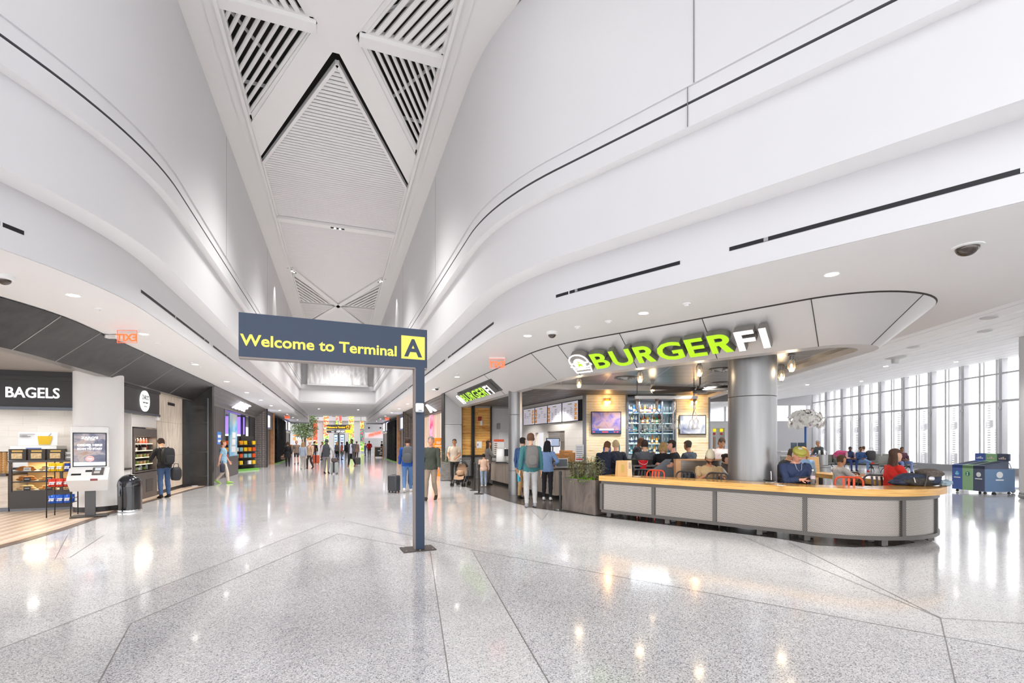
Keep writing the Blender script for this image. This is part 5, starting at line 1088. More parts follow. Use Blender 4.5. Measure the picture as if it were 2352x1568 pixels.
# header with BAGELS
hd = thing('shop_header_sign', 'dark shop header with white lettering reading BAGELS', 'sign', (-5.92, 14.3, 0)); hm = mat('black_header', '353334', .45)
MB().bb(-5.2, 0, 0, .12, 2.47, 3.10).build('board', hm, hd); MB().bb(-5.2, .01, -.05, .14, 2.40, 2.47).build('bottom_rail', mat('dark_rail', '5a5d63', .3, .5), hd); MB().bb(-5.2, 0, -.03, .14, 3.10, 3.19).build('top_rail', hm, hd)
q1 = -.345 * 1; wlet = mat('white_sign_letter', 'f4f2f0', .5, emit='ffffff', es=.55)
tx = text_mb('BAGELS', .245, .02, bold=.012, align='LEFT'); xs = [p[0] for p in tx.v]; ww = .98; k = ww / (max(xs) - min(xs)); m0 = min(xs); tx.v = [((p[0] - m0) * k, p[1], p[2]) for p in tx.v]; tx.build('lettering', wlet, hd, (-1.275, -.012, 2.69))
struct(MB().bb(-12.5, -5.2, 14.3, 14.4, 3.19, 3.33).build('wall_header_infill', hm))
# Column (white drum) with black base
wc = thing('round_column', 'thick white round column behind the self order kiosk', 'column', (-5.47, 14.32, 0)); MB().cyl((0, 0, 0), .475, .125, 3.33, 64).build('drum', mat('white_drum', 'e4e2e0', .42, var=.02), wc); MB().cyl((0, 0, 0), .47, .008, .125, 64).build('base_ring', mat('black_base', '2b2929', .3), wc)
t = thing('wall_switch', 'small white switch plate on the white column', 'switch', (-5.47, 14.32, .98), R(-48)); MB().bb(-.03, .05, -.482, -.473, 0, .11).build('plate', wht_pl, t)
# header with round bakery sign
h2 = thing('shop_header_sign', 'dark header with a round white ZARO\'S bakery sign above the drinks fridge', 'sign', (-5.24, 17.7, 0), R(90)); 
MB().bb(-2.85, 0, 0, .1, 2.5, 3.13).build('board', hm, h2); MB().bb(-2.85, .0, -.03, .1, 2.43, 2.5).build('bottom_rail', mat('dark_rail', '5a5d63', .3, .5), h2); MB().bb(-2.85, 0, -.03, .1, 3.13, 3.2).build('top_rail', hm, h2)
# sign faces +X, so right end nearer the corridor end
dx = -1.23; dd = MB(); dd.add([(dx + .34 * math.cos(2 * math.pi * i / 40), -.03, 2.83 + .30 * math.sin(2 * math.pi * i / 40)) for i in range(40)] + [(dx + .34 * math.cos(2 * math.pi * i / 40), 0, 2.83 + .30 * math.sin(2 * math.pi * i / 40)) for i in range(40)], [tuple(range(40))] + [(i, 40 + i, 40 + (i + 1) % 40, (i + 1) % 40) for i in range(40)]); dd.build('disc', wlet, h2)
blet = mat('black_letter', '1d1c1c', .6); text("ZARO'S", .13, blet, h2, (dx, -.034, 2.87), depth=.004, bold=.005, sx=.82); text('FAMILY BAKERY', .045, blet, h2, (dx, -.034, 2.76), depth=.004, sx=.9); text('SINCE 1927', .028, blet, h2, (dx, -.034, 2.66), depth=.004)
for sx in (-1, 1): MB().bb(dx + sx * .275 - .03, dx + sx * .275 + .03, -.036, -.032, 2.778, 2.786).build('dash', blet, h2)
t = thing('security_camera', 'small white camera under the dark header by the fridge', 'camera', (-5.2, 17.4, 2.36)); MB().rbox((0, 0, 0), (.09, .2, .09), .03).build('housing', wht_pl, t); MB().bb(-.02, .02, -.03, .03, .04, .072).build('bracket', wht_pl, t)
t = thing('hexagon_sign', 'black hexagonal GO sign with a bag symbol on the white side wall', 'sign', (-5.74, 15.55, 1.66), R(90)); hx = MB(); pp = [(-.33, .06), (-.33, .30), (0, .36), (.33, .30), (.33, .06), (0, 0)]
hx.add([(x, -.012, z) for x, z in pp] + [(x, 0, z) for x, z in pp], [tuple(range(6)), (11, 10, 9, 8, 7, 6)] + [(i, 6 + i, 6 + (i + 1) % 6, (i + 1) % 6) for i in range(6)]); hx.build('plate', mat('black_sign', '2a2929', .5), t); text('GO', .085, wlet, t, (.1, -.016, .21), depth=.003, bold=.015, sx=1.3)
MB().tube([(.03, -.015, .06), (.03, -.015, .15), (.15, -.015, .15), (.15, -.015, .06), (.03, -.015, .06)], .008, 4).build('bag_symbol', wlet, t)
# ---- self order kiosk
kq = thing('order_kiosk', 'white self order kiosk with a lit screen in front of the white column', 'kiosk', (-5.16, 13.08, 0.008), R(14)); kw = mat('kiosk_white', 'd8d7d6', .35)
MB().rbox((0, .02, .012), (.62, .46, .022), .06, n=4).build('base_plate', mat('dark_plate', '3f3c3a', .4, .4), kq); MB().bb(-.085, .085, .0, .12, .023, .6).build('post', mat('dark_grey_post', '504f50', .4, .3), kq)
MB().rbox((0, .06, 1.52), (.645, .10, .95), .03).build('screen_body', kw, kq)
cs = MB(); w0 = .345; prof = [(.12, .57), (-.10, .57), (-.32, .82), (-.30, .86), (.005, 1.07), (.12, 1.07)]; n = len(prof)
cs.add([(-w0 * (.98 if z > .6 else .9), y, z) for y, z in prof] + [(w0 * (.98 if z > .6 else .9), y, z) for y, z in prof], [tuple(range(n)), tuple(range(2 * n - 1, n - 1, -1))] + [(i, n + i, n + (i + 1) % n, (i + 1) % n) for i in range(n)]); cs.build('console', kw, kq)
MB().bb(-.285, .285, .002, .012, 1.10, 1.85).build('bezel', black_slot, kq)
sk = grain_mat('kiosk_picture', [(0.25, '3d4252'), (0.42, '62647a'), (0.55, 'a39a9a'), (0.63, '96683f'), (0.75, '7a8096')], 2.6, (1, 1, 1.6), .3, 6, 1.0, emit=.12)
MB().bb(-.265, .265, -.002, .002, 1.20, 1.83).build('screen', sk, kq); MB().bb(-.265, .265, -.002, .002, 1.12, 1.20).build('screen_footer', mat('screen_pale_blue', 'd6e2f6', .3, emit='dfe9fb', es=.25), kq)
text("ZARO'S", .048, wlet, kq, (0, -.005, 1.715), depth=.002, bold=.035, sx=1.25); text('FAMILY BAKERY', .018, wlet, kq, (0, -.005, 1.685), depth=.002, bold=.02); text('ORDER HERE', .046, wlet, kq, (0, -.005, 1.555), depth=.002, bold=.04, sx=1.12); text('OR', .018, wlet, kq, (0, -.005, 1.525), depth=.002, bold=.03); text('SCAN TO START', .040, wlet, kq, (0, -.005, 1.475), depth=.002, bold=.04, sx=1.0)
pk_ = MB(); pk_.add([(.0 + .075 * math.cos(2 * math.pi * i / 24), -.005, 1.275 + .065 * math.sin(2 * math.pi * i / 24)) for i in range(24)], [tuple(range(24))]); pk_.build('screen_button', mat('pink_button', 'f2a9a8', .4, emit='f4b0ae', es=.1), kq); text('START', .02, wlet, kq, (0, -.009, 1.262), depth=.002, bold=.02)
sl_ = lambda x, t, dz=0.0: (x, -.30 + (.305) * t, .86 + .21 * t + dz)
def on_console(name, m, x0, x1, t0, t1, h=.008):
    a, b, c, d = sl_(x0, t0, .002), sl_(x1, t0, .002), sl_(x1, t1, .002), sl_(x0, t1, .002); up = Vector((0, -h * .55, h * .83)); P = [Vector(p) for p in (a, b, c, d)]; P += [p + up for p in P]
    return MB().add(P, [(0, 3, 2, 1), (4, 5, 6, 7), (0, 1, 5, 4), (1, 2, 6, 5), (2, 3, 7, 6), (3, 0, 4, 7)]).build(name, m, kq)
on_console('card_reader', mat('reader_grey', '55504f', .4), .06, .25, .28, .92, .03); on_console('reader_display', mat('reader_pale', 'c9d2d6', .3), .10, .2, .62, .86, .036); on_console('reader_keys', mat('reader_light', 'b6b2ae', .4), .09, .19, .34, .55, .034)
on_console('receipt_slot', black_slot, -.28, -.12, .30, .46, .004); on_console('contactless_mark', black_slot, -.06, .05, .6, .78, .003)
MB().bb(.05, .17, -.335, -.315, .805, .85).build('scanner_window', mat('scanner_dark', '3a2322', .3, emit='ff3a20', es=.12), kq)
# ---- domed bin
tb = thing('domed_bin', 'shiny black domed litter bin with a chrome base beside the white column', 'bin', (-4.66, 13.75, .0)); bk = mat('gloss_black', '17171a', .1, coat=.6)
MB().cyl((0, 0, 0), .235, .05, .6, 48).build('body', bk, tb); MB().lathe([(.242, .0), (.248, .015), (.242, .05), (.235, .055)], n=48).build('chrome_base', mat('chrome', 'd8d8da', .08, 1.0), tb)
MB().lathe([(.24, .6), (.24, .64), (.236, .66)] + [(.236 * math.cos(R(a)), .66 + .225 * math.sin(R(a))) for a in range(8, 91, 8)] + [(0, .885)], n=48).build('dome_lid', bk, tb)
dm = MB(); dm.grid([[(.238 * math.cos(R(a)) * math.sin(R(g)), -.238 * math.cos(R(a)) * math.cos(R(g)), .66 + .228 * math.sin(R(a))) for g in range(-42, 43, 7)] for a in range(6, 58, 8)]); dm.build('flap', mat('dark_flap', '3d3f45', .12, .6), tb)
# ---- small counter with bottles right of the column
sc = thing('side_counter', 'small white counter with a dark top right of the white column', 'counter', (-5.585, 15.2, .008)); MB().bb(-.15, .28, -.35, .5, 0, .9).build('body', mat('white_counter', 'dcd9d5', .5), sc); MB().bb(-.17, .31, -.38, .5, .9, .95).build('top', mat('dark_counter_top', '463f3a', .3), sc)
wtr = None
for k in range(6):
    loc = (-5.42 - .13 * (k % 2), 14.95 + .12 * (k // 2), .959); lab = '%s dark capped water bottle %s the small counter by the fridge' % (['nearest', 'middle', 'farthest'][k // 2], ['on the front edge of', 'on the back of'][k % 2])
    if wtr: dup(wtr, None, loc, None, lab); continue
    wtr = t = thing('water_bottle', lab, 'bottle', loc, 0, 'water bottles on the small counter'); MB().lathe([(0, 0), (.036, 0), (.038, .01), (.038, .16), (.018, .2), (.018, .22)], n=14).build('bottle', mat('smoke_bottle', '7f8a92', .1, trans=.4), t); MB().cyl((0, 0, 0), .0385, .04, .11, 14).build('label', mat('pale_label', 'cdd2d4', .5), t); MB().cyl((0, 0, 0), .02, .21, .26, 12).build('cap', blk, t)
# ---- open drinks fridge
br_m = mat('brown_grey_fridge', '6a615d', .4, .2); fr = thing('drinks_fridge', 'brown grey open drinks fridge with lit shelves next to the travertine wall', 'fridge', (-5.29, 17.66, .008), R(90)); Lf = 1.8
MB().bb(-Lf, 0, 0, .08, 0, .78).build('base', br_m, fr); MB().bb(-Lf, 0, .0, .5, .76, .80).build('bottom_deck', br_m, fr); MB().bb(-Lf, -Lf + .12, 0, .5, .8, 2.03).build('side', br_m, fr); MB().bb(-.06, 0, 0, .5, .8, 2.03).build('side', br_m, fr); MB().bb(-Lf + .12, -.06, 0, .5, 1.8, 2.03).build('canopy', br_m, fr); MB().bb(-Lf, 0, .5, .54, 0, 2.03).build('back', mat('fridge_back_pale', 'e6ddcb', .4), fr)
vg = MB(); vg.bb(-Lf + .9, -.35, -.006, 0, .18, .55)
vg.build('vent_grille', mat('dark_vent', '514a46', .5), fr)
for k in range(8): MB().bb(-Lf + .93, -.38, -.012, -.007, .22 + k * .04, .235 + k * .04).build('vent_slat', br_m, fr)
shm = mat('lit_shelf_edge', 'fff0c8', .3, emit='ffe2a0', es=1.4)
for z in (.98, 1.18, 1.38, 1.58): MB().bb(-Lf + .12, -.06, .1, .48, z, z + .015).build('shelf', steel_w, fr); MB().bb(-Lf + .12, -.06, .095, .1, z, z + .022).build('shelf_light', shm, fr)
lamp('fridge_light', 'AREA', (-5.40, 16.8, 1.78), 10, (1, .9, .7), .2, (0, R(0), 0), size_y=1.2)
FK = {'orange juice': 'f0902a', 'dark cola': '3a2420', 'red juice': 'b8402f', 'green salad': '8aa04a', 'water': 'cfe0e6', 'sandwich': 'd9b27c', 'white yogurt': 'f0ece4'}
FP = {}
def fridge_item(kind, lab, x, z, y=.22):
    loc = (-5.29 - y, 17.66 + x, z + .008)
    if kind in FP: return dup(FP[kind], None, loc, R(90), lab)
    t = thing('bottle' if 'juice' in kind or 'cola' in kind or kind == 'water' else 'food_box', lab, 'bottle' if 'juice' in kind or 'cola' in kind or kind == 'water' else 'food box', loc, R(90), 'goods in the drinks fridge'); FP[kind] = t; m = mat('fridge_' + kind.replace(' ', '_'), FK[kind], .25)
    if t['category'] == 'bottle':
        MB().lathe([(0, .016), (.034, .016), (.035, .13), (.015, .16), (.015, .17)], n=12).build('bottle', m, t); MB().cyl((0, 0, 0), .017, .165, .185, 10).build('cap', wht_pl, t)
    else:
        MB().rbox((0, 0, .06), (.13, .12, .085), .015).build('box', m, t); MB().bb(-.067, .067, -.062, .062, .10, .106).build('lid', mat('clear_lid', 'eef0ee', .15), t)
    return t
for zi, (z, row) in enumerate(((.80, ['water', 'white yogurt', 'green salad', 'white yogurt', 'water', 'green salad', 'water']), (.98, ['sandwich', 'sandwich', 'green salad', 'sandwich', 'sandwich', 'green salad']), (1.18, ['green salad', 'sandwich', 'green salad', 'sandwich', 'green salad', 'sandwich']), (1.38, ['orange juice', 'orange juice', 'white yogurt', 'dark cola', 'dark cola', 'white yogurt', 'red juice']), (1.58, ['orange juice', 'orange juice', 'dark cola', 'dark cola', 'red juice', 'red juice', 'red juice']))):
    for i, kd in enumerate(row): fridge_item(kd, '%s %s from the left on the %s shelf of the open drinks fridge' % (ON[i], kd, SN[zi]), -Lf + .26 + 1.36 * i / (len(row) - 1), z + (.0 if zi == 0 else .0))
# ---- bagel display case
dkc = mat('dark_case', '393331', .4); dc = thing('bakery_display_case', 'black bakery display case with three lit shelves of bagels', 'display case', (-7.30, 14.58, .008)); Lc = 1.75
gls = mat('case_glass', 'f3f6f7', .04, trans=1.0, ior=1.03, alpha=.18)
MB().bb(0, Lc, .04, .8, .06, .46).build('base', dkc, dc); MB().bb(0, Lc, .06, .8, 0, .06).build('kick_plate', mat('grey_kick', '6a6e74', .3, .4), dc); MB().bb(0, Lc, 0, .8, 1.16, 1.2).build('top', mat('case_top', '4a4340', .3), dc); MB().bb(0, Lc, .76, .8, .46, 1.16).build('back', mat('case_back_warm', 'e6c08a', .4), dc)
for x in (0.0, .95, Lc - .05): MB().bb(x, x + .05, .02, .07, .46, 1.16).build('post', dkc, dc)
for z in (.46, .68, .92): MB().bb(.05, Lc - .05, .03, .75, z, z + .025).build('shelf', dkc, dc)
MB().bb(.05, Lc - .05, .022, .028, .49, 1.15).build('glass_front', gls, dc); lamp('case_light', 'AREA', (-6.4, 14.95, 1.14), 16, (1, .82, .55), 1.5, size_y=.3)
for z in (.665, .905): lamp('case_light', 'AREA', (-6.4, 14.9, z), 5, (1, .82, .55), 1.5, size_y=.3)
crust = grain_mat('golden_crust', [(0.3, 'c9822f'), (0.5, 'e2a04a'), (0.7, 'f0c07a')], 9, rough=.5); crust2 = grain_mat('baked_brown_crust', [(0.3, '9a5a22'), (0.6, 'c98038')], 9, rough=.5); bread = grain_mat('pale_roll', [(0.3, 'dcae6c'), (0.7, 'f0d2a0')], 9, rough=.6)
tagm = mat('price_card_dark', '3a3533', .5); tagw = mat('price_card_white', 'e9e6e2', .5); BP = {}
def bake(kind, lab, loc, rz):
    if kind in BP: return dup(BP[kind], None, loc, rz, lab)
    o = MB()
    if kind == 'bagel':
        o.grid([[((.042 + .024 * math.cos(b)) * math.cos(a), (.042 + .024 * math.cos(b)) * math.sin(a), .024 + .024 * math.sin(b)) for b in [2 * math.pi * j / 10 for j in range(11)]] for a in [2 * math.pi * i / 16 for i in range(17)]]); o = o.build('bagel', crust)
    elif kind == 'croissant':
        P = [(.085 * math.sin(R(a)), .05 * math.cos(R(a)) - .03, .03) for a in range(-80, 81, 20)]; o.tube(P, [.008, .018, .027, .033, .036, .033, .027, .018, .008], 10); o = o.build('croissant', crust2)
    else: o.ell((0, 0, .032), (.075, .05, .034), 14); o = o.build('bread_roll', bread)
    tag(o, lab, kind.replace('_', ' '), 'baked goods in the display case'); o.location = loc; o.rotation_euler = (0, 0, rz); BP[kind] = o; return o
rb = random.Random(11); kinds = [['bread_roll', 'bagel', 'bagel'], ['croissant', 'bagel', 'croissant'], ['croissant', 'bread_roll', 'bagel']]
for zi, z in enumerate((.495, .715, .955)):
    for c, x in enumerate((.25, .66, 1.2)):
        tr_ = tag(MB().bb(x - .17, x + .17, .1, .6, z - .009, z - .004).build('tray', mat('pale_tray', 'd9d2c8', .4)), '%s tray on the %s shelf of the bakery case' % (['left', 'middle', 'right'][c], ['bottom', 'middle', 'top'][zi]), 'tray', 'trays in the bakery case'); tr_.location = (-7.30, 14.58, .008)
        for i in range(5):
            px, py, pz_ = (-.11, .17, 0), (.0, .16, 0), (.11, .18, 0); pos = [(-.11, .17, 0), (.0, .16, 0), (.11, .18, 0), (-.05, .19, .048), (.06, .2, .05)][i]
            bake(kinds[zi][c], '%s %s in the %s pile on the %s shelf of the bakery case' % (['front left', 'front centre', 'front right', 'upper left', 'upper right'][i], kinds[zi][c].replace('_', ' '), ['left', 'middle', 'right'][c], ['bottom', 'middle', 'top'][zi]), (-7.30 + x + pos[0], 14.58 + pos[1], .008 + z + pos[2]), rb.uniform(-.4, .4))
        tg = thing('price_card', '%s price card on the %s shelf of the bakery case' % (['left', 'middle', 'right'][c], ['bottom', 'middle', 'top'][zi]), 'price card', (-7.30 + x + .06, 14.66, .008 + z - .008), 0, 'price cards in the bakery case'); MB().box((0, 0, .045), (.13, .006, .09), 0, R(-12)).build('card', tagm if zi < 2 else tagw, tg); MB().box((0, -.006, .05), (.09, .002, .014), 0, R(-12)).build('printed_line', tagw if zi < 2 else tagm, tg)
# boxes and clamshells on the case
bxg = mat('black_gold_box', '33291f', .4); gold = mat('gold_print', 'd9b45c', .4); win = grain_mat('biscuit_window', [(0.3, 'c99a58'), (0.7, 'f0dcae')], 20); CP = {}
for k, (x, lb_) in enumerate(((.12, 'left black and gold biscuit box on the display case'), (.48, 'middle black and gold biscuit box on the display case'), (.84, 'right black and gold biscuit box on the display case'))):
    if CP: dup(CP['b'], None, (-7.30 + x, 14.68, 1.2135), None, lb_); continue
    t = CP['b'] = thing('biscuit_box', lb_, 'box', (-7.30 + x, 14.68, 1.2135), 0, 'biscuit boxes on the display case'); MB().bb(-.16, .16, 0, .14, 0, .27).build('box', bxg, t); MB().bb(-.11, .09, -.003, 0, .04, .17).build('window', win, t); MB().bb(-.1, .1, -.003, 0, .2, .24).build('printed_mark', gold, t)
clam = mat('clear_clamshell', 'eef0f0', .08, trans=.6, ior=1.1)
for k in range(8):
    c, r_ = k % 4, k // 4; loc = (-7.30 + 1.08 + .19 * c, 14.72, 1.2135 + .105 * r_); lab = '%s clear pastry pack in the %s row on the display case' % (ON[c], ['lower', 'upper'][r_])
    if 'c' in CP: dup(CP['c'], None, loc, None, lab); continue
    t = CP['c'] = thing('pastry_pack', lab, 'pastry pack', loc, 0, 'clear pastry packs on the display case'); MB().rbox((0, .06, .05), (.17, .13, .1), .015).build('clamshell', clam, t); MB().rbox((0, .06, .035), (.13, .1, .045), .02).build('pastry', crust, t); MB().bb(-.05, .05, -.008, -.005, .05, .075).build('label', wht_pl, t)
# left serving counter, back counter, coffee machine, grinder, poster, menu screen
lc = thing('serving_counter', 'pale wood serving counter with dark top at the left edge of the photo', 'counter', (-9.3, 14.55, .008)); MB().bb(0, 1.98, .06, .8, .1, .84).build('front', grain_mat('pale_whitewashed_wood', [(0.3, 'c2b6aa'), (0.7, 'ddd3c8')], 4, (1, 1, 5), .5), lc); MB().bb(0, 1.98, 0, .85, .84, .9).build('top', mat('dark_counter_top', '463f3a', .3), lc); MB().bb(0, 1.98, .08, .8, 0, .1).build('kick_plate', mat('grey_kick', '6a6e74', .3, .4), lc)
cups = mat('kraft_cup', 'c79a62', .7); cp0 = None
for k in range(5):
    lab = '%s tall stack of kraft cups from the right on the pale serving counter' % ON[k]; loc = (-7.42 - .105 * k, 14.72 + .03 * (k % 2), .909)
    if cp0: dup(cp0, None, loc, None, lab); continue
    cp0 = t = thing('cup_stack', lab, 'cup stack', loc, 0, 'cup stacks on the serving counter'); prof = []
    for j in range(9): prof += [(.034, .02 + j * .055), (.046, .068 + j * .055)]
    MB().lathe([(0, .0), (.032, 0)] + prof + [(0, .52)], n=16).build('cups', cups, t); MB().cyl((0, 0, 0), .047, .5, .515, 16).build('rim', blk, t)
bk_ = thing('back_counter', 'grey back counter along the tiled wall of the bagel shop', 'counter', (-12, 16.1, .008)); MB().bb(0, 6.0, 0, .68, 0, .88).build('body', mat('grey_cabinet', '7f868c', .4), bk_); MB().bb(0, 6.0, -.03, .68, .88, .92).build('top', steel_w, bk_)
cm = thing('coffee_machine', 'large chrome coffee machine on the back counter behind the display case', 'coffee machine', (-8.05, 16.2, .929)); chm = mat('chrome', 'd8d8da', .08, 1.0)
MB().bb(0, .92, .1, .5, .03, .42).build('body', steel_w, cm); MB().bb(-.02, .94, .0, .52, .42, .62).build('head', steel_w, cm); MB().bb(.3, .62, -.006, 0, .47, .57).build('display', mat('blue_display', '3b4a6a', .3, emit='5a6ab0', es=.4), cm); MB().bb(.0, .92, .02, .1, .0, .05).build('drip_tray', black_slot, cm)
for x in (.12, .28, .62, .8): MB().tube([(x, .06, .42), (x, .05, .36), (x, -.04, .33)], .02, 8).build('group_handle', mat('copper_handle', 'b9773f', .3, .6), cm)
for x in (.06, .86): MB().cyl((x, .2, 0), .02, 0.0, .03, 10).build('foot', black_slot, cm)
gd = thing('coffee_grinder', 'pair of chrome bean hoppers right of the coffee machine', 'coffee grinder', (-7.05, 16.25, .929)); MB().bb(0, .4, .0, .35, 0, .46).build('body', steel_w, gd)
for x in (.05, .22): MB().bb(x, x + .13, -.006, 0, .25, .42).build('window', mat('bean_window', '5a4438', .3), gd)
MB().bb(.03, .37, -.006, 0, .04, .18).build('front_panel', black_slot, gd)
ps_ = thing('poster_card', 'white poster card of a yellow smoothie standing on the coffee machine', 'poster', (-7.98, 16.35, 1.5535)); MB().box((.42, 0, .18), (.82, .015, .36), 0, R(-4)).build('card', wht_pl, ps_); cu = MB(); cu.add([(.44, -.03, .03), (.68, -.03, .03), (.73, -.02, .26), (.41, -.02, .26)], [(0, 1, 2, 3)]); cu.build('smoothie_picture', mat('smoothie_yellow', 'e0b820', .5), ps_); MB().bar((.64, -.02, .26), (.70, -.015, .34), .012).build('straw_picture', mat('straw_grey', 'a9b4c4', .5), ps_); mb = MB()
for k, (a, b) in enumerate(((.04, .36), (.04, .2), (.04, .27))): mb.bb(a, b, -.028, -.02, .3 - k * .03, .312 - k * .03)
mb.build('printed_lines', blk, ps_)
ur = thing('coffee_urn', 'copper and steel urn in front of the coffee machine', 'urn', (-7.35, 15.75, .9)); ur.location = (-7.30, 16.15, .929); MB().cyl((-.1, 0, 0), .13, 0, .3, 20).build('copper_side', mat('copper_urn', 'd2924c', .25, .7), ur); MB().cyl((.12, 0, 0), .11, 0, .32, 20).build('steel_side', steel_w, ur)
ms = thing('menu_screen', 'lit pale blue menu screen at the left edge of the bagel shop wall', 'menu screen', (-9.6, 16.75, 1.25)); MB().bb(-1.2, .52, -.05, .03, 0, 1.75).build('bezel', mat('screen_bezel_grey', '8d93a0', .4), ms); MB().bb(-1.17, .49, -.056, -.05, .78, 1.72).build('screen', mat('screen_blue_white', 'dfe6fb', .3, emit='dbe4ff', es=.3), ms); MB().bb(-1.17, .49, -.056, -.05, .03, .78).build('screen_picture', mat('screen_blush', 'e6d6d4', .3, emit='ead8d6', es=.15), ms); mb = MB()
for k in range(9): mb.bb(-.2 if k % 3 else -.4, .2, -.06, -.056, 1.6 - k * .085, 1.62 - k * .085)
mb.build('printed_lines', mat('screen_text_blue', '8a98c8', .5), ms)
dl = thing('shop_downlight', 'small round lit lamp in the bagel shop ceiling', 'ceiling light', (-7.9, 15.6, 3.3)); MB().lathe([(.1, .0), (.1, .012), (0, .012)], n=20).build('lens', lamp_w, dl); dl.location = (-7.6, 16.2, 2.62); MB().cyl((0, 0, 0), .012, .012, .68, 8).build('stem', blk, dl)
for x, y in ((-8.6, 15.6), (-6.9, 15.4), (-9.5, 13.0), (-6.6, 12.2), (-7.0, 10.5)): lamp('bagel_shop_lamp', 'SPOT', (x, y, 3.25), 52, (1, .94, .87), .12, spot=R(125), blend=.5)
lamp('bagel_shop_lamp', 'AREA', (-5.45, 17.0, 3.15), 12, (1, .9, .78), .4)
# ---- wire rack of crisps
rk = thing('wire_rack', 'black wire rack of crisp bags between the display case and the kiosk', 'rack', (-5.93, 13.12, .008), R(6)); wr = mat('black_wire', '242222', .4, .4); Rw, Rd = .40, .42
for x in (0, Rw):
    for y in (0, Rd): MB().tube([(x, y, 0), (x, y, 1.22)], .011, 8).build('upright', wr, rk)
for z in (.30, .66, 1.0):
    m_ = MB()
    for k in range(7): m_.tube([(0, Rd * k / 6, z), (Rw, Rd * k / 6, z)], .004, 4)
    for zz in (z, z + .09): m_.tube([(0, 0, zz), (Rw, 0, zz), (Rw, Rd, zz), (0, Rd, zz)], .005, 4, closed=True)
    for k in range(1, 6): m_.tube([(Rw * k / 6, 0, z), (Rw * k / 6, 0, z + .09)], .003, 4)
    m_.build('basket', wr, rk)
CB = {}
def crisps(col, lab, loc, rz):
    if col in CB: return dup(CB[col], None, loc, rz, lab)
    t = CB[col] = thing('crisp_bag', lab, 'crisp bag', loc, rz, 'crisp bags on the wire rack'); m = mat('foil_' + col, {'yellow': 'f0c81e', 'blue': '2a62c8', 'red': 'd8402c', 'navy': '24409a'}[col], .25, .2); rows = []
    for i in range(8):
        z = .17 * i / 7; dpt = .032 * math.sin(math.pi * min(1, max(0.0, i / 7))) + .003; rows.append([(.058 * math.cos(a), dpt * math.sin(a), z) for a in [2 * math.pi * k / 12 for k in range(13)]])
    MB().grid(rows).build('bag', m, t); m_ = MB(); m_.add([(-.05, -.0365, .05), (.035, -.0365, .05), (.05, -.034, .11), (-.035, -.034, .11)], [(0, 1, 2, 3)]); m_.build('printed_panel', mat('foil_white', 'eceaf0', .3), t); return t
MR = Matrix.Translation((-5.93, 13.12, .008)) @ Matrix.Rotation(R(6), 4, 'Z')
for zi, (z, cols) in enumerate(((.306, ['blue', 'blue', 'blue']), (.666, ['red', 'red', 'red']), (1.006, ['yellow', 'yellow', 'navy']))):
    for r_ in range(3):
        for c in range(3): crisps(cols[c], '%s crisp bag %s in the %s row, %s basket of the wire rack' % (cols[c], ['left', 'centre', 'right'][c], ['front', 'middle', 'back'][r_], ['bottom', 'middle', 'top'][zi]), MR @ Vector((.07 + .13 * c, .06 + .11 * r_, z)), R(6) + rb.uniform(-.2, .2))
# ================================================================ CORRIDOR SHOPFRONTS
def studs(name, c1, c2, c3, sc, rot):
    m = bpy.data.materials.new(name); m.use_nodes = True; N, L, b = nodes_of(m)
    tc = N.new('ShaderNodeTexCoord'); mp = N.new('ShaderNodeMapping'); mp.inputs['Rotation'].default_value = rot; mp.inputs['Scale'].default_value = (1, 1, 1); L.new(tc.outputs['Object'], mp.inputs[0])
    v = N.new('ShaderNodeTexVoronoi'); v.feature = 'F1'; v.inputs['Scale'].default_value = sc; v.inputs['Randomness'].default_value = 0.15; L.new(mp.outputs[0], v.inputs['Vector'])
    r = ramp(N, [(0.0, c3), (0.22, c2), (0.5, c1), (1, c1)]); L.new(v.outputs['Distance'], r.inputs[0]); L.new(r.outputs[0], b.inputs['Base Color'])
    bp = N.new('ShaderNodeBump'); bp.inputs['Strength'].default_value = .9; bp.inputs['Distance'].default_value = .06; bp.invert = True; L.new(v.outputs['Distance'], bp.inputs['Height']); L.new(bp.outputs[0], b.inputs['Normal'])
    b.inputs['Metallic'].default_value = .55; b.inputs['Roughness'].default_value = .3; return m
stud_g = studs('embossed_grey_metal', '6b6765', '8b8785', 'aaa6a3', 7, (0, 0, R(0))); stud_b = studs('embossed_bronze_metal', '5d554e', '7e756c', 'a79c90', 9, (0, 0, 0))
dkp = mat('dark_door_panel', '5d5857', .4, .3); dkp2 = mat('charcoal_door_panel', '393838', .6, .1)
lit_w = mat('cool_lit_sign', 'ffffff', .4, emit='f2f2ff', es=.9)
def fascia(sgn, y0, y1, m, name):
    mb = MB(); A = [(sgn * 4.42, y1, 3.8), (sgn * 4.42, y0, 3.8)]; B = [(sgn * 5.05, y1, 3.2), (sgn * 5.05, y0, 3.2)]; C = [(sgn * 5.3, y1, 3.2), (sgn * 5.3, y0, 3.2)]
    mb.strip(A, B, False) if sgn > 0 else mb.strip(B, A, False); mb.strip(B, C, False) if sgn > 0 else mb.strip(C, B, False); struct(mb.build(name, m))
    leg = MB(); leg.add([(sgn * 4.40, y1 - .02, 0.0), (sgn * 5.05, y1 - .45, 0), (sgn * 5.05, y1 - .45, 3.2), (sgn * 4.40, y1 - .02, 3.8)] + [(sgn * 4.40, y1 + .1, 0.0), (sgn * 5.05, y1 + .1, 0), (sgn * 5.05, y1 + .1, 3.2), (sgn * 4.40, y1 + .1, 3.8)], [(0, 1, 2, 3), (7, 6, 5, 4), (0, 3, 7, 4)]); struct(leg.build(name.replace('fascia', 'pier'), m))
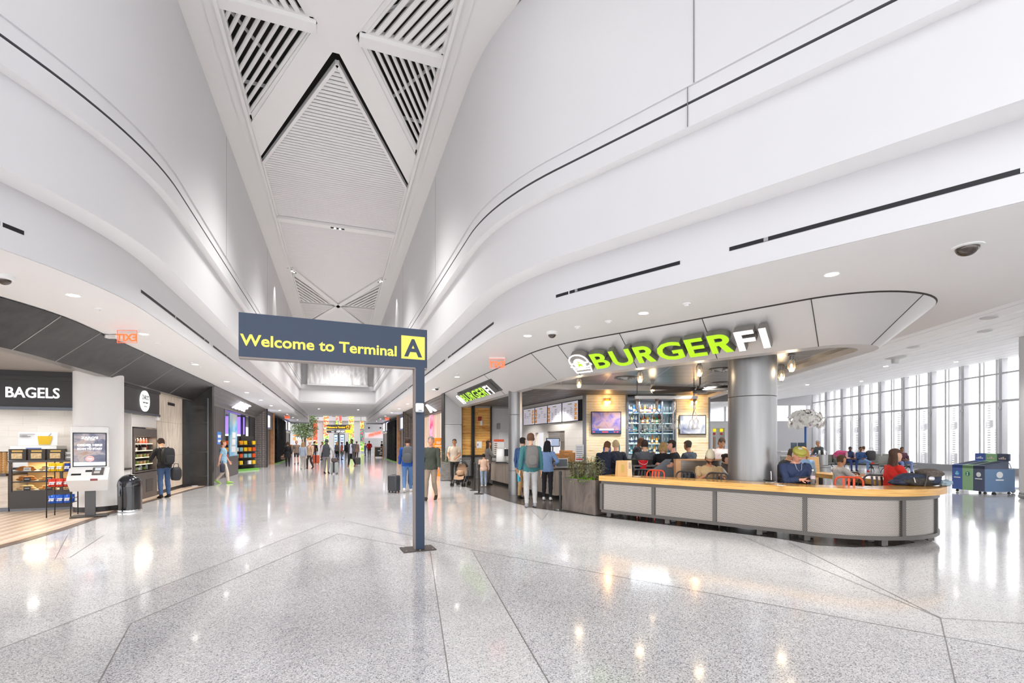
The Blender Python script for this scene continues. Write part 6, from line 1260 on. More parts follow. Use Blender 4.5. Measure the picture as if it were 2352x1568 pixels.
fascia(-1, 21.0, 34.7, stud_g, 'wall_left_shop_fascia'); fascia(1, 21.25, 34.6, stud_b, 'wall_right_shop_fascia')
struct(MB().bb(-4.42, -4.34, 34.68, 34.85, 0, 3.82).build('trim_left_pier_edge', blk)); struct(MB().bb(4.36, 4.44, 34.58, 34.75, 0, 3.82).build('trim_right_pier_edge', blk))
for sgn in (1, -1): struct(MB().bb(min(sgn * 5.0, sgn * 9), max(sgn * 5.0, sgn * 9), 20.9, 60, 3.22, 3.3).build('ceiling_shops', mat('grey_shop_ceiling', 'a5a09b', .6)))
# left shop: dark door leaves, poster, goods shelves
lw = MB(); 
for k, (y0, y1) in enumerate(((21.1, 22.0), (22.05, 23.6), (23.65, 25.3))): lw.bb(-5.02, -4.97, y0, y1, 0, 3.2)
struct(lw.build('door_2', dkp)); struct(MB().bb(-5.03, -4.96, 25.35, 25.5, 0, 3.2).build('trim_left_shop', mat('grey_metal_trim', '6f7278', .4, .4)))
struct(MB().bb(-5.06, -4.9, 25.5, 28.2, .004, .95).build('wall_left_shop_dado', dkp)); struct(MB().bb(-5.4, -5.3, 25.5, 26.0, 0, 3.2).build('wall_left_shop_reveal', dkp2))
ps1 = thing('shop_poster', 'tall blue poster panel with white notices outside the dark left shop', 'poster', (-4.93, 26.4, .96), R(90)); MB().bb(-.1, 1.7, 0, .06, 0, 2.1).build('panel', grain_mat('poster_sky_blue', [(0.35, '3f9fd8'), (0.5, '9ccbe4'), (0.6, 'cfc6b4'), (0.7, '8fc4e8')], 1.2, (.6, 1, 1)), ps1)
for k, z in enumerate((.2, .55, .9)): MB().bb(.3 + .1 * k, 1.2, -.012, 0, z, z + .28).build('notice', wht_pl, ps1)
t = thing('door_notice', 'small blue notice on the dark shop door leaf', 'notice', (-4.965, 23.9, 1.55), R(90)); MB().bb(0, .75, -.01, 0, 0, .55).build('sheet', mat('notice_blue', '4a86d8', .5), t); MB().bb(.1, .65, -.013, -.01, .1, .2).build('printed_lines', wht_pl, t); MB().bb(.1, .65, -.013, -.01, .3, .42).build('heading', wht_pl, t)
t = thing('purple_lightbox', 'glowing purple panel inside the dark left shop', 'lightbox', (-5.9, 30.2, 2.1), R(60)); MB().bb(.1, 1.5, 0, .08, 0, 1.0).build('panel', mat('purple_glow', '8a6cf0', .4, emit='8a6cf5', es=.9), t)
gs = thing('goods_shelves', 'dark shelf unit of colourful packets under the purple panel', 'shelf unit', (-5.9, 30.2, 0.003), R(60)); MB().bb(-.2, 2.3, .02, .1, 0, 2.0).build('back', dkp2, gs)
rg2 = random.Random(21); pcs = {}
for zi, z in enumerate((.35, .75, 1.12, 1.5)):
    MB().bb(-.2, 2.3, -.3, .02, z - .03, z).build('shelf', dkp2, gs)
    for i in range(7):
        c = rg2.choice(['f0a020', 'e8581e', 'f2f0ea', 'f4c81c', '8ac0c8', '2c2c30']); loc = Matrix.Translation((-5.9, 30.2, .003)) @ Matrix.Rotation(R(60), 4, 'Z') @ Vector((-.03 + .34 * i, -.16, z + .001)); lab = '%s packet from the left on the %s shelf of the dark left shop' % (ON[i], SN[zi])
        if c in pcs: dup(pcs[c], None, loc, None, lab)
        else: pcs[c] = tag(MB().bb(-.12, .12, -.06, .06, 0, .22).build('packet', mat('packet_' + c, c, .4), None, loc, R(60)), lab, 'packet', 'packets on the shop shelves')
MB().bb(-.2, 2.3, -.35, .02, .0, .1).build('plinth', mat('green_plinth', '6fb04a', .5), gs)
struct(MB().bb(-5.06, -4.98, 32.2, 34.2, 0, 3.2).build('door_3', dkp2)); struct(MB().bb(-5.3, -5.2, 31.2, 32.2, 0, 3.2).build('wall_left_shop_leaf', dkp2))
struct(MB().bb(-9.0, -8.9, 21, 36, 0, 3.3).build('wall_left_shop_back', dkp2)); lamp('left_shop_lamp', 'AREA', (-6.5, 29, 3.15), 40, (.95, .9, 1), .8)
abv = thing('shop_sign', 'glowing white slanted ABOVE sign on the embossed left fascia', 'sign', (0, 0, 0)); xa = Vector((0, 1, 0)); up = (Vector((1, 0, 0)) * .63 + Vector((0, 0, .6))).normalized(); nr = up.cross(xa); abv.location = (-4.99, 26.2, 3.25); abv.rotation_euler = Matrix((xa, nr, up)).transposed().to_euler()
tx = text_mb('ABOVE', .5, .06, bold=.0, align='LEFT'); xs = [p[0] for p in tx.v]; k = 3.1 / (max(xs) - min(xs)); m0 = min(xs); tx.v = [((p[0] - m0) * k, p[1], p[2]) for p in tx.v]; tx.build('lettering', lit_w, abv, (0.1, -.06, .16))
# right shop: warm slatted window, orange sign
for k in range(14):
    pass
ww = MB(); 
sl2 = grain_mat('warm_slats', [(0.3, 'e8e2da'), (0.45, 'f2ece4'), (0.56, 'e2a552'), (0.7, 'f4efe8')], 3.0, (1, 3.0, .02), .4, 2, emit=.18)  # orange bands and glow stand in for the lit shop inside
for k in range(40): ww.bb(5.15, 5.25, 21.3 + k * .32, 21.3 + k * .32 + .25, 0, 3.2)
struct(ww.build('wall_right_shop_slats', sl2)); struct(MB().bb(8.9, 9.0, 21.2, 40, 0, 3.3).build('wall_right_shop_back', mat('warm_wall', 'e8d8c0', .6)))
t = thing('shop_sign', 'glowing white sign on the embossed right fascia behind the navy post', 'sign'); xa = Vector((0, -1, 0)); up = (Vector((-1, 0, 0)) * .63 + Vector((0, 0, .6))).normalized(); nr = up.cross(xa); t.location = (4.98, 28.0, 3.25); t.rotation_euler = Matrix((xa, nr, up)).transposed().to_euler(); text('A', .5, lit_w, t, (2.4, -.06, .16), depth=.06, bold=.05, sx=3.0); MB().bb(1.9, 2.9, -.02, .0, .1, .12).build('rail', blk, t)
t = thing('pink_poster', 'pink and red lit poster inside the right shop behind the navy post', 'poster', (5.0, 27.2, 1.6), R(-90)); MB().bb(-.6, .3, 0, .05, 0, 1.6).build('panel', grain_mat('pink_red', [(0.4, 'e8407a'), (0.6, 'f4c0d8')], 1.5, emit=.3), t)
os_ = thing('free_standing_sign', 'bright orange rounded sign reading HER beside the black post of the right shop', 'sign', (4.62, 22.75, .004), R(-62)); org = mat('orange_sign', 'f7931e', .45)
so = MB(); pts = [(-.55, 0), (.55, 0), (.55, 1.72)] + [(.42 + .13 * math.cos(R(a)), 1.72 + .13 * math.sin(R(a))) for a in range(15, 91, 15)] + [(-.42 + .13 * math.cos(R(a)), 1.72 + .13 * math.sin(R(a))) for a in range(90, 180, 15)] + [(-.55, 1.72)]; n = len(pts)
so.add([(x, 0, z) for x, z in pts] + [(x, .08, z) for x, z in pts], [tuple(range(n)), tuple(range(2 * n - 1, n - 1, -1))] + [(i, n + i, n + (i + 1) % n, (i + 1) % n) for i in range(n)]); so.build('panel', org, os_)
ow = mat('sign_white_print', 'fbeede', .5)
for txt_, h, x, z in (('DUF', .12, -.1, 1.56), ('THE LI', .11, -.05, 1.26), ('HER', .2, .0, .93)): text(txt_, h, ow, os_, (x, -.004, z), depth=.003, bold=.02, sx=1.0)
for z in (1.44, 1.17): MB().bb(-.4, .2, -.004, 0, z, z + .04).build('small_print', ow, os_)
cr_ = MB(); cr_.add([(-.1 + .1 * math.cos(2 * math.pi * i / 20), -.004, .7 + .1 * math.sin(2 * math.pi * i / 20)) for i in range(20)], [tuple(range(20))]); cr_.build('portrait_disc', mat('sign_dark_print', '4a2a14', .5), os_); MB().bb(.0, .22, -.004, 0, .12, .5).build('blue_figure', mat('sign_blue_print', '3f7fc4', .5), os_)
# second planter by the grey pier
pl2 = thing('planter', 'grey square planter with leafy plant beside the orange sign', 'planter', (4.10, 20.02, 0), R(-10)); gw = grain_mat('grey_wood_planter', [(0.3, '6e6965'), (0.7, '8f8a85')], 5, (1, 1, 6), .6)
bx = MB(); bx.bb(0, .62, 0, .02, .02, .80); bx.bb(0, .62, .58, .60, .02, .80); bx.bb(0, .02, .02, .58, .02, .8); bx.bb(.6, .62, .02, .58, .02, .8); bx.bb(.02, .6, .02, .58, .02, .06); bx.build('box', gw, pl2); MB().bb(.02, .6, .02, .58, .62, .7).build('soil', mat('potting_soil', '3a2d24', .95), pl2); MB().bb(.04, .58, .04, .56, 0, .02).build('plinth', blk, pl2)
t = thing('leafy_plant', 'tall thin leafy plant in the grey square planter', 'plant', (4.10, 20.02, 0), R(-10), 'plants in the grey planter'); leafy(t, '', (.3, .3, .7), .75, 12); t = thing('bright_fern', 'bright green fern in the grey square planter', 'plant', (4.10, 20.02, 0), R(-10), 'plants in the grey planter'); tuft(t, (.32, .2, .7), 30, .28, .045, .18, leafb, 'fronds', .5, .35)
# ---- far shopfronts, both sides alike
rib = grain_mat('black_ribbed_panel', [(0.45, '141416'), (0.55, '222326')], 5, (1, 1, 1), .75); rib.node_tree.nodes['Principled BSDF'].inputs['Specular IOR Level'].default_value = .15
for sgn, side, oth in ((-1, 'left', 'Left'), (1, 'right', 'Right')):
    def sb(x0, x1, y0, y1, z0, z1, name, m): a, b = sorted((sgn * x0, sgn * x1)); return struct(MB().bb(a, b, y0, y1, z0, z1).build(name, m))
    sb(4.6, 5.0, 34.8, 39.6, 2.55, 3.82, 'wall_far_shop_head', mat('dark_slate_panel', '454a52', .35, .3)); sb(4.75, 5.0, 34.8, 39.6, 0, 2.55, 'door_far_shop', mat('brown_grey_door', '6e6763', .4)); sb(4.5, 4.75, 39.5, 39.75, 0, 3.82, 'trim_far_shop', wood_l)
    sb(4.55, 5.2, 40.4, 47.6, 0, 3.5, 'wall_ribbed_pier', rib); [sb(4.42, 4.55, 40.5 + .5 * q, 40.72 + .5 * q, 0, 3.5, 'trim_pier_rib', rib) for q in range(14)]; sb(4.3, 5.2, 40.0, 48.0, 0, .06, 'floor_grass_strip', mat('artificial_grass', '6a9a48', .9))
    for k in (0, 1):
        y0 = 48.2 + k * 3.4; sb(4.7, 5.0, y0, y0 + 3.1, 2.7, 3.7, 'wall_end_shop_head', mat('dark_slate_panel', '454a52', .35, .3)); sb(4.85, 5.0, y0, y0 + 3.1, 0, 2.6, 'door_end_shop', mat('brown_grey_door', '6e6763', .4)); sb(4.62, 4.8, y0 - .1, y0 + .05, 0, 3.8, 'trim_end_shop', mat('pale_metal_trim', 'cfcac6', .3, .5)); sb(4.62, 4.9, y0, y0 + 3.1, 2.55, 2.7, 'trim_end_shop_rail', mat('pale_metal_trim', 'cfcac6', .3, .5))
        t = thing('lit_shop_sign', '%s of the two glowing white signs over the last shop on the %s' % (['nearer', 'farther'][k], side), 'sign', (sgn * 4.69, y0 + 1.5, 2.85), R(90) * -sgn, 'glowing signs over the end shops'); MB().bb(-.8, .8, -.03, 0, 0, .8).build('panel', lit_w, t); MB().bb(-.85, .85, .0, .01, -.05, .85).build('frame', mat('sign_blue_edge', '4a50c0', .4, emit='5058e0', es=.5), t)
    t = thing('lit_shop_sign', 'glowing white sign over the brown door on the %s past the embossed pier' % side, 'sign', (sgn * 4.59, 36.6, 2.7), R(90) * -sgn, 'glowing signs over the middle shops'); MB().bb(-1.1, 1.1, -.03, 0, 0, .8).build('panel', lit_w, t); MB().bb(-1.15, 1.15, 0, .01, -.05, .85).build('frame', mat('sign_blue_edge', '4a50c0', .4, emit='5058e0', es=.5), t)
    sb(5.0, 5.2, 34.6, 58, 0, 3.82, 'wall_far_shops', dkp2); sb(4.85, 5.4, 54.9, 55.2, 0, 3.82, 'trim_corridor_end', blk); sb(3.0, 5.4, 56.9, 57.1, 3.7, 5.5, 'wall_corridor_end', white)
# orange lit stand at the left end shop
t = thing('snack_stand', 'small snack stand with orange goods outside the last shop on the left', 'stand', (-4.35, 50.5, 0.065)); t.location = (-4.4, 50.5, .003); MB().bb(-.2, .2, -.6, .6, 0, 1.15).build('rack', mat('lilac_rack', 'b9a3bd', .5), t); MB().bb(-.22, .22, -.6, .6, 1.15, 1.4).build('goods', mat('orange_goods', 'e89a4a', .5), t)
# ================================================================ PEOPLE
SKIN = {'light': 'e2b294', 'tan': 'c98f68', 'brown': '8a5a3c', 'dark': '5a3a28', 'pink': 'e0a48c'}
def ik(a, b, l1, l2, pole):
    d = b - a; L = min(max(d.length, .05), (l1 + l2) * .995); u = d.normalized(); b2 = a + u * L
    x = (l1 * l1 - l2 * l2 + L * L) / (2 * L); h = math.sqrt(max(l1 * l1 - x * x, 0)); p = pole - u * pole.dot(u)
    if p.length < 1e-4: p = u.orthogonal()
    return a + u * x + p.normalized() * h, b2
def loft(mb, secs, n=14):                                             # secs: centre, x axis*half width, y axis*half depth
    rows = [[c + ax * math.cos(2 * math.pi * k / n) + ay * math.sin(2 * math.pi * k / n) for k in range(n)] for c, ax, ay in secs]; m = len(rows)
    fs = [(i * n + k, i * n + (k + 1) % n, (i + 1) * n + (k + 1) % n, (i + 1) * n + k) for i in range(m - 1) for k in range(n)] + [tuple(range(n - 1, -1, -1)), tuple((m - 1) * n + k for k in range(n))]
    mb.add([p for r in rows for p in r], fs, True)
def remesh(mb, vox):
    me = mb.mesh('tmp'); o = bpy.data.objects.new('tmp', me); COL.objects.link(o); md = o.modifiers.new('r', 'REMESH'); md.mode = 'VOXEL'; md.voxel_size = vox; md.adaptivity = 0
    dg = bpy.context.evaluated_depsgraph_get(); e = o.evaluated_get(dg); m2 = e.to_mesh(); n = len(m2.vertices); V = np.empty(n * 3); m2.vertices.foreach_get('co', V); V = V.reshape(-1, 3)
    F = [tuple(p.vertices) for p in m2.polygons]; e.to_mesh_clear(); bpy.data.objects.remove(o); bpy.data.meshes.remove(me)
    E = np.array([(f[i], f[(i + 1) % len(f)]) for f in F for i in range(len(f))]); deg = np.bincount(E[:, 0], minlength=n).astype(float)[:, None]
    for _ in range(3):
        S = np.zeros_like(V); np.add.at(S, E[:, 0], V[E[:, 1]]); V = V * .5 + .5 * S / np.maximum(deg, 1)
    return V, F
def vnormals(V, F):
    N = np.zeros_like(V); Fa = np.array([f[:4] if len(f) >= 4 else f + (f[-1],) for f in F]); nn = np.cross(V[Fa[:, 2]] - V[Fa[:, 0]], V[Fa[:, 3]] - V[Fa[:, 1]])
    for k in range(4): np.add.at(N, Fa[:, k], nn)
    return N / np.maximum(np.linalg.norm(N, axis=1)[:, None], 1e-9)
def shell(V, F, N, sel, off, name, m, parent, fold=0.0):              # a garment: the chosen faces lifted off the body, hem turned in
    fs = [f for f, s_ in zip(F, sel) if s_]
    if not fs: return None
    ids = sorted({i for f in fs for i in f}); mp = {i: k for k, i in enumerate(ids)}; P = V[ids]; o_ = np.full(len(ids), off)
    if fold: o_ = o_ + fold * (np.sin(P[:, 2] * 55 + 9 * np.sin(P[:, 0] * 14) + P[:, 1] * 20) * .5 + np.sin(P[:, 2] * 27 + P[:, 0] * 38) * .5)
    Q = P + N[ids] * o_[:, None]; vs = [tuple(q) for q in Q]; out = [[mp[i] for i in f] for f in fs]; ec = {}
    for f in out:
        for i in range(len(f)):
            a, b = f[i], f[(i + 1) % len(f)]; ec[(a, b)] = 1
    bd = [(a, b) for a, b in ec if (b, a) not in ec]; inn = {}
    for a, b in bd:
        for q in (a, b):
            if q not in inn: inn[q] = len(vs); vs.append(tuple(P[q] - N[ids[q]] * .004))
        out.append([b, a, inn[a], inn[b]])
    mb = MB(); mb.add(vs, out, True); return mb.build(name, m, parent)
NP = [0]
def person(label, loc, rz, H=1.74, seat=None, lean=0, stride=0.0, yaw=0, pitch=0, hands=None, top='404040', sleeve=.93, bottom='303030', leg=.99, shoe='26221f', hair='3a2a20', style='short', skin='light', fat=1.0, fem=False, vox=.016, face=False, coat=None, hat=None, cross=False, knees=.14, vest=None, feet_up=0.0, group=None, foot_y=None):
    k = H / 1.74; NP[0] += 1; root = thing('person', label, 'person', loc, rz, group); X, Y, Z = Vector((1, 0, 0)), Vector((0, 1, 0)), Vector((0, 0, 1)); mb = MB(); segs = []
    sw = (.165 if fem else .19) * k * (1 + (fat - 1) * .4)
    hz = (.93 * k) if seat is None else seat + .105 * k
    if stride: hz -= .02 * k
    P = Vector((0, 0 if seat is None else -.02, hz)); la = R(lean); s = Vector((0, math.sin(la), math.cos(la))); fw = Vector((0, math.cos(la), -math.sin(la)))
    tor = [(-.11, .11, .10), (-.05, .165, .125), (.02, .172, .125), (.12, .15, .112), (.20, .145, .112), (.30, .160, .122), (.40, .175, .120), (.46, .165, .10), (.50, .11, .08), (.535, .062, .062)]
    if fem: tor = [(t, w_ * (.93 if t > .05 else 1.02), d * (1.06 if .26 < t < .38 else .94)) for t, w_, d in tor]
    bul = lambda t: fat if -.06 < t < .42 else 1 + (fat - 1) * .3
    loft(mb, [(P + s * t * k + fw * (.012 * k if .2 < t < .42 else 0), X * w_ * k * bul(t), fw * d * k * bul(t)) for t, w_, d in tor], 18)
    segs.append((P - s * .06 * k, P + s * .48 * k, .15 * k, 'torso'))
    nb = P + s * .50 * k; hl = la * .4 + R(pitch) * .5; nt = nb + Vector((0, math.sin(hl), math.cos(hl))) * .11 * k; mb.tube([nb - s * .03, nb.lerp(nt, .5), nt + s * .03], [.064 * k, .052 * k, .052 * k], 12); segs.append((nb + s * .02, nt, .05 * k, 'neck'))
    Hm = Euler((-R(pitch) - la * .25, 0, R(yaw))).to_matrix(); hc = nt + Hm @ Vector((0, .022, .088)) * k
    def hd(p): return hc + Hm @ Vector(p) * k
    loft(mb, [(hd((0, y, z)), Hm @ X * w_ * k, Hm @ Y * d * k) for z, y, w_, d in ((-.115, .045, .022, .025), (-.10, .035, .042, .048), (-.07, .02, .057, .070), (-.03, .008, .067, .086), (.02, 0, .073, .094), (.06, -.006, .072, .092), (.09, -.010, .058, .076), (.11, -.012, .036, .048), (.118, -.012, .012, .016))], 18)
    mb.tube([hd((0, .086, .012)), hd((0, .104, -.02)), hd((0, .098, -.032))], [.008 * k, .013 * k, .012 * k], 8)
    for sx in (-1, 1): mb.ell(hd((sx * .073, -.005, -.012)), (.012 * k, .022 * k, .032 * k), 8)
    segs.append((hd((0, 0, -.06)), hd((0, 0, .06)), .075 * k, 'head'))
    for sx in (-1, 1):                                                # legs
        hp = P + X * sx * .088 * k * min(fat, 1.15)
        if seat is None:
            sy = sx * stride / 2; an = Vector((sx * .10 * k, sy - .02, (.085 + (.05 if sy < 0 and stride else 0)) * k)); kn, an = ik(hp, an, .43 * k, .42 * k, Y); ft = Vector((0, 1, -.10 if sy <= 0 else .12 if stride else 0)).normalized()
            if sy < 0 and stride: ft = Vector((0, .9, -.45)).normalized()
        else:
            kn = hp + Vector((sx * (knees - .088) * k, .42 * k, .02)); fy = kn.y + .03 if foot_y is None else foot_y; an = Vector((sx * knees * .9 * k, fy, .085 * k + feet_up)); ft = Y
            if cross and sx > 0: kn = hp + Vector((-.10 * k, .40 * k, .08)); an = kn + Vector((-.22 * k, .22 * k, -.12)); ft = Vector((-.5, .8, .1)).normalized()
        mb.tube([hp + Z * .03, hp.lerp(kn, .3), hp.lerp(kn, .7), kn], [.088 * k * fat, .084 * k * fat, .066 * k, .057 * k], 12); mb.ell(kn, (.058 * k,) * 3, 10); mb.tube([kn, kn.lerp(an, .3), kn.lerp(an, .75), an], [.056 * k, .058 * k, .043 * k, .038 * k], 12)
        sd = ft.cross(Z).normalized(); hl_ = an - ft * .05 * k - Z * .035 * k
        loft(mb, [(an + ft * y * k - Z * z * k, sd * w_ * k, ft.cross(sd).normalized() * h_ * k) for y, z, w_, h_ in ((-.065, .045, .018, .03), (-.05, .042, .032, .042), (.0, .035, .038, .05), (.07, .052, .043, .032), (.13, .062, .044, .022), (.17, .066, .034, .016), (.19, .068, .014, .01))], 12)
        segs += [(hp, kn, .075 * k, 'thigh'), (kn, an, .05 * k, 'calf'), (an - Z * .035 * k, an + ft * .15 * k - Z * .055 * k, .03 * k, 'foot')]
    fing = MB(); hp_ = {}
    for i, sx in enumerate((-1, 1)):                                  # arms: hands = [(x, y, z, palm normal)] left, right
        sh = P + s * .445 * k + X * sx * sw; hdn = (hands or {}).get('LR'[i])
        if hdn is None: tgt = sh + Vector((sx * .07, .05 + (-sx * stride * .45), -.52)) * k; pole = Vector((sx * .25, -1, 0)); pn = Vector((-sx, 0.2, 0))
        else:
            tgt = Vector(hdn[:3]); pole = Vector((sx * .7, -.5, -.7)); pn = Vector(hdn[3]) if len(hdn) > 3 else Vector((-sx * .6, 0, -.6))
        el, wr_ = ik(sh, tgt, .285 * k, .25 * k, pole)
        mb.ell(sh, (.058 * k, .06 * k, .06 * k), 10); mb.tube([sh - X * sx * .05 * k + s * .01, sh, sh.lerp(el, .5), el], [.055 * k, .056 * k, .047 * k, .041 * k], 12); mb.ell(el, (.041 * k,) * 3, 8); mb.tube([el, el.lerp(wr_, .35), wr_], [.040 * k, .041 * k, .027 * k], 10)
        h = (wr_ - el).normalized(); pn = (pn - h * pn.dot(h)).normalized(); sd = h.cross(pn); pc = wr_ + h * .045 * k
        loft(mb, [(wr_ + h * t * k, sd * w_ * k, pn * d * k) for t, w_, d in ((-.02, .026, .022), (.02, .034, .019), (.06, .042, .017), (.09, .040, .014), (.10, .03, .010))], 12)
        curl = .35 if hdn is None else .75
        for q, (o_, L) in enumerate(((.030, .066), (.010, .076), (-.010, .072), (-.030, .056))):
            b0 = wr_ + (h * .082 + sd * o_) * k; d1 = (h + pn * curl * .5).normalized(); b1 = b0 + d1 * L * .45 * k; d2 = (h + pn * curl * 1.4).normalized(); b2 = b1 + d2 * L * .32 * k; d3 = (h + pn * curl * 2.6).normalized(); b3 = b2 + d3 * L * .25 * k
            fing.tube([b0, b1, b2, b3], [.0092 * k, .0088 * k, .008 * k, .006 * k], 7)
        st = 1 if sd.dot(Vector((0, 1, .3))) > 0 else -1; b0 = wr_ + (h * .02 + sd * st * .028) * k; b1 = b0 + (h * .6 + sd * st * .75 + pn * .3).normalized() * .036 * k; b2 = b1 + (h * .9 + sd * st * .25 + pn * .5).normalized() * .032 * k; fing.tube([b0, b1, b2], [.0115 * k, .010 * k, .0075 * k], 7)
        segs += [(sh, el, .05 * k, 'uarm'), (el, wr_, .035 * k, 'farm'), (wr_ + h * .01, wr_ + h * .10 * k, .03 * k, 'hand')]; hp_['LR'[i]] = pc
    V, F = remesh(mb, vox * k); N = vnormals(V, F)
    D = []; T = []
    for a, b, r_, nm in segs:
        a, b = np.array(a), np.array(b); ab = b - a; t = np.clip(((V - a) @ ab) / (ab @ ab), 0, 1); D.append(np.linalg.norm(V - (a + t[:, None] * ab), axis=1) - r_); T.append(((V - a) @ ab) / (ab @ ab))
    D = np.array(D); T = np.array(T); j = D.argmin(0); nm = np.array([q[3] for q in segs])[j]; tt = T[j, np.arange(len(V))]; hl3 = (np.array(Hm.inverted()) @ (V - np.array(hc)).T).T / k
    sk = mat('skin_' + skin, SKIN[skin], .5, var=.05, vs=20)
    bm = MB(); bm.add([tuple(v) for v in V], F, True); bm.add(fing.v, fing.f, True); body = bm.build('body', sk, root)
    sp = (V - np.array(P)) @ np.array(s) / k
    fsel = lambda vm: [sum(vm[i] for i in f) * 2 > len(f) for f in F]
    cl = lambda c, kind: mat('cloth_%s_%s' % (kind, c), c, .85, var=.12, vs=30)
    is_tor = nm == 'torso'
    tr_sel = (is_tor & (sp < .04)) | (nm == 'thigh') & ((tt < leg * 2) | (leg > .5)) | (nm == 'calf') & (tt < (leg - .5) * 2 + .02)
    if leg <= .5: tr_sel = (is_tor & (sp < .04)) | ((nm == 'thigh') & (tt < leg * 2))
    shell(V, F, N, fsel(tr_sel), .011 * k, 'trousers', cl(bottom, 'bottom'), root, .004)
    hem = -.09 if seat is None else -.03
    up_ = (is_tor & (sp > hem) & (sp < .515)) | ((nm == 'thigh') & (sp > hem) & (seat is None))
    if sleeve > .5: up_ |= (nm == 'uarm') | ((nm == 'farm') & (tt < (sleeve - .5) * 2 + .02))
    elif sleeve > 0: up_ |= (nm == 'uarm') & (tt < sleeve * 2)
    shell(V, F, N, fsel(up_), .017 * k, 'top', cl(top, 'top'), root, .006)
    if vest: shell(V, F, N, fsel(is_tor & (sp > hem + .01)), .026 * k, 'vest', cl(vest, 'vest'), root, .003)
    fi = [q for q, e_ in enumerate(segs) if e_[3] == 'foot']
    for q in fi: shell(V, F, N, fsel((j == q) | ((j == q - 1) & (tt > .97))), .006 * k, 'shoe', cl(shoe, 'shoe'), root)
    if coat:
        cb_ = MB(); z1 = P.z - coat[1] * k; rows = []
        for i in range(8):
            t = i / 7; zz = P.z + .12 * k - (P.z + .12 * k - z1) * t; w_, d_ = (.185 + .05 * t) * k * fat, (.15 + .06 * t) * k; a0 = .5 if coat[2] else -1.57
            rows.append([(w_ * math.cos(a) * (1 + .04 * math.sin(5 * a) * t), d_ * math.sin(a) * (1 + .04 * math.sin(7 * a) * t), zz) for a in [math.pi / 2 + (a0 if coat[2] else 0) + (2 * math.pi - (2 * a0 if coat[2] else 0)) * q / 28 for q in range(29)]])
        cb_.grid(rows); o = cb_.build('coat_skirt', cl(coat[0], 'coat'), root); md = o.modifiers.new('thick', 'SOLIDIFY'); md.thickness = .012
    if coat and coat[2]: shell(V, F, N, fsel((is_tor & (sp > hem + .01) & (np.abs(V[:, 0]) > .045 + .03 * (sp < .3)) | is_tor & (V[:, 1] < P.y + .02)) | (nm == 'uarm') | ((nm == 'farm') & (tt < .95))), .030 * k, 'coat', cl(coat[0], 'coat'), root, .004)
    hm = cl(hair, 'hair') if style != 'bald' else None; x, y, z = hl3.T; ish = (nm == 'head') | ((nm == 'neck') & (z > -.13))
    if hm:
        hs = ish & ((z > .055 - .25 * np.clip(y - .03, -1, .03)) & (y < .075) | (y < -.005) & (z > -.055) & (np.abs(x) > 0) | (z > .075)) & ~((y > .07) & (z < .08))
        shell(V, F, N, fsel(hs), .016 * k if style == 'short' else .022 * k, 'hair', hm, root, .004)
        if style in ('long', 'bob'):
            L = .34 if style == 'long' else .17; hb = MB(); rows = []
            for i in range(9):
                t = i / 8; c = hd((0, -.035 - .045 * t, .07 - L * t)); w_ = (.088 + .03 * math.sin(t * 2.6)) * k; d_ = (.055 - .012 * t) * k; rows.append((c, Hm @ X * w_, Hm @ Y * d_))
            loft(hb, rows, 16)
            for sx in (-1, 1): hb.tube([hd((sx * .068, -.025, .05)), hd((sx * .086, -.03, -.03)), hd((sx * .085, -.03, -.03 - L * .6)), hd((sx * .07, -.02, -.02 - L * .85))], [.018 * k, .026 * k, .028 * k, .016 * k], 8)
            hb.build('long_hair', hm, root)
        if style == 'bun': MB().ell(hd((0, -.10, .07)), (.045 * k, .04 * k, .045 * k), 10).build('hair_bun', hm, root)
    if face:
        ew_, ek = mat('eye_white', 'efeae4', .3), mat('eye_dark', '2a1c14', .3)
        for sx in (-1, 1):
            eo = MB().ell(hd((sx * .030, .083, .016)), (.013 * k, .008 * k, .008 * k), 8).build('eye', ew_, root); MB().ell(hd((sx * .030, .090, .016)), (.006 * k, .004 * k, .007 * k), 8).build('iris', ek, eo)
            MB().tube([hd((sx * .014, .090, .038)), hd((sx * .030, .089, .043)), hd((sx * .046, .078, .037))], .004 * k, 5).build('eyebrow', cl(hair, 'hair'), root)
        MB().tube([hd((-.022, .080, -.062)), hd((0, .087, -.060)), hd((.022, .080, -.062))], .0055 * k, 6).build('mouth', mat('lips', 'a8584c', .5), root)
    if face == 'beard': shell(V, F, N, fsel(((nm == 'head') | (nm == 'neck')) & (z < -.03) & (z > -.13) & (y > .012) & ((np.abs(z + .061) > .009) | (np.abs(x) > .026))), .008 * k, 'beard', cl(hair, 'hair'), root)
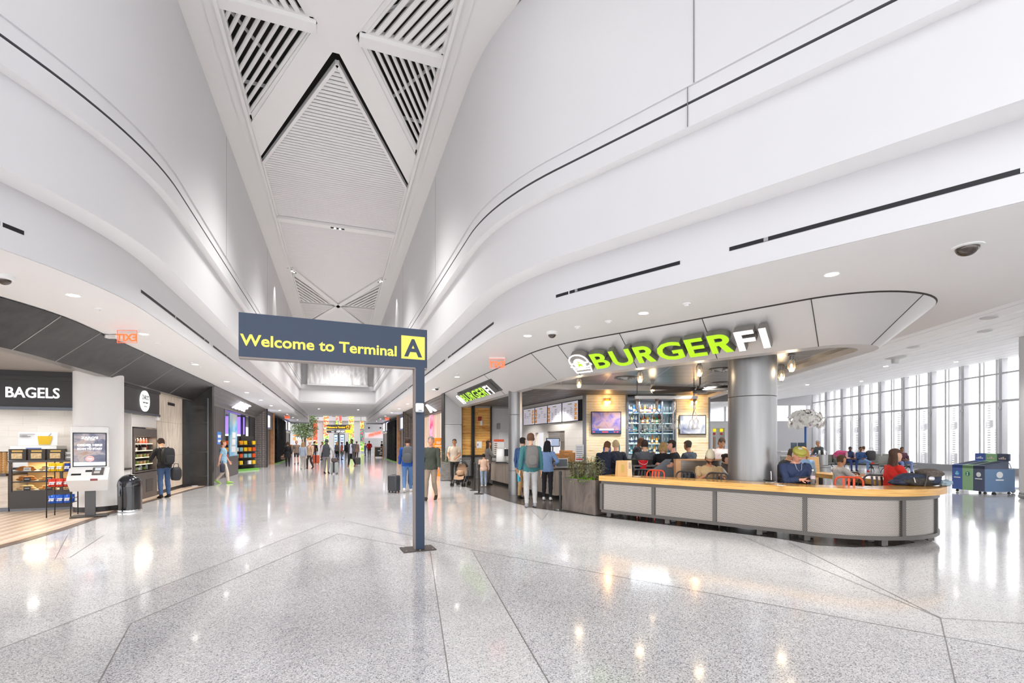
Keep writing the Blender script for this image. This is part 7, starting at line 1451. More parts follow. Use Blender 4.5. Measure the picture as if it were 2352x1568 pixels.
    if hat:
        hc_, kind = hat; hb = MB(); m = cl(hc_, 'hat')
        if kind == 'flat': loft(hb, [(hd((0, y_, z_)), Hm @ X * w_ * k, Hm @ Y * d_ * k) for z_, y_, w_, d_ in ((.035, .0, .088, .112), (.06, .005, .104, .125), (.09, .008, .105, .122), (.115, -.002, .085, .10), (.128, -.008, .04, .05))], 20); hb.tube([hd((-.06, .10, .045)), hd((0, .125, .038)), hd((.06, .10, .045))], .012 * k, 6)
        elif kind == 'beret': loft(hb, [(hd((0, y_, z_)), Hm @ X * w_ * k, Hm @ Y * d_ * k) for z_, y_, w_, d_ in ((.03, .0, .084, .104), (.08, -.004, .092, .11), (.14, -.01, .075, .09), (.18, -.015, .04, .055), (.20, -.015, .012, .02))], 20)
        else:
            loft(hb, [(hd((0, y_, z_)), Hm @ X * w_ * k, Hm @ Y * d_ * k) for z_, y_, w_, d_ in ((.04, -.004, .086, .108), (.09, -.008, .078, .098), (.12, -.010, .05, .066), (.132, -.01, .015, .02))], 18)
            hb.grid([[hd((x_, .085 + .075 * q * (1 - (x_ / .08) ** 2 * .5), .045 - .02 * q)) for x_ in (-.075, -.045, 0, .045, .075)] for q in (0, .5, 1)])
        hb.build('hat', m, root)
    if vest or coat: pass
    return root, hp_, P, k
VW = lambda a: FACE + R(a)                                            # 0 looks away from the lens side, 90 to its left, 180 towards it
# ---- bags and cases
def rucksack(label, root, k, c, seat_z=None, lean=0, h=.5):
    """worn on the back of a person"""
    t = thing('rucksack', label, 'backpack', root.location, root.rotation_euler.z); hz = .93 * k if seat_z is None else seat_z + .1; y0 = -.15 * k - .10; m = grain_mat('nylon_' + c, [(0.3, c), (0.8, c)], 20, rough=.7) if 'nylon_' + c not in MATS else MATS['nylon_' + c]
    zc_ = hz + .27 * k; off = math.sin(R(lean)) * .28; mb = blob((0, y0 + off, zc_), (.16, .105, h / 2), 4, .03, pw=.55); mb.build('main_bag', m, t); blob((0, y0 - .10 + off, zc_ - .08), (.12, .05, .13), 6, .03, pw=.6).build('front_pocket', m, t)
    for sx in (-1, 1): MB().tube([(sx * .09, y0 + .09 + off, zc_ + h * .38), (sx * .115, -.02 + off, hz + .52 * k), (sx * .115, .13 * k + off, hz + .42 * k), (sx * .13, .12 * k + off * .6, hz + .28 * k), (sx * .15, y0 + .10 + off, zc_ - h * .3)], .016, 6, sq=(1, .5)).build('strap', m, t)
    MB().tube([(-.03, y0 + off, zc_ + h * .49), (0, y0 + off, zc_ + h * .56), (.03, y0 + off, zc_ + h * .49)], .008, 6).build('handle', m, t); return t
def suitcase(label, loc, rz, c, w_=.38, h=.55, d=.24, handle=.42, stripe=None, metal=0.0):
    t = thing('suitcase', label, 'suitcase', loc, rz); m = mat('suitcase_' + c, c, .4, metal); MB().rbox((0, 0, .05 + h / 2), (w_, d, h), .05, n=4).build('shell', m, t)
    if stripe: MB().bb(-.05, .05, -d / 2 - .006, d / 2 + .006, .08, .05 + h).build('stripe', mat('case_stripe', stripe, .5), t)
    rb_ = MB()
    for x in (-.12, .12): MB().bb(x - .006, x + .006, -d / 2 - .006, -d / 2 + .002, .10, h).build('rib', m, t)
    if handle:
        hb = MB(); y = d / 2 - .04; hb.tube([(-.10, y, h), (-.10, y, .05 + h + handle), (.10, y, .05 + h + handle), (.10, y, h)], .009, 6); hb.build('pull_handle', blk, t)
    for x in (-1, 1):
        for y in (-1, 1): MB().lathe([(.006, -.012), (.026, -.012), (.026, .012), (.006, .012)], (x * (w_ / 2 - .05), y * (d / 2 - .045), .0275), 12, Matrix.Rotation(R(90), 4, 'Y')).build('wheel', blk, t)
    MB().tube([(-.06, 0, .05 + h - .002), (-.05, 0, .075 + h), (.05, 0, .075 + h), (.06, 0, .05 + h - .002)], .009, 6).build('carry_handle', blk, t); return t
def soft_bag(label, loc, rz, c, d, name='shoulder_bag', cat='bag'):
    t = thing(name, label, cat, loc, rz); m = mat('bag_' + c, c, .7, var=.1); blob((0, 0, d[2]), d, 9, .06, pw=.6).build('body', m, t); MB().tube([(-d[0] * .6, 0, d[2] * 1.8), (-d[0] * .4, 0, d[2] * 2.5), (d[0] * .4, 0, d[2] * 2.5), (d[0] * .6, 0, d[2] * 1.8)], .01, 6).build('handle', m, t); return t
def phone(label, loc, rz, tilt=50):
    t = thing('phone', label, 'phone', loc, rz); MB().box((0, 0, 0), (.078, .012, .155), 0, R(-tilt)).build('case', black_slot, t); return t
def fl(u, v, z=0.004): q = at(u, v); return (q.x, q.y, z)

# ---- left side
r, h, P, k = person('man in a black sweater and jeans looking into the drinks fridge', fl(378, 1143, .012), VW(62), 1.77, lean=12, pitch=22, hands={'L': (-.10, .34, 1.28), 'R': (.08, .36, 1.33)}, top='2a282b', bottom='4a6288', shoe='2a2522', hair='3b2a20', vox=.014)
rucksack('black rucksack worn by the man at the drinks fridge', r, k, '232326', lean=12)
soft_bag('dark jacket bundle hanging below the rucksack of the man at the fridge', tuple(Vector(r.location) + Euler((0, 0, r.rotation_euler.z)).to_matrix() @ Vector((.16, -.30, .50))), VW(62), '2b2a2d', (.13, .1, .2), 'jacket_bundle', 'jacket')
r, h, P, k = person('person in a pale blue top and beige trousers in front of the dark shop doors', fl(512, 1110), VW(-60), 1.72, stride=.4, top='8fb2c8', sleeve=.3, bottom='cfc0b0', shoe='9cc85a', hair='8a5a3c', skin='pink')
soft_bag('dark shoulder bag beside the person in pale blue', tuple(Vector(r.location) + Euler((0, 0, r.rotation_euler.z)).to_matrix() @ Vector((.34, .0, .45))), VW(-60), '3a3a48', (.12, .09, .18))
# ---- the group in the corridor
person('woman in a black jacket at the left of the corridor group', fl(661, 1071), VW(30), 1.68, stride=.25, top='222124', bottom='2a292c', hair='4a3426', style='bob', fem=True, coat=('222124', .28, False))
soft_bag('brown travel bag carried at the left of the corridor group', fl(653, 1069, .42), VW(30), '6a5448', (.24, .12, .14))
person('man in a brown top and dark shorts behind the woman in black', fl(681, 1066), VW(-160), 1.76, stride=.2, top='8a7768', bottom='3a3432', leg=.48, hair='b08a60', skin='pink')
person('woman in a grey blue top and pale trousers in the corridor group', fl(696, 1077), VW(10), 1.66, stride=.3, top='9aa3b0', bottom='a8a29c', hair='9a7a58', style='long', fem=True, shoe='b9b0a8')
r, h, P, k = person('man in a tan shirt and cream cap at the right of the corridor group', fl(712, 1076), VW(170), 1.74, stride=.3, top='c9a98c', bottom='3a332f', hair='5a4030', skin='pink', hat=('d8c6a8', 'cap'))
rucksack('dark maroon rucksack on the man in the tan shirt', r, k, '4a2a2c')
person('person in jeans and a maroon top behind the man in the tan shirt', fl(722, 1060), VW(20), 1.7, top='5a3438', bottom='5a6f90', hair='6a6a4a')
suitcase('orange red suitcase with a dark strap in the corridor', fl(726, 1065, .0), VW(10), 'd8562e', .44, .62, .26, .3, '3a3a38')
r, h, P, k = person('man in a charcoal vest and grey trousers standing with his back to us', fl(750, 1087), VW(4), 1.79, top='b9b9bc', vest='46484d', bottom='8a8284', hair='43454a', hat=('4a4d52', 'cap'), shoe='3a3634', hands={'R': (.34, .06, .98), 'L': (-.33, .0, .88)})
suitcase('silver cabin case beside the man in the charcoal vest', fl(768, 1088, .0), VW(4), 'a9b0b2', .36, .55, .24, .42, '2c2d30', .3)
soft_bag('brown bag sitting on the silver cabin case', fl(768, 1088, .602), VW(4), '5e5250', (.15, .11, .12))
person('person in a red scarf standing beyond the man in the charcoal vest', fl(740, 1056), VW(150), 1.66, top='b8343a', bottom='3a3a40', hair='7a4a30', style='bob', fem=True, vox=.02)
r, h, P, k = person('tall man in a long dark coat and pale shirt walking towards us', fl(808, 1071), VW(172), 1.86, stride=.55, top='c9c8da', bottom='1f2026', shoe='9a5a3a', hair='2a1d16', skin='dark', coat=('4a494d', .45, True), face=True)
suitcase('dark grey cabin case pulled by the man in the long coat', fl(821, 1068, .0), VW(20), '45423f', .42, .5, .26, .45)
person('blonde woman in a patterned dark top with her back to us', fl(774, 1056), VW(-20), 1.68, top='6a5f5a', bottom='1d1d20', hair='d9a86a', style='long', fem=True, fat=1.1, vox=.02)
person('woman in a coral jacket beside the blonde woman', fl(785, 1055), VW(-70), 1.64, top='e2806a', bottom='55565a', hair='6a4030', style='bun', fem=True, vox=.02)
person('woman with long black hair in a dark jacket left of the tall man', fl(797, 1057), VW(30), 1.68, top='2c2c30', bottom='4a4a50', hair='1c1a1a', style='long', fem=True, vox=.02)
person('person in a pale pink coat right of the tall man', fl(819, 1053), VW(-10), 1.72, top='d9b0a0', bottom='7a4a3c', hair='8a6a50', coat=('d9b0a0', .3, False), vox=.02)
person('man in a bright red hoodie standing under the red script sign', fl(848, 1049), VW(178), 1.78, top='ee2b26', bottom='4a4a4c', hair='6a3a2a', skin='brown', hands={'L': (-.17, .17, 1.0), 'R': (.17, .17, 1.0)}, fat=1.1, vox=.02)
person('person in a black top and orange skirt beside the far shopfront', fl(877, 1047), VW(120), 1.74, top='222022', bottom='e8842a', leg=.48, hair='1d1a1a', vox=.02)
person('seated looking person in dark clothes behind the red hoodie man', fl(839, 1046), VW(90), 1.5, top='3a4a6a', bottom='3a4a70', hair='2a2220', vox=.02)
# ---- near the post
r, h, P, k = person('man in a blue jacket and jeans with a grey rucksack left of the navy post', fl(936, 1130), VW(12), 1.8, stride=.45, top='1f4f9e', bottom='5a7aa8', hair='3a2a22', skin='pink', shoe='d8d6d4', vox=.014)
rucksack('grey rucksack worn by the man in the blue jacket', r, k, '55575a', h=.55)
suitcase('charcoal cabin case standing alone left of the navy post', fl(905, 1131, .0), VW(-25), '3f4044', .36, .52, .25, .0)
soft_bag('black coat held low by the man in the blue jacket', fl(947, 1128, .20), VW(12), '35353a', (.15, .1, .26), 'held_coat', 'jacket')
person('grey haired man in a dark green jumper walking out from behind the navy post', fl(990, 1148), VW(176), 1.82, stride=.35, top='44493f', bottom='978676', hair='8a8682', skin='pink', shoe='3a302a', face=True, vox=.014)
# ---- stroller
r, h, P, k = person('young man in a tan T-shirt standing behind the pushchair', fl(1044, 1108), VW(172), 1.76, top='d9c6b2', sleeve=.32, bottom='2f2d2c', hair='2a2320', skin='tan', face=True, hands={'L': (-.16, .30, 1.02), 'R': (.16, .30, 1.02)}, vox=.014)
sr = thing('pushchair', 'black and tan folding pushchair in front of the young man in the tan T-shirt', 'pushchair', fl(1058, 1116, 0), VW(165)); fr_ = mat('pushchair_frame', '3a3a3c', .35, .5); tan = mat('tan_canvas', 'b08e72', .85, var=.1); bkc = mat('black_canvas', '232223', .8)
for sx in (-1, 1):
    MB().tube([(sx * .22, -.50, 1.0), (sx * .22, -.20, .62), (sx * .22, .30, .12)], .012, 8).build('frame_tube', fr_, sr); MB().tube([(sx * .22, -.20, .62), (sx * .22, -.30, .12)], .012, 8).build('frame_tube', fr_, sr)
    for y in (-.30, .30):
        for dx_ in (-.035, .035): wo = MB().lathe([(.02, -.012), (.075, -.014), (.085, -.008), (.085, .008), (.075, .014), (.02, .012)], (sx * .22 + dx_, y, .0865), 18, Matrix.Rotation(R(90), 4, 'Y')).build('wheel', blk, sr)
MB().tube([(-.22, -.50, 1.0), (0, -.52, 1.0), (.22, -.50, 1.0)], .015, 8).build('handle', blk, sr)
MB().grid([[(-.19 + .38 * i / 6, y, z - .03 * math.sin(math.pi * i / 6)) for i in range(7)] for y, z in ((-.22, .85), (-.15, .55), (-.10, .42), (.16, .40), (.22, .28))]).build('seat', tan, sr); hb = MB(); hb.grid([[(.2 * math.cos(a), -.24 + .30 * (1 - math.cos(b)) * .9, .66 + .22 * math.sin(a) * math.cos(b * .35) + .05) for a in [math.pi * q / 12 for q in range(13)]] for b in [1.3 * i / 5 for i in range(6)]]); o = hb.build('canopy', bkc, sr); o.modifiers.new('thick', 'SOLIDIFY').thickness = .01
blob((0, -.05, .22), (.18, .2, .08), 3, .05, pw=.6).build('basket', bkc, sr); blob((0, .02, .50), (.14, .16, .10), 7, .06).build('blanket', tan, sr)
# ---- restaurant queue
r, h, P, k = person('woman with long brown hair standing at the ordering counter', fl(1121, 1113, .014), VW(-75), 1.68, top='77726f', bottom='4a464a', hair='4a3226', style='long', skin='tan', fem=True, hands={'L': (-.12, .36, 1.06), 'R': (.14, .36, 1.06)}, face=True, vox=.014)
person('small child in a striped cream puffer jacket and pale jeans with back to us', fl(1111, 1118, .014), VW(10), 1.2, top='ddb9a2', bottom='9fb0c4', hair='2a2220', shoe='d8d6d4', skin='tan', fat=1.15, vox=.014)
r, h, P, k = person('tall man in a teal hoodie and pale grey trousers wearing a grey rucksack', fl(1219, 1165, .014), VW(6), 1.85, top='3f7478', bottom='b3b2b2', hair='6a4a38', skin='light', shoe='8a8a90', vox=.013)
rucksack('grey rucksack worn by the tall man in the teal hoodie', r, k, '6a6866', h=.56)
r, h, P, k = person('man in a blue jacket and tan trousers half hidden by the tall man in teal', fl(1200, 1146, .014), VW(-40), 1.76, top='3d5a86', bottom='b08d62', hair='2a2424', vox=.014)
bt2 = thing('water_bottle', 'bright turquoise water bottle hanging beside the tall man in teal', 'bottle', fl(1192, 1160, .62), 0); MB().lathe([(0, 0), (.036, 0), (.038, .02), (.038, .2), (.02, .23), (.02, .26), (0, .26)], n=16).build('bottle', mat('turquoise_bottle', '22a0c0', .3), bt2); MB().lathe([(.022, .245), (.022, .28), (0, .28)], n=12).build('cap', blk, bt2)
person('woman with long black hair in a pale blue sweatshirt and black leggings', fl(1257, 1149, .014), VW(-12), 1.66, top='7f9cc8', bottom='26252a', hair='1d1b1f', style='long', fem=True, shoe='f0f0f0', skin='tan', vox=.013, hands={'R': (.20, .12, 1.0), 'L': (-.22, .08, .95)})
# ---- at the bar
stools = {}
def stool(label, x, y, rz, h=.75):
    if 's' in stools: return dup(stools['s'], None, (x, y, .006), rz, label)
    t = stools['s'] = thing('bar_stool', label, 'bar stool', (x, y, .006), rz, 'stools at the bar'); MB().lathe([(0, h - .03), (.17, h - .03), (.18, h - .015), (.17, h), (0, h)], n=24).build('seat', gunm, t)
    for a in (45, 135, 225, 315): MB().tube([(.12 * math.cos(R(a)), .12 * math.sin(R(a)), h - .03), (.2 * math.cos(R(a)), .2 * math.sin(R(a)), 0)], .013, 8).build('leg', gunm, t)
    MB().tube([(.165 * math.cos(R(a)), .165 * math.sin(R(a)), .3) for a in range(0, 360, 30)], .009, 6, closed=True).build('foot_ring', gunm, t); return t
def at_bar(u, d, label, a, **kw):
    q = adp(u, d); stool('bar stool under the ' + kw.pop('who'), q.x, q.y, VW(a)); arms = kw.pop('arms', {'L': (-.16, .40, 1.10), 'R': (.16, .40, 1.10)})
    return person(label, (q.x, q.y, .006), VW(a), kw.pop('H', 1.78), seat=.755, hands=arms, knees=.12, feet_up=.22, foot_y=.28, vox=.014, **kw)
at_bar(1387, 12.25, 'man in a navy jacket bent over at the left end of the bar', -35, who='man in the navy jacket', lean=18, pitch=15, top='23283c', bottom='2a2e40', hair='6a4632', skin='pink')
at_bar(1414, 12.75, 'fair haired man in a dark jacket next to the man in navy', -15, who='fair haired man in the dark jacket', lean=8, top='3a3d48', bottom='4a4a55', hair='c9b089', skin='pink')
q = adp(1458, 14.5); person('bartender in a dark shirt standing behind the bar', (q.x, q.y, .006), VW(-110), 1.80, lean=10, pitch=25, top='2c2b35', sleeve=.45, bottom='2a282c', hair='6a5040', skin='brown', hands={'L': (-.2, .35, 1.12), 'R': (.2, .35, 1.12)}, face=True, vox=.015)
at_bar(1482, 12.45, 'man in a grey jumper with his back to us at the middle of the bar', -5, who='man in the grey jumper', lean=8, top='5c6068', bottom='3a3b40', hair='3d2f2a', fat=1.12)
at_bar(1522, 12.1, 'woman with wavy blonde hair and a black top at the bar', -30, who='woman with wavy blonde hair', lean=10, top='1c1b20', bottom='2a2a30', hair='b08f60', style='bob', fem=True, H=1.68)
at_bar(1556, 11.6, 'man in glasses and a black T-shirt turned to our left at the bar', 78, who='man in glasses', lean=12, top='2b2a2e', sleeve=.34, bottom='3a3a42', hair='2e2420', skin='pink', face=True, pitch=5)
at_bar(1592, 12.2, 'man in a blue grey jacket leaning at the right of the bar', 35, who='man in the blue grey jacket', lean=16, top='454c58', bottom='33363e', hair='4a4038', skin='tan')
q = adp(1655, 12.6); person('man in a pale pink shirt standing and looking down beside the column', (q.x, q.y, .006), VW(175), 1.76, pitch=28, top='dccdcc', bottom='4a4a52', hair='3a2a20', skin='tan', hands={'L': (-.14, .32, 1.08), 'R': (.14, .32, 1.08)}, face=True, vox=.014)
# ---- booth and counter
q = adp(1627, 10.2); r, h, P, k = person('bearded man in a cream beret and tan T-shirt seated in the booth', (q.x, q.y, .006), VW(172), 1.78, seat=.50, lean=8, pitch=18, top='c9ab80', sleeve=.36, bottom='4a4640', hair='4a3426', skin='tan', face='beard', hat=('e6dcc0', 'beret'), fat=1.2, hands={'L': (-.10, .38, .96), 'R': (.12, .38, .96)}, vox=.013)
q = adp(1667, 10.4); person('dark haired woman in a patterned waistcoat beside the man in the beret', (q.x, q.y, .006), VW(-140), 1.66, seat=.50, pitch=8, top='d8cfcb', vest='5a5450', bottom='3a3638', hair='33261f', style='bun', fem=True, face=True, hands={'L': (-.12, .36, .95), 'R': (.12, .36, .95)}, vox=.014)
q = adp(1823, 8.72); r, h, P, k = person('man in an olive flat cap and navy jacket looking at his phone at the counter', (q.x, q.y, .006), VW(176), 1.78, seat=.63, lean=8, pitch=30, top='2f3c5c', bottom='2a2c38', hair='d0c8c0', skin='pink', face=True, hat=('a9a44e', 'flat'), fat=1.22, hands={'L': (-.065, .40, .985), 'R': (.065, .40, .985)}, feet_up=.16, foot_y=.3, vox=.0105)
MB().tube([(-.06, .16, 1.26), (-.04, .195, 1.16), (0, .205, 1.11), (.04, .195, 1.16), (.06, .16, 1.26)], .004, 6).build('necklace', mat('silver_chain', 'd8d4cc', .3, .6), r)
chair('dark', .62, 1.02, 'dark metal chair under the man in the olive cap', (q.x, q.y, .006), VW(180), G_)
pv = Vector(r.location) + Euler((0, 0, r.rotation_euler.z)).to_matrix() @ Vector((0, .47, .985)); phone('black phone held by the man in the olive cap', tuple(pv), VW(176), 62)
q = adp(1790, 10.6); person('man in a black T-shirt bent over a table right of the column', (q.x, q.y, .006), VW(-95), 1.78, seat=.62, lean=22, pitch=25, top='26262a', sleeve=.36, bottom='26303f', hair='4a4036', skin='tan', face=True, hands={'L': (-.14, .42, 1.02), 'R': (.14, .42, .98)}, feet_up=.16, fat=1.12, vox=.014); chair('dark', .62, 1.02, 'dark metal chair under the man bent over the table', (q.x, q.y, .006), VW(-95), G_)
q = adp(1846, 11.2); person('woman with a blonde bob and sky blue top seated with her back to us', (q.x, q.y, .006), VW(-10), 1.70, seat=.62, lean=4, top='8fb0d4', bottom='3a4a68', hair='c99a5c', style='bob', fem=True, fat=1.15, hands={'L': (-.16, .36, .98), 'R': (.16, .36, .98)}, feet_up=.16, vox=.014); chair('dark', .62, 1.02, 'dark metal chair under the woman in sky blue', (q.x, q.y, .006), VW(-10), G_)
q = adp(1931, 9.9); person('young boy in a pale grey T-shirt looking to the right at a table', (q.x, q.y, .006), VW(-92), 1.5, seat=.58, pitch=8, top='cdc6c0', sleeve=.4, bottom='3a3f4c', hair='5c4634', skin='tan', face=True, hands={'L': (-.12, .34, .96), 'R': (.12, .34, .96)}, feet_up=.2, vox=.012); chair('dark', .62, 1.02, 'dark metal chair under the boy in pale grey', (q.x, q.y, .006), VW(-75), G_)
q = adp(2052, 8.75); person('woman with long dark hair in a bright red jumper seated beside the backpack', (q.x, q.y, .006), VW(-98), 1.66, seat=.63, yaw=-6, lean=4, top='e2352c', bottom='2c2a30', hair='5a4438', style='long', fem=True, face=True, fat=1.15, hands={'L': (-.12, .34, .95), 'R': (.14, .34, .93)}, feet_up=.16, vox=.012)
# ================================================================ FAR HALL BEYOND THE CORRIDOR
bw2 = MB(); struct(MB().bb(-26, 26, 57, 100, 13, 13.2).build('far_hall_shade_roof', white2))  # unseen roof added to keep sky light off the far hall
def fbox(mb, u0, u1, v0, v1, d, th=.2):
    a, b = adp(u0, d, v1), adp(u1, d, v1); z0, z1 = a.z, CAMH + (VY - v0) * d / FPX; n = Vector((math.sin(TH), math.cos(TH), 0)) * th
    vs = [Vector((a.x, a.y, z0)), Vector((b.x, b.y, z0)), Vector((b.x, b.y, z1)), Vector((a.x, a.y, z1))]; vs = vs + [v + n for v in vs]
    mb.add(vs, [(0, 1, 2, 3), (7, 6, 5, 4), (0, 3, 7, 4), (1, 5, 6, 2), (3, 2, 6, 7), (0, 4, 5, 1)]); return mb
V0 = VY + CAMH * FPX / 78
fbox(bw2, 560, 1000, 850, V0, 78); struct(bw2.build('wall_far_hall', white)); pb2 = MB(); fbox(pb2, 713, 852, 957, 966, 73, 3.0); struct(pb2.build('trim_balcony_slab', white))
pl_ = MB()
for a, b in ((731, 741), (755, 769), (787, 800), (813, 826)): fbox(pl_, a, b, 900, VY + CAMH * FPX / 74, 74, .8)
struct(pl_.build('wall_far_piers', white))
gd_ = mat('far_dark_glass', '7b7f84', .2)
t = struct(bpy.data.objects.new('window_far', None)); COL.objects.link(t)
for k, (a, b, v0, v1) in enumerate(((716, 742, 946, 957), (812, 838, 946, 957), (763, 771, 937, 958), (786, 794, 937, 958))): o = fbox(MB(), a, b, v0, v1, 73.5, .1).build('pane', gd_); o.parent = t
def far_sign(label, u0, u1, v0, v1, d, m, txt=None, h=.5, tm=None, align=0.0, z_off=.5):
    a, b = adp(u0, d, v1), adp(u1, d, v1); W_ = (b - a).length; z1 = CAMH + (VY - v0) * d / FPX; t = thing('hanging_sign', label, 'sign', (a.x, a.y, a.z), FACE); MB().bb(0, W_, 0, .15, 0, z1 - a.z).build('panel', m, t)
    if txt: text(txt, h, tm, t, (W_ * align, -.02, (z1 - a.z) * z_off - h / 2), depth=.03, bold=.03)
    return t, W_, z1 - a.z
brn = mat('dark_brown_sign', '3c3431', .5); sgw = mat('sign_white', 'f2f2f2', .5, emit='ffffff', es=.5)
t, W_, h_ = far_sign('left of the two dark overhead signs at the far end, reading 7', 716, 748, 935.5, 945.5, 72, brn, '7', .42, sgw, .34, .62)
for x in (.12, .26, .40): MB().bb(W_ * x - .1, W_ * x + .1, -.02, 0, .02, .14).build('small_print', sgw, t)
MB().bb(W_ * .45, W_ * .9, -.02, 0, h_ * .55, h_ * .62).build('line_mark', sgw, t)
t, W_, h_ = far_sign('right one of the dark overhead signs at the far end, reading 10', 807, 838, 938, 946, 72, brn, '10', .4, sgw, .74, .5); MB().bb(W_ * .1, W_ * .5, -.02, 0, h_ * .3, h_ * .5).build('line_mark', sgw, t)
ws2 = thing('wayfinding_sign', 'distant dark post sign reading Welcome to Terminal A and Gates A27-A34', 'sign', tuple(adp(750, 58)), FACE); pp = 58 / FPX; zz = lambda v: CAMH + (VY - v) * pp; grs = mat('dark_grey_sign', '403d3d', .5); ym = mat('sign_amber', 'f2b81e', .5, emit='f2b81e', es=.4)
MB().bb(0, 53.5 * pp, 0, .15, zz(986), zz(975)).build('upper_panel', grs, ws2); MB().bb(0, 43 * pp, 0, .15, zz(993.5), zz(988)).build('lower_panel', grs, ws2); MB().bb(43 * pp, 56 * pp, -.01, .15, zz(993.5), zz(986.8)).build('yellow_panel', mat('sign_lemon', 'f4de2a', .5, emit='f4de2a', es=.4), ws2); MB().bb(0, 12 * pp, -.01, .1, zz(987.6), zz(986.6)).build('yellow_tab', ym, ws2); MB().bb(26 * pp, 29 * pp, 0, .15, 0, zz(993)).build('post', grs, ws2); MB().bb(24 * pp, 31 * pp, -.1, .25, 0, .03).build('base_plate', grs, ws2)
tx = text_mb('Welcome to Terminal', .24, .02, bold=.03, align='LEFT'); xs = [p[0] for p in tx.v]; kx = 42.5 * pp / (max(xs) - min(xs)); m0 = min(xs); tx.v = [((p[0] - m0) * kx, p[1], p[2]) for p in tx.v]; tx.build('lettering', ym, ws2, (.5 * pp, -.01, zz(983)))
MB().bb(45.5 * pp, 52 * pp, -.02, 0, zz(984.6), zz(977)).build('letter_square', ym, ws2); text('A', .3, grs, ws2, (48.7 * pp, -.03, zz(983.7)), depth=.02, bold=.04); text('A27-A34', .2, sgw, ws2, (32 * pp, -.012, zz(992.5)), depth=.02, bold=.03); text('Gates', .11, sgw, ws2, (14.5 * pp, -.012, zz(992)), depth=.02, bold=.03)
# floral banners
def floral(name, cols, sc=7.0):
    m = bpy.data.materials.new(name); m.use_nodes = True; N, L, b = nodes_of(m); tc = N.new('ShaderNodeTexCoord'); v = N.new('ShaderNodeTexVoronoi'); v.inputs['Scale'].default_value = sc; L.new(tc.outputs['Object'], v.inputs['Vector']); sp = N.new('ShaderNodeSeparateColor'); L.new(v.outputs['Color'], sp.inputs[0]); n = len(cols)
    r = ramp(N, [(i / n, c) for i, c in enumerate(cols)], 'CONSTANT'); L.new(sp.outputs[0], r.inputs[0]); L.new(r.outputs[0], b.inputs['Base Color']); L.new(r.outputs[0], b.inputs['Emission Color']); b.inputs['Emission Strength'].default_value = .25; return m
fr1 = floral('red_flowers', ['f4452e', 'f0583a', 'fa7a50', 'f23a34']); fo = floral('orange_white_flowers', ['f26a3a', 'fdf0e4', 'f8a05a', 'e84a34', 'f4e08a']); fg = floral('green_flowers', ['5a9a3a', 'bcd86a', 'e8d84a', '8ac07a', 'f2f0e0']); fy = floral('yellow_flowers', ['e8dc4a', 'bcd048', 'f6efb0', 'e0604a', '9ac040']); fp = floral('pink_green_leaves', ['e04a6a', '3a8a7a', '58b07a', 'c0506a', '2f6a78'])
def banner(label, u0, u1, parts_, d):
    t = thing('floral_banner', label, 'banner', tuple(adp(u0, d)), FACE); s_ = d / FPX
    for v0, v1, m in parts_: MB().bb(0, (u1 - u0) * s_, 0, .12, CAMH + (VY - v1) * s_, CAMH + (VY - v0) * s_).build('picture', m, t)
    MB().bb(.1, .14, .04, .08, CAMH + (VY - parts_[0][0]) * s_, 13.0).build('cable', grs, t)
banner('far red floral banner left of the distant post sign', 719, 728.5, [(965, 1010, fr1), (1010, 1018, fo), (1018, 1036, fg)], 72.5); banner('orange and white floral banner just left of the distant post sign', 742.5, 754.5, [(946, 1000, fo), (1000, 1030, fg)], 71); banner('left strip of the central pair of floral banners', 771, 776.5, [(936, 966, fo), (966, 975, fg)], 73); banner('right strip of the central pair of floral banners', 779, 784.5, [(936, 966, fr1), (966, 975, fy)], 73); banner('yellow floral banner just right of the distant post sign', 800.5, 812.5, [(946, 1004, fy), (1004, 1030, fg)], 71); banner('pink and green leafy banner left of the red script sign', 827, 835, [(967, 984, fy), (984, 1014, fp), (1014, 1036, fg)], 72.5)
fb3 = mat('flight_board_blue', '9fb4e0', .4, emit='a8bce8', es=.7)
for u0, u1, lb in ((767, 776, 'left blue flight board behind the distant post sign'), (781, 791, 'right blue flight board behind the distant post sign')):
    t = thing('flight_board', lb, 'screen', tuple(adp(u0, 68)), FACE); s_ = 68 / FPX; MB().bb(0, (u1 - u0) * s_, 0, .15, 0.0, CAMH + (VY - 996) * s_).build('frame', grs, t); MB().bb(.05, (u1 - u0) * s_ - .05, -.02, 0, .5, CAMH + (VY - 998) * s_).build('screen', fb3, t); m_ = MB()
    for k in range(5): m_.bb(.12, (u1 - u0) * s_ - .12, -.04, -.02, .8 + k * .36, .92 + k * .36)
    m_.build('listing', mat('board_text', '5a5f8a', .5), t)
# diner front with red script sign, orange lit stand on the left
s_ = 70 / FPX; dn = thing('script_sign', 'glowing red script sign reading Johnny Rockets at the far right', 'sign', tuple(adp(846, 70)), FACE); nr_ = mat('red_neon', 'f4503c', .4, emit='ff4a34', es=1.4); tx = text_mb('Johnny Rockets', .45, .05, bold=.04, align='LEFT', shear=.3); xs = [p[0] for p in tx.v]; kx = 30 * s_ / (max(xs) - min(xs)); m0 = min(xs); tx.v = [((p[0] - m0) * kx, p[1], p[2] + .012 * (p[0] - m0) * 10) for p in tx.v]; tx.build('lettering', nr_, dn, (0, -.05, CAMH + (VY - 1002) * s_))
dw = MB(); fbox(dw, 838, 885, 993, 1006, 70.2, .3); struct(dw.build('wall_diner_head', mat('pale_diner_wall', 'd0d0d0', .5)))
for u, lb in ((847.5, 'left round black lamp above the red script sign'), (874, 'right round black lamp above the red script sign')): t = thing('wall_spot', lb, 'lamp', tuple(adp(u, 77.6)), FACE); MB().ell((0, 0, CAMH + (VY - 982.5) * 78 / FPX), (.14, .3, .14), 10).build('lamp', blk, t)
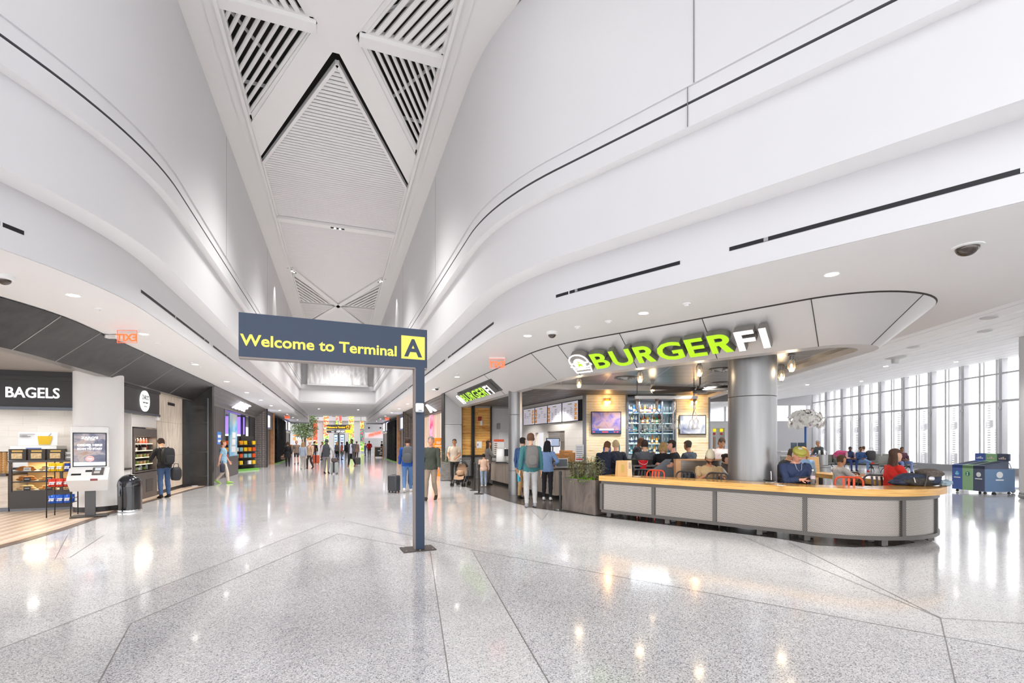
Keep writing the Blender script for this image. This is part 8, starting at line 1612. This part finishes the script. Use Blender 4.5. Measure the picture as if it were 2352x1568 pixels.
lf = thing('shop_lightbox', 'orange shop front with a white lit panel behind the tree', 'lightbox', tuple(adp(673, 66)), FACE); s_ = 66 / FPX
MB().bb(0, 43 * s_, 0, .2, CAMH + (VY - 1011) * s_, CAMH + (VY - 1004) * s_).build('orange_band', mat('orange_lit', 'f48a48', .5, emit='f48a48', es=.4), lf); MB().bb(7 * s_, 31 * s_, -.05, 0, CAMH + (VY - 1010) * s_, CAMH + (VY - 1003.5) * s_).build('white_panel', lit_w, lf); MB().bb(0, 14 * s_, 0, .1, CAMH + (VY - 1001) * s_, CAMH + (VY - 998) * s_).build('orange_letters', mat('orange_lit', 'f48a48', .5), lf); MB().bb(0, 43 * s_, .1, .3, 0, CAMH + (VY - 1012) * s_).build('shop_counter', mat('pale_diner_wall', 'd0d0d0', .5), lf)
# tree in a tub
tq = adp(699, 62); tt_ = thing('indoor_tree', 'leafy green indoor tree standing in a tub at the end of the left side', 'tree', (tq.x, tq.y, 0)); MB().lathe([(0, .01), (.7, .0), (.8, .5), (.72, .5), (.7, .42), (0, .42)], n=28).build('tub', mat('pale_tub', 'cfc6bc', .6), tt_); tt_.scale = (1.32, 1.32, 1.25); rt = random.Random(8); lfm = grain_mat('tree_leaf', [(0.3, '5f7a45'), (0.55, '8fa66a'), (0.8, 'c6d3a4')], 1.5, rough=.6); st = MB(); lv = MB()
for i in range(7):
    a = rt.uniform(0, 6.28); tip = Vector((1.0 * math.cos(a) * rt.uniform(.3, 1), .8 * math.sin(a), rt.uniform(2.7, 4.2))); st.tube([(.1 * math.cos(a), .1 * math.sin(a), .4), (tip.x * .3, tip.y * .3, 1.6), tip], [.05, .035, .015], 6)
st.build('trunk', mat('bark', '7a6a5c', .9), tt_)
for i in range(2600):
    a = rt.uniform(0, 6.28); z = rt.betavariate(1.6, 1.6); rr = (.5 + .75 * math.sin(math.pi * min(1, z * .9 + .1))) * math.sqrt(rt.random()); x, y = rr * math.cos(a), rr * math.sin(a) * .8; x += (.55 if z > .62 else -.25) * (1 if z > .55 else 0) * (z - .4) * 1.6
    g = rt.uniform(0, 6.28); lv.leaf((x, y, 1.55 + 2.85 * z), (math.cos(g), math.sin(g), rt.uniform(-.3, .5)), rt.uniform(.16, .28), rt.uniform(.08, .13), .4)
lv.build('foliage', lfm, tt_)
cbq = thing('chalkboard', 'wooden A-frame chalkboard standing by the far right shopfront', 'chalkboard', (4.05, 52.0, .003), R(-8)); cbm = mat('chalk_slate', '3a3836', .7)
for sy, a in ((-.3, R(-16)), (.3, R(16))):
    for x in (-.42, .42): MB().bar((x, sy, 0), (x, 0, 1.15), .06, .05).build('leg', wood_l, cbq)
MB().add([(-.4, -.27, .12), (.4, -.27, .12), (.4, -.02, 1.1), (-.4, -.02, 1.1)], [(0, 1, 2, 3)]).build('slate', cbm, cbq); MB().add([(-.4, .27, .12), (.4, .27, .12), (.4, .02, 1.1), (-.4, .02, 1.1)], [(3, 2, 1, 0)]).build('slate', cbm, cbq); MB().bar((-.45, 0, 1.15), (.45, 0, 1.15), .06, .05).build('top_bar', wood_l, cbq); m_ = MB()
for k, (a, b) in enumerate(((.05, .3), (.1, .33), (-.1, .2), (.15, .3))): z = .35 + k * .18; y = -.275 + (z - .12) / .98 * .25; m_.bb(a, b, y - .004, y, z, z + .07)
m_.build('chalk_marks', wht_pl, cbq)

# ================================================================ CONCOURSE FURNITURE ON THE RIGHT
Bq, Aq, Cq = adp(2261, 14.9), adp(2187, 16.0), adp(2291, 15.25); ax = (Bq - Aq).normalized(); Lr = (Bq - Aq).length; Ls = .95
rc = thing('recycling_station', 'four colour recycling bin station in blue, green and navy near the windows', 'bin', (Aq.x, Aq.y, 0), math.atan2(ax.y, ax.x)); bl = mat('bin_blue', '4a63a8', .4); gn = mat('bin_green', '8fb88a', .4); nvb = mat('bin_navy', '4c556b', .4); sb_ = mat('bin_slate_blue', '6482a6', .4); icw = mat('bin_icon_white', 'e6e8ea', .5)
MB().bb(0, Lr, .02, Ls, .09, .80).build('body', sb_, rc); pr3 = MB(); w3 = Lr / 3
for i, m in enumerate((bl, gn, nvb)):
    x0 = i * w3; MB().bb(x0, x0 + w3, 0, .02, .09, .90).build('front_panel', m, rc); lid = MB(); lid.add([(x0, 0, .90), (x0 + w3, 0, .90), (x0 + w3, Ls * .8, 1.05), (x0, Ls * .8, 1.05), (x0, 0, .8), (x0 + w3, 0, .8), (x0 + w3, Ls * .8, .8), (x0, Ls * .8, .8)], [(0, 1, 2, 3), (7, 6, 5, 4), (0, 4, 5, 1), (1, 5, 6, 2), (2, 6, 7, 3), (3, 7, 4, 0)]); lid.build('lid', m if i < 2 else nvb, rc)
    f_ = lambda y: .90 + .15 * y / (Ls * .8) + .006; MB().add([(x0 + .05, .1, f_(.1)), (x0 + w3 - .05, .1, f_(.1)), (x0 + w3 - .05, .6, f_(.6)), (x0 + .05, .6, f_(.6))], [(0, 1, 2, 3)]).build('opening', mat('bin_opening', '263042', .6), rc)
    MB().bb(x0, x0 + w3, Ls * .8, Ls * .86, 1.05, 1.28).build('sign_board', m if i < 2 else nvb, rc)
    for k in range(4): MB().bb(x0 + .06 + k * .06, x0 + .1 + k * .06, Ls * .8 - .006, Ls * .8, 1.10, 1.14 + .02 * (k % 3)).build('pictogram', mat('pictogram_pale', 'e2cfc4', .5) if i else icw, rc)
    c = mat('icon_cyan', '3aa6d8', .4) if i == 0 else mat('icon_green', '2f8068', .4) if i == 1 else icw
    mb = MB(); mb.lathe([(.075, 0), (.075, .006), (0, .006)] if i < 2 else [(.062, 0), (.075, 0), (.075, .006), (.062, .006)], (x0 + w3 / 2, -.0, .62), 28, Matrix.Rotation(R(90), 4, 'X')); mb.build('icon_disc', c, rc)
    ic = MB()
    if i == 0:
        for a in (90, 210, 330): ic.box((x0 + w3 / 2 + .035 * math.cos(R(a)), -.01, .62 + .035 * math.sin(R(a))), (.035, .006, .026), 0, 0, R(a))
    elif i == 1: ic.add([(x0 + w3 / 2 + dx_, -.0105, .62 + dz_) for dx_, dz_ in ((-.03, .05), (.03, .05), (.008, 0), (.03, -.05), (-.03, -.05), (-.008, 0))], [(0, 5, 2, 1), (5, 4, 3, 2)])
    else: ic.add([(x0 + w3 / 2 + dx_, -.0105, .62 + dz_) for dx_, dz_ in ((-.03, .025), (.03, .025), (.024, -.04), (-.024, -.04))], [(0, 3, 2, 1)]); ic.bb(x0 + w3 / 2 - .036, x0 + w3 / 2 + .036, -.012, -.009, .632 + .02, .632 + .03)
    ic.build('icon', icw, rc)
    if i != 1: MB().bb(x0 + .07, x0 + w3 - .07, -.006, 0, .47, .50).build('caption', icw, rc)
mb = MB(); mb.lathe([(.085, 0), (.10, 0), (.10, .006), (.085, .006)], (Lr, Ls * .5, .62), 28, Matrix.Rotation(R(90), 4, 'Y')); mb.build('icon_disc', icw, rc); ic = MB(); ic.add([(Lr + .008, Ls * .5 + dy, .62 + dz_) for dy, dz_ in ((-.045, .035), (.045, .035), (.035, -.055), (-.035, -.055))], [(0, 3, 2, 1)]); ic.build('icon', icw, rc); MB().bb(Lr, Lr + .006, Ls * .5 - .12, Ls * .5 + .12, .44, .48).build('caption', icw, rc)
for x in (.08, Lr - .08):
    for y in (.1, Ls - .1): MB().lathe([(.01, -.018), (.04, -.018), (.04, .018), (.01, .018)], (x, y, .0415), 14, Matrix.Rotation(R(90), 4, 'Y')).build('caster', blk, rc); MB().bb(x - .02, x + .02, y - .02, y + .02, .08, .09).build('caster_plate', blk, rc)
# luggage trolley
lt = thing('luggage_trolley', 'silver and blue luggage trolley at the right edge by the pillar', 'trolley', tuple(adp(2322, 15.7)), VW(-75)); tb2 = mat('trolley_blue', '3a6296', .4)
for sx in (-1, 1): MB().tube([(sx * .27, -.38, .12), (sx * .27, -.42, .72), (sx * .2, -.44, .96), (0, -.44, 1.03)], .016, 8).build('upright', bolt_m, lt); MB().tube([(sx * .27, -.38, .12), (sx * .22, .5, .10)], .018, 8).build('side_rail', bolt_m, lt)
MB().bb(-.22, .22, -.35, .48, .125, .14).build('deck', tb2, lt); MB().tube([(-.3, -.43, .72), (0, -.50, .74), (.3, -.43, .72)], .022, 8).build('push_bar', tb2, lt); MB().bb(-.25, .25, -.42, -.38, .2, .3).build('blue_panel', tb2, lt)
for x, y in ((-.25, -.36), (.25, -.36), (0, .48)): MB().lathe([(.02, -.02), (.085, -.02), (.09, 0), (.085, .02), (.02, .02)], (x, y, .0905), 18, Matrix.Rotation(R(90), 4, 'Y')).build('wheel', blk, lt)
# square white pillar
pq = adp(2336, 13.9); pl3 = thing('square_pillar', 'broad white pillar with a metal base cut by the right edge', 'pillar', (pq.x, pq.y, 0), VW(0)); MB().rbox((.5, -.5, 2.55), (1.0, 1.0, 4.8), .08).build('shaft', white, pl3); MB().rbox((.5, -.5, .075), (1.02, 1.02, .14), .08).build('base', brushed, pl3)
# gate desk, orchid sculpture
oq = adp(1850, 29); orc = thing('orchid_sculpture', 'large white orchid flower cloud on a blue pole in the concourse', 'sculpture', (oq.x, oq.y, 0)); s_ = 29 / FPX; MB().cyl((0, 0, 0), .06, 0.02, 2.7, 14).build('pole', mat('orchid_pole_blue', '3563a8', .4), orc); MB().cyl((0, 0, 0), .4, 0, .02, 24).build('base', mat('orchid_pole_blue', '3563a8', .4), orc); ro = random.Random(4); pet = mat('orchid_petal', 'faf7f0', .6, var=.04); petp = mat('orchid_heart', 'c68acb', .5); ptm = MB(); hrt = MB()
for i in range(300):
    a = ro.uniform(0, 6.28); e = ro.uniform(-.5, 1.5); rr = ro.uniform(.55, 1.0); c = Vector((1.15 * rr * math.cos(a) * math.cos(e), .9 * rr * math.sin(a) * math.cos(e), 2.9 + .72 * rr * math.sin(e))); n_ = Vector((math.cos(a) * math.cos(e), math.sin(a) * math.cos(e), math.sin(e) * .7)).normalized(); t1 = n_.orthogonal().normalized(); t2 = n_.cross(t1)
    for k in range(5):
        g = 2 * math.pi * k / 5 + i; d = t1 * math.cos(g) + t2 * math.sin(g); sd = n_.cross(d); L = ro.uniform(.15, .22); ptm.add([c, c + d * L * .55 + sd * L * .36 + n_ * .03, c + d * L + n_ * .01, c + d * L * .55 - sd * L * .36 + n_ * .03], [(0, 1, 2, 3)], True)
    if i % 9 == 0: hrt.ell(c + n_ * .04, (.04, .04, .04), 6)
ptm.build('petals', pet, orc); hrt.build('flower_hearts', petp, orc)
dq = adp(1838, 26); ds = thing('gate_desk', 'white gate desk with dark monitors beyond the blonde woman', 'desk', (dq.x, dq.y, 0), VW(0)); MB().bb(-1.2, 1.2, -.3, .3, 0, 1.1).build('body', white, ds); MB().bb(-1.25, 1.25, -.35, .35, 1.1, 1.15).build('top', mat('pale_diner_wall', 'd0d0d0', .5), ds)
for k, (x, lb) in enumerate(((-.35, 'left dark monitor on the white gate desk'), (.1, 'right dark monitor on the white gate desk'))): t = thing('desk_monitor', lb, 'monitor', tuple(Matrix.Translation(dq) @ Matrix.Rotation(FACE, 4, 'Z') @ Vector((x, .0, 1.152))), VW(20 - 40 * k)); MB().rbox((0, 0, .32), (.42, .04, .3), .012).build('screen', mat('monitor_back', '2f3d4c', .4), t); MB().bb(-.03, .03, -.02, .02, 0, .18).build('stand', blk, t)
# seating
sv = mat('seat_vinyl_grey', '85857f', .5); sf = mat('seat_frame_black', '3a3a3d', .4, .4)
def seat_row(label, u, d, n, a):
    q = adp(u, d); t = thing('seat_row', label, 'row of seats', (q.x, q.y, 0), VW(a), 'rows of gate seats')
    for i in range(n):
        x = (i - (n - 1) / 2) * .58; MB().rbox((x, .05, .42), (.5, .46, .07), .03).build('seat', sv, t); MB().rbox((x, -.22, .68), (.5, .07, .46), .03, rx=R(10)).build('seat_back', sv, t)
        if i: MB().tube([(x - .29, -.2, .44), (x - .29, -.16, .62), (x - .29, .14, .62), (x - .29, .2, .44)], .014, 6).build('armrest', sf, t)
    MB().bb(-n * .29, n * .29, -.03, .03, .33, .38).build('beam', sf, t)
    for x in (-n * .2, n * .2): MB().tube([(x, .34, .0), (x, .25, .16), (x, .1, .28), (x, 0, .34), (x, -.1, .28), (x, -.25, .16), (x, -.34, 0)], .018, 8).build('leg', sf, t)
seat_row('row of grey gate seats facing us behind the boy', 1955, 27.5, 5, 165); seat_row('row of grey gate seats at the far left, left of the standing man', 1850, 24.5, 4, 172); seat_row('row of grey gate seats facing away beyond the boy', 1985, 30.5, 5, -10); seat_row('row of grey gate seats behind the woman in red', 2060, 25.5, 3, 178); seat_row('row of grey gate seats between the standing man and the pink coat', 1905, 28.5, 3, -20)
def sitter(label, u, d, a, **kw): q = adp(u, d); return person(label, (q.x, q.y, 0), VW(a), kw.pop('H', 1.74), seat=.46, vox=.019, hands=kw.pop('arms', {'L': (-.1, .3, .72), 'R': (.1, .3, .72)}), **kw)
sitter('man in a pale blue shirt seated reading a phone in the far seats', 1866, 24.4, 172, pitch=20, top='b9c4ea', bottom='4a4e5c', hair='5a4232', skin='pink', face=True); sitter('woman in a navy jacket and pink top seated in the gate seats', 1953, 27.4, 168, top='e2b9b6', vest='3a4468', bottom='3d4f86', hair='3a3a44', style='short', skin='brown', hat=('3d4a55', 'cap'), fem=True); sitter('person in a blue jacket and jeans with orange shoes in the gate seats', 1977, 27.0, 172, top='3c5a8c', bottom='7fa0d0', shoe='f04a34', hair='3a2a22', skin='brown', cross=True)
sitter('man in a white shirt seated sideways behind the person in orange shoes', 1984, 30.2, -80, top='e6dedb', bottom='4a4a50', hair='4a3428', skin='tan'); sitter('man in a maroon jacket and jeans seated right of the woman in red', 2072, 25.4, 170, top='5c3a48', bottom='7f90c0', hair='4a3a34', skin='brown', knees=.22, face=True)
q = adp(1886, 22); person('grey bearded man in a grey jacket standing among the gate seats', (q.x, q.y, 0), VW(95), 1.74, lean=14, top='5d666c', bottom='6a6c72', hair='c8c4c0', skin='tan', vox=.019, hands={'L': (-.1, .42, 1.05), 'R': (.1, .42, 1.05)})
pk = thing('pink_coat', 'bright pink coat draped over a grey gate seat', 'coat', tuple(adp(1934, 27.9, 1046)), VW(165)); blob((0, 0, 0), (.45, .2, .28), 5, .14).build('coat', mat('pink_coat', 'e0568a', .8), pk)
soft_bag('black rucksack sitting on a gate seat right of the orange shoes', tuple(adp(2000, 26.9, 1057)), VW(170), '4a4648', (.24, .16, .28))
# restaurant tables and station beyond the counter
def table(label, u, d, L, W_, a, h=.92):
    q = adp(u, d); t = thing('high_table', label, 'table', (q.x, q.y, .006), VW(a)); MB().bb(-L / 2, L / 2, -W_ / 2, W_ / 2, h - .09, h).build('table_top', ply, t)
    for x in (-L / 2 + .12, L / 2 - .12): MB().bb(x - .03, x + .03, -W_ / 2 + .06, -W_ / 2 + .12, 0, h - .09).build('leg', steel_dk, t); MB().bb(x - .03, x + .03, W_ / 2 - .12, W_ / 2 - .06, 0, h - .09).build('leg', steel_dk, t)
    uvstrip([(-L / 2 + .15, -W_ / 2 + .08, h - .09), (L / 2 - .15, -W_ / 2 + .08, h - .09)], [(-L / 2 + .15, -W_ / 2 + .08, .2), (L / 2 - .15, -W_ / 2 + .08, .2)], 'mesh_panel', perf, t); MB().bb(-L / 2 + .1, L / 2 - .1, -.03, .03, .18, .22).build('stretcher', steel_dk, t); return t
table('wooden high table with a steel mesh end left of the boy', 1901, 11.0, .52, 1.0, 4); table('dark edged wooden table beside the woman in red', 2012, 10.6, .6, .9, 10, .88)
q = adp(1888, 13.0); cs_ = thing('service_tub', 'round silver condiment station with bottles beyond the high table', 'station', (q.x, q.y, .006)); MB().lathe([(0, 0), (.22, .0), (.22, .02), (.21, .03), (.21, .95), (.23, .97), (.23, 1.0), (.14, 1.02), (.14, 1.3), (.12, 1.3), (.12, 1.03), (0, 1.03)], n=32).build('drum', brushed, cs_)
for a in range(0, 360, 72): MB().cyl((.06 * math.cos(R(a)), .06 * math.sin(R(a)), 0), .022, 1.035, 1.42, 8).build('bottle', black_slot if a % 144 else chm, cs_)
q = adp(1873, 11.9); wd_ = thing('wooden_board', 'leaning wooden board beside the condiment station', 'board', (q.x, q.y, .006), VW(20)); MB().box((0, 0, .64), (.30, .04, 1.27), 0, R(-4)).build('board', ply, wd_)
# portal with yellow gate signs far right of the bar
gp_ = thing('gate_portal', 'far grey gate portal with two brown doors and yellow signs', 'gate portal', tuple(adp(1631, 34)), FACE); s_ = 34 / FPX; zz = lambda v: CAMH + (VY - v) * s_
MB().bb(0, 55 * s_, 0, .3, zz(983), zz(970)).build('head', mat('pale_diner_wall', 'd0d0d0', .5), gp_); MB().bb(0, 6 * s_, 0, .3, 0, zz(983)).build('jamb', white, gp_); MB().bb(6 * s_, 34 * s_, .2, .3, 0, zz(983)).build('back_wall', mat('portal_grey', 'b9bbbd', .5), gp_); MB().bb(34 * s_, 55 * s_, 0, .3, 0, zz(983)).build('jamb', white, gp_)
for x in (10, 26): MB().bb(x * s_, (x + 5) * s_, .16, .2, 0, zz(1003)).build('door', mat('portal_brown', 'a58a6a', .5), gp_); MB().bb((x - 1) * s_, (x + 5) * s_, .1, .2, zz(991), zz(984)).build('yellow_sign', mat('sign_lemon', 'f4de2a', .5), gp_); MB().bb(x * s_, (x + 4) * s_, .12, .2, zz(998), zz(994)).build('red_sign', red, gp_)
# ================================================================ CEILING FITTINGS
dl0 = None; trim_w = mat('lamp_trim_white', 'f4f4f4', .4); ND_ = ['first', 'second', 'third', 'fourth', 'fifth', 'sixth', 'seventh', 'eighth', 'ninth', 'tenth']
def downlight(label, x, y, z, r=.075, pw=0):
    global dl0
    if dl0 is None:
        dl0 = t = thing('downlight', label, 'ceiling light', (x, y, z), 0, 'round downlights in the low ceilings'); MB().lathe([(r, -.002), (r + .012, -.006), (r + .014, 0)], n=24).build('trim_ring', trim_w, t); MB().lathe([(r, -.003), (0, -.003)], n=24).build('lens', lamp_w, t)
    else: dup(dl0, None, (x, y, z), None, label)
    lamp('downlight_lamp', 'SPOT', (x, y, z - .02), pw or DOWNLIGHT_W, (1, .98, .95), .3 if pw == 230 else .15, spot=R(114), blend=.7)
for u, v, lb in ((1910, 630, 'downlight nearest the right edge, in the ceiling before the restaurant fascia'), (1478, 719, 'downlight above the burger emblem of the big sign'), (1212, 771, 'downlight right of the ceiling camera near the curved corner'), (168, 678, 'downlight nearest the left edge, above the charcoal fascia'), (330, 767, 'downlight just right of the near left exit sign')): q = at(u, v, 3.82); downlight(lb, q.x, q.y, 3.82, pw=230)
for i, y in enumerate((15.5, 19.5, 23.5, 27.5, 31.5, 36, 41, 46, 51)): downlight(ND_[i] + ' downlight along the left corridor ceiling', -3.75, y, 3.82); downlight(ND_[i] + ' downlight along the right corridor ceiling', 3.72, y, 3.82)
for x, y, lb in ((-1.6, 45, 'left downlight in the flat ceiling at the far end of the corridor'), (1.7, 45, 'right downlight in the flat ceiling at the far end of the corridor')): downlight(lb, x, y, 4.57)
sd0 = None
for u, v, lb in ((1327, 750, 'small smoke detector left of the big sign, nearer the camera dome'), (1398, 737, 'small smoke detector above the emblem of the big sign'), (1577, 697, 'flat disc detector above the big sign'), (360, 788, 'small smoke detector beyond the near left exit sign'), (225, 708, 'flat disc detector between the left downlight and the exit sign'), (440, 832, 'smoke detector in the left ceiling over the charcoal portal'), (462, 842, 'second smoke detector in the left ceiling over the charcoal portal'), (1050, 858, 'smoke detector in the right ceiling near the corridor sign')):
    q = at(u, v, 3.82)
    if sd0: dup(sd0, None, (q.x, q.y, 3.82), None, lb); continue
    sd0 = t = thing('smoke_detector', lb, 'smoke detector', (q.x, q.y, 3.82), 0, 'smoke detectors in the low ceilings'); MB().lathe([(.062, 0), (.06, -.016), (.035, -.022), (.033, -.04), (0, -.044)], n=20).build('housing', trim_w, t); MB().lathe([(.034, -.026), (.034, -.034)], n=16).build('vent_ring', blk, t)
smk = mat('smoked_dome', '4a4039', .08, .3, coat=.6)
def dome(label, x, y, z, r=.11, box=True):
    t = thing('camera_dome', label, 'camera', (x, y, z)); MB().lathe([(r * 1.25, 0), (r * 1.25, -.05 if box else -.012), (r, -.06 if box else -.016), (0, -.06 if box else -.016)], n=28).build('housing', trim_w, t); MB().lathe([(r * .92 * math.cos(R(a)), (-.055 if box else -.014) - r * .8 * math.sin(R(a))) for a in range(0, 91, 10)], n=28).build('lens_dome', smk, t)
for u, v, lb, bx_ in ((2222, 566, 'dark camera dome in the ceiling at the upper right', False), (1268, 762, 'camera dome hanging left of the big sign', True), (8, 632, 'camera dome cut by the left edge of the photo', True), (1003, 889, 'camera dome in the right ceiling beyond the navy post', True)): q = at(u, v, 3.82); dome(lb, q.x, q.y, 3.82, .085 if bx_ else .115, bx_)
eg = mat('exit_red_lit', 'f4623c', .4, emit='ff5a2c', es=1.1); eglass = mat('exit_clear_panel', 'f0e0da', .1, trans=.8, alpha=.45, ior=1.05); ex0 = {}
def exit_sign(label, u, v, d, rz=0.0, small=False):
    q = adp(u, d); loc = (q.x, q.y, 3.82); rz = FACE + rz
    if 'e' in ex0: return dup(ex0['e'], None, loc, rz, label)
    ex0['e'] = t = thing('exit_sign', label, 'exit sign', loc, rz, 'edge lit exit signs'); MB().bb(-.2, .2, -.05, .05, -.03, 0).build('canopy', trim_w, t); MB().bb(-.19, .19, -.004, .004, -.27, -.03).build('clear_panel', eglass, t); text('EXIT', .14, eg, t, (0, -.007, -.235), depth=.004, bold=.03, mirror=True); fr_ = MB()
    for a in ((-.19, -.185, -.27, -.03), (.185, .19, -.27, -.03), (-.19, .19, -.27, -.265), (-.19, .19, -.035, -.03)): fr_.bb(a[0], a[1], -.006, .006, a[2], a[3])
    fr_.build('lit_edge', eg, t)
exit_sign('near left mirrored EXIT sign glowing red under the ceiling', 292, 755, 9.1); exit_sign('right mirrored EXIT sign glowing red left of the big sign', 1142, 816, 12.2); exit_sign('small distant EXIT sign over the left corridor shops', 659, 951, 38.5); exit_sign('small distant EXIT sign over the right corridor shops', 889, 955, 41)
t = thing('emergency_light', 'white emergency light box beside the near left exit sign', 'emergency light', (*adp(262, 9.6).xy, 3.82), FACE); MB().rbox((0, 0, -.04), (.32, .12, .07), .02).build('housing', trim_w, t)
for sx in (-1, 1): MB().cyl((sx * .1, -.06, 0), .03, -.075, -.03, 12).build('lamp_head', trim_w, t)
for k, y in ((0, 0), (1, 9), (2, 18), (3, 27)):
    q = cc(14 + k * 6, 12.5); downlight(ND_[k] + ' downlight between the white concourse planks', q.x, q.y, zc(12.5) - .01, pw=300); q = cc(10 + k * 7, 18); downlight(ND_[k] + ' downlight in the far white planks by the windows', q.x, q.y, zc(18) - .01, pw=240)
pd0 = None
for u, v, lb in ((2272, 752, 'grey wifi puck on the white planked ceiling'), (2262, 803, 'small round speaker on the white planked ceiling'), (2097, 840, 'small round sensor on the white planked ceiling beyond the fascia end'), (2056, 876, 'large white round fitting above the windows')):
    d = 8.9 if v < 760 else 11 if v < 810 else 12.5 if v < 850 else 15; q = adp(u, d); e_ = ND.dot(Vector((q.x, q.y, 0))); z = zc(e_)
    t = thing('ceiling_puck', lb, 'ceiling fitting', (q.x, q.y, z), 0, 'fittings on the planked ceiling'); MB().lathe([(.14, .0), (.13, -.03), (.05, -.05), (0, -.05)] if v < 860 else [(.3, 0), (.27, -.03), (.1, -.07), (.09, -.2), (0, -.2)], n=24).build('housing', mat('grey_puck', 'd4d4d4', .5), t)
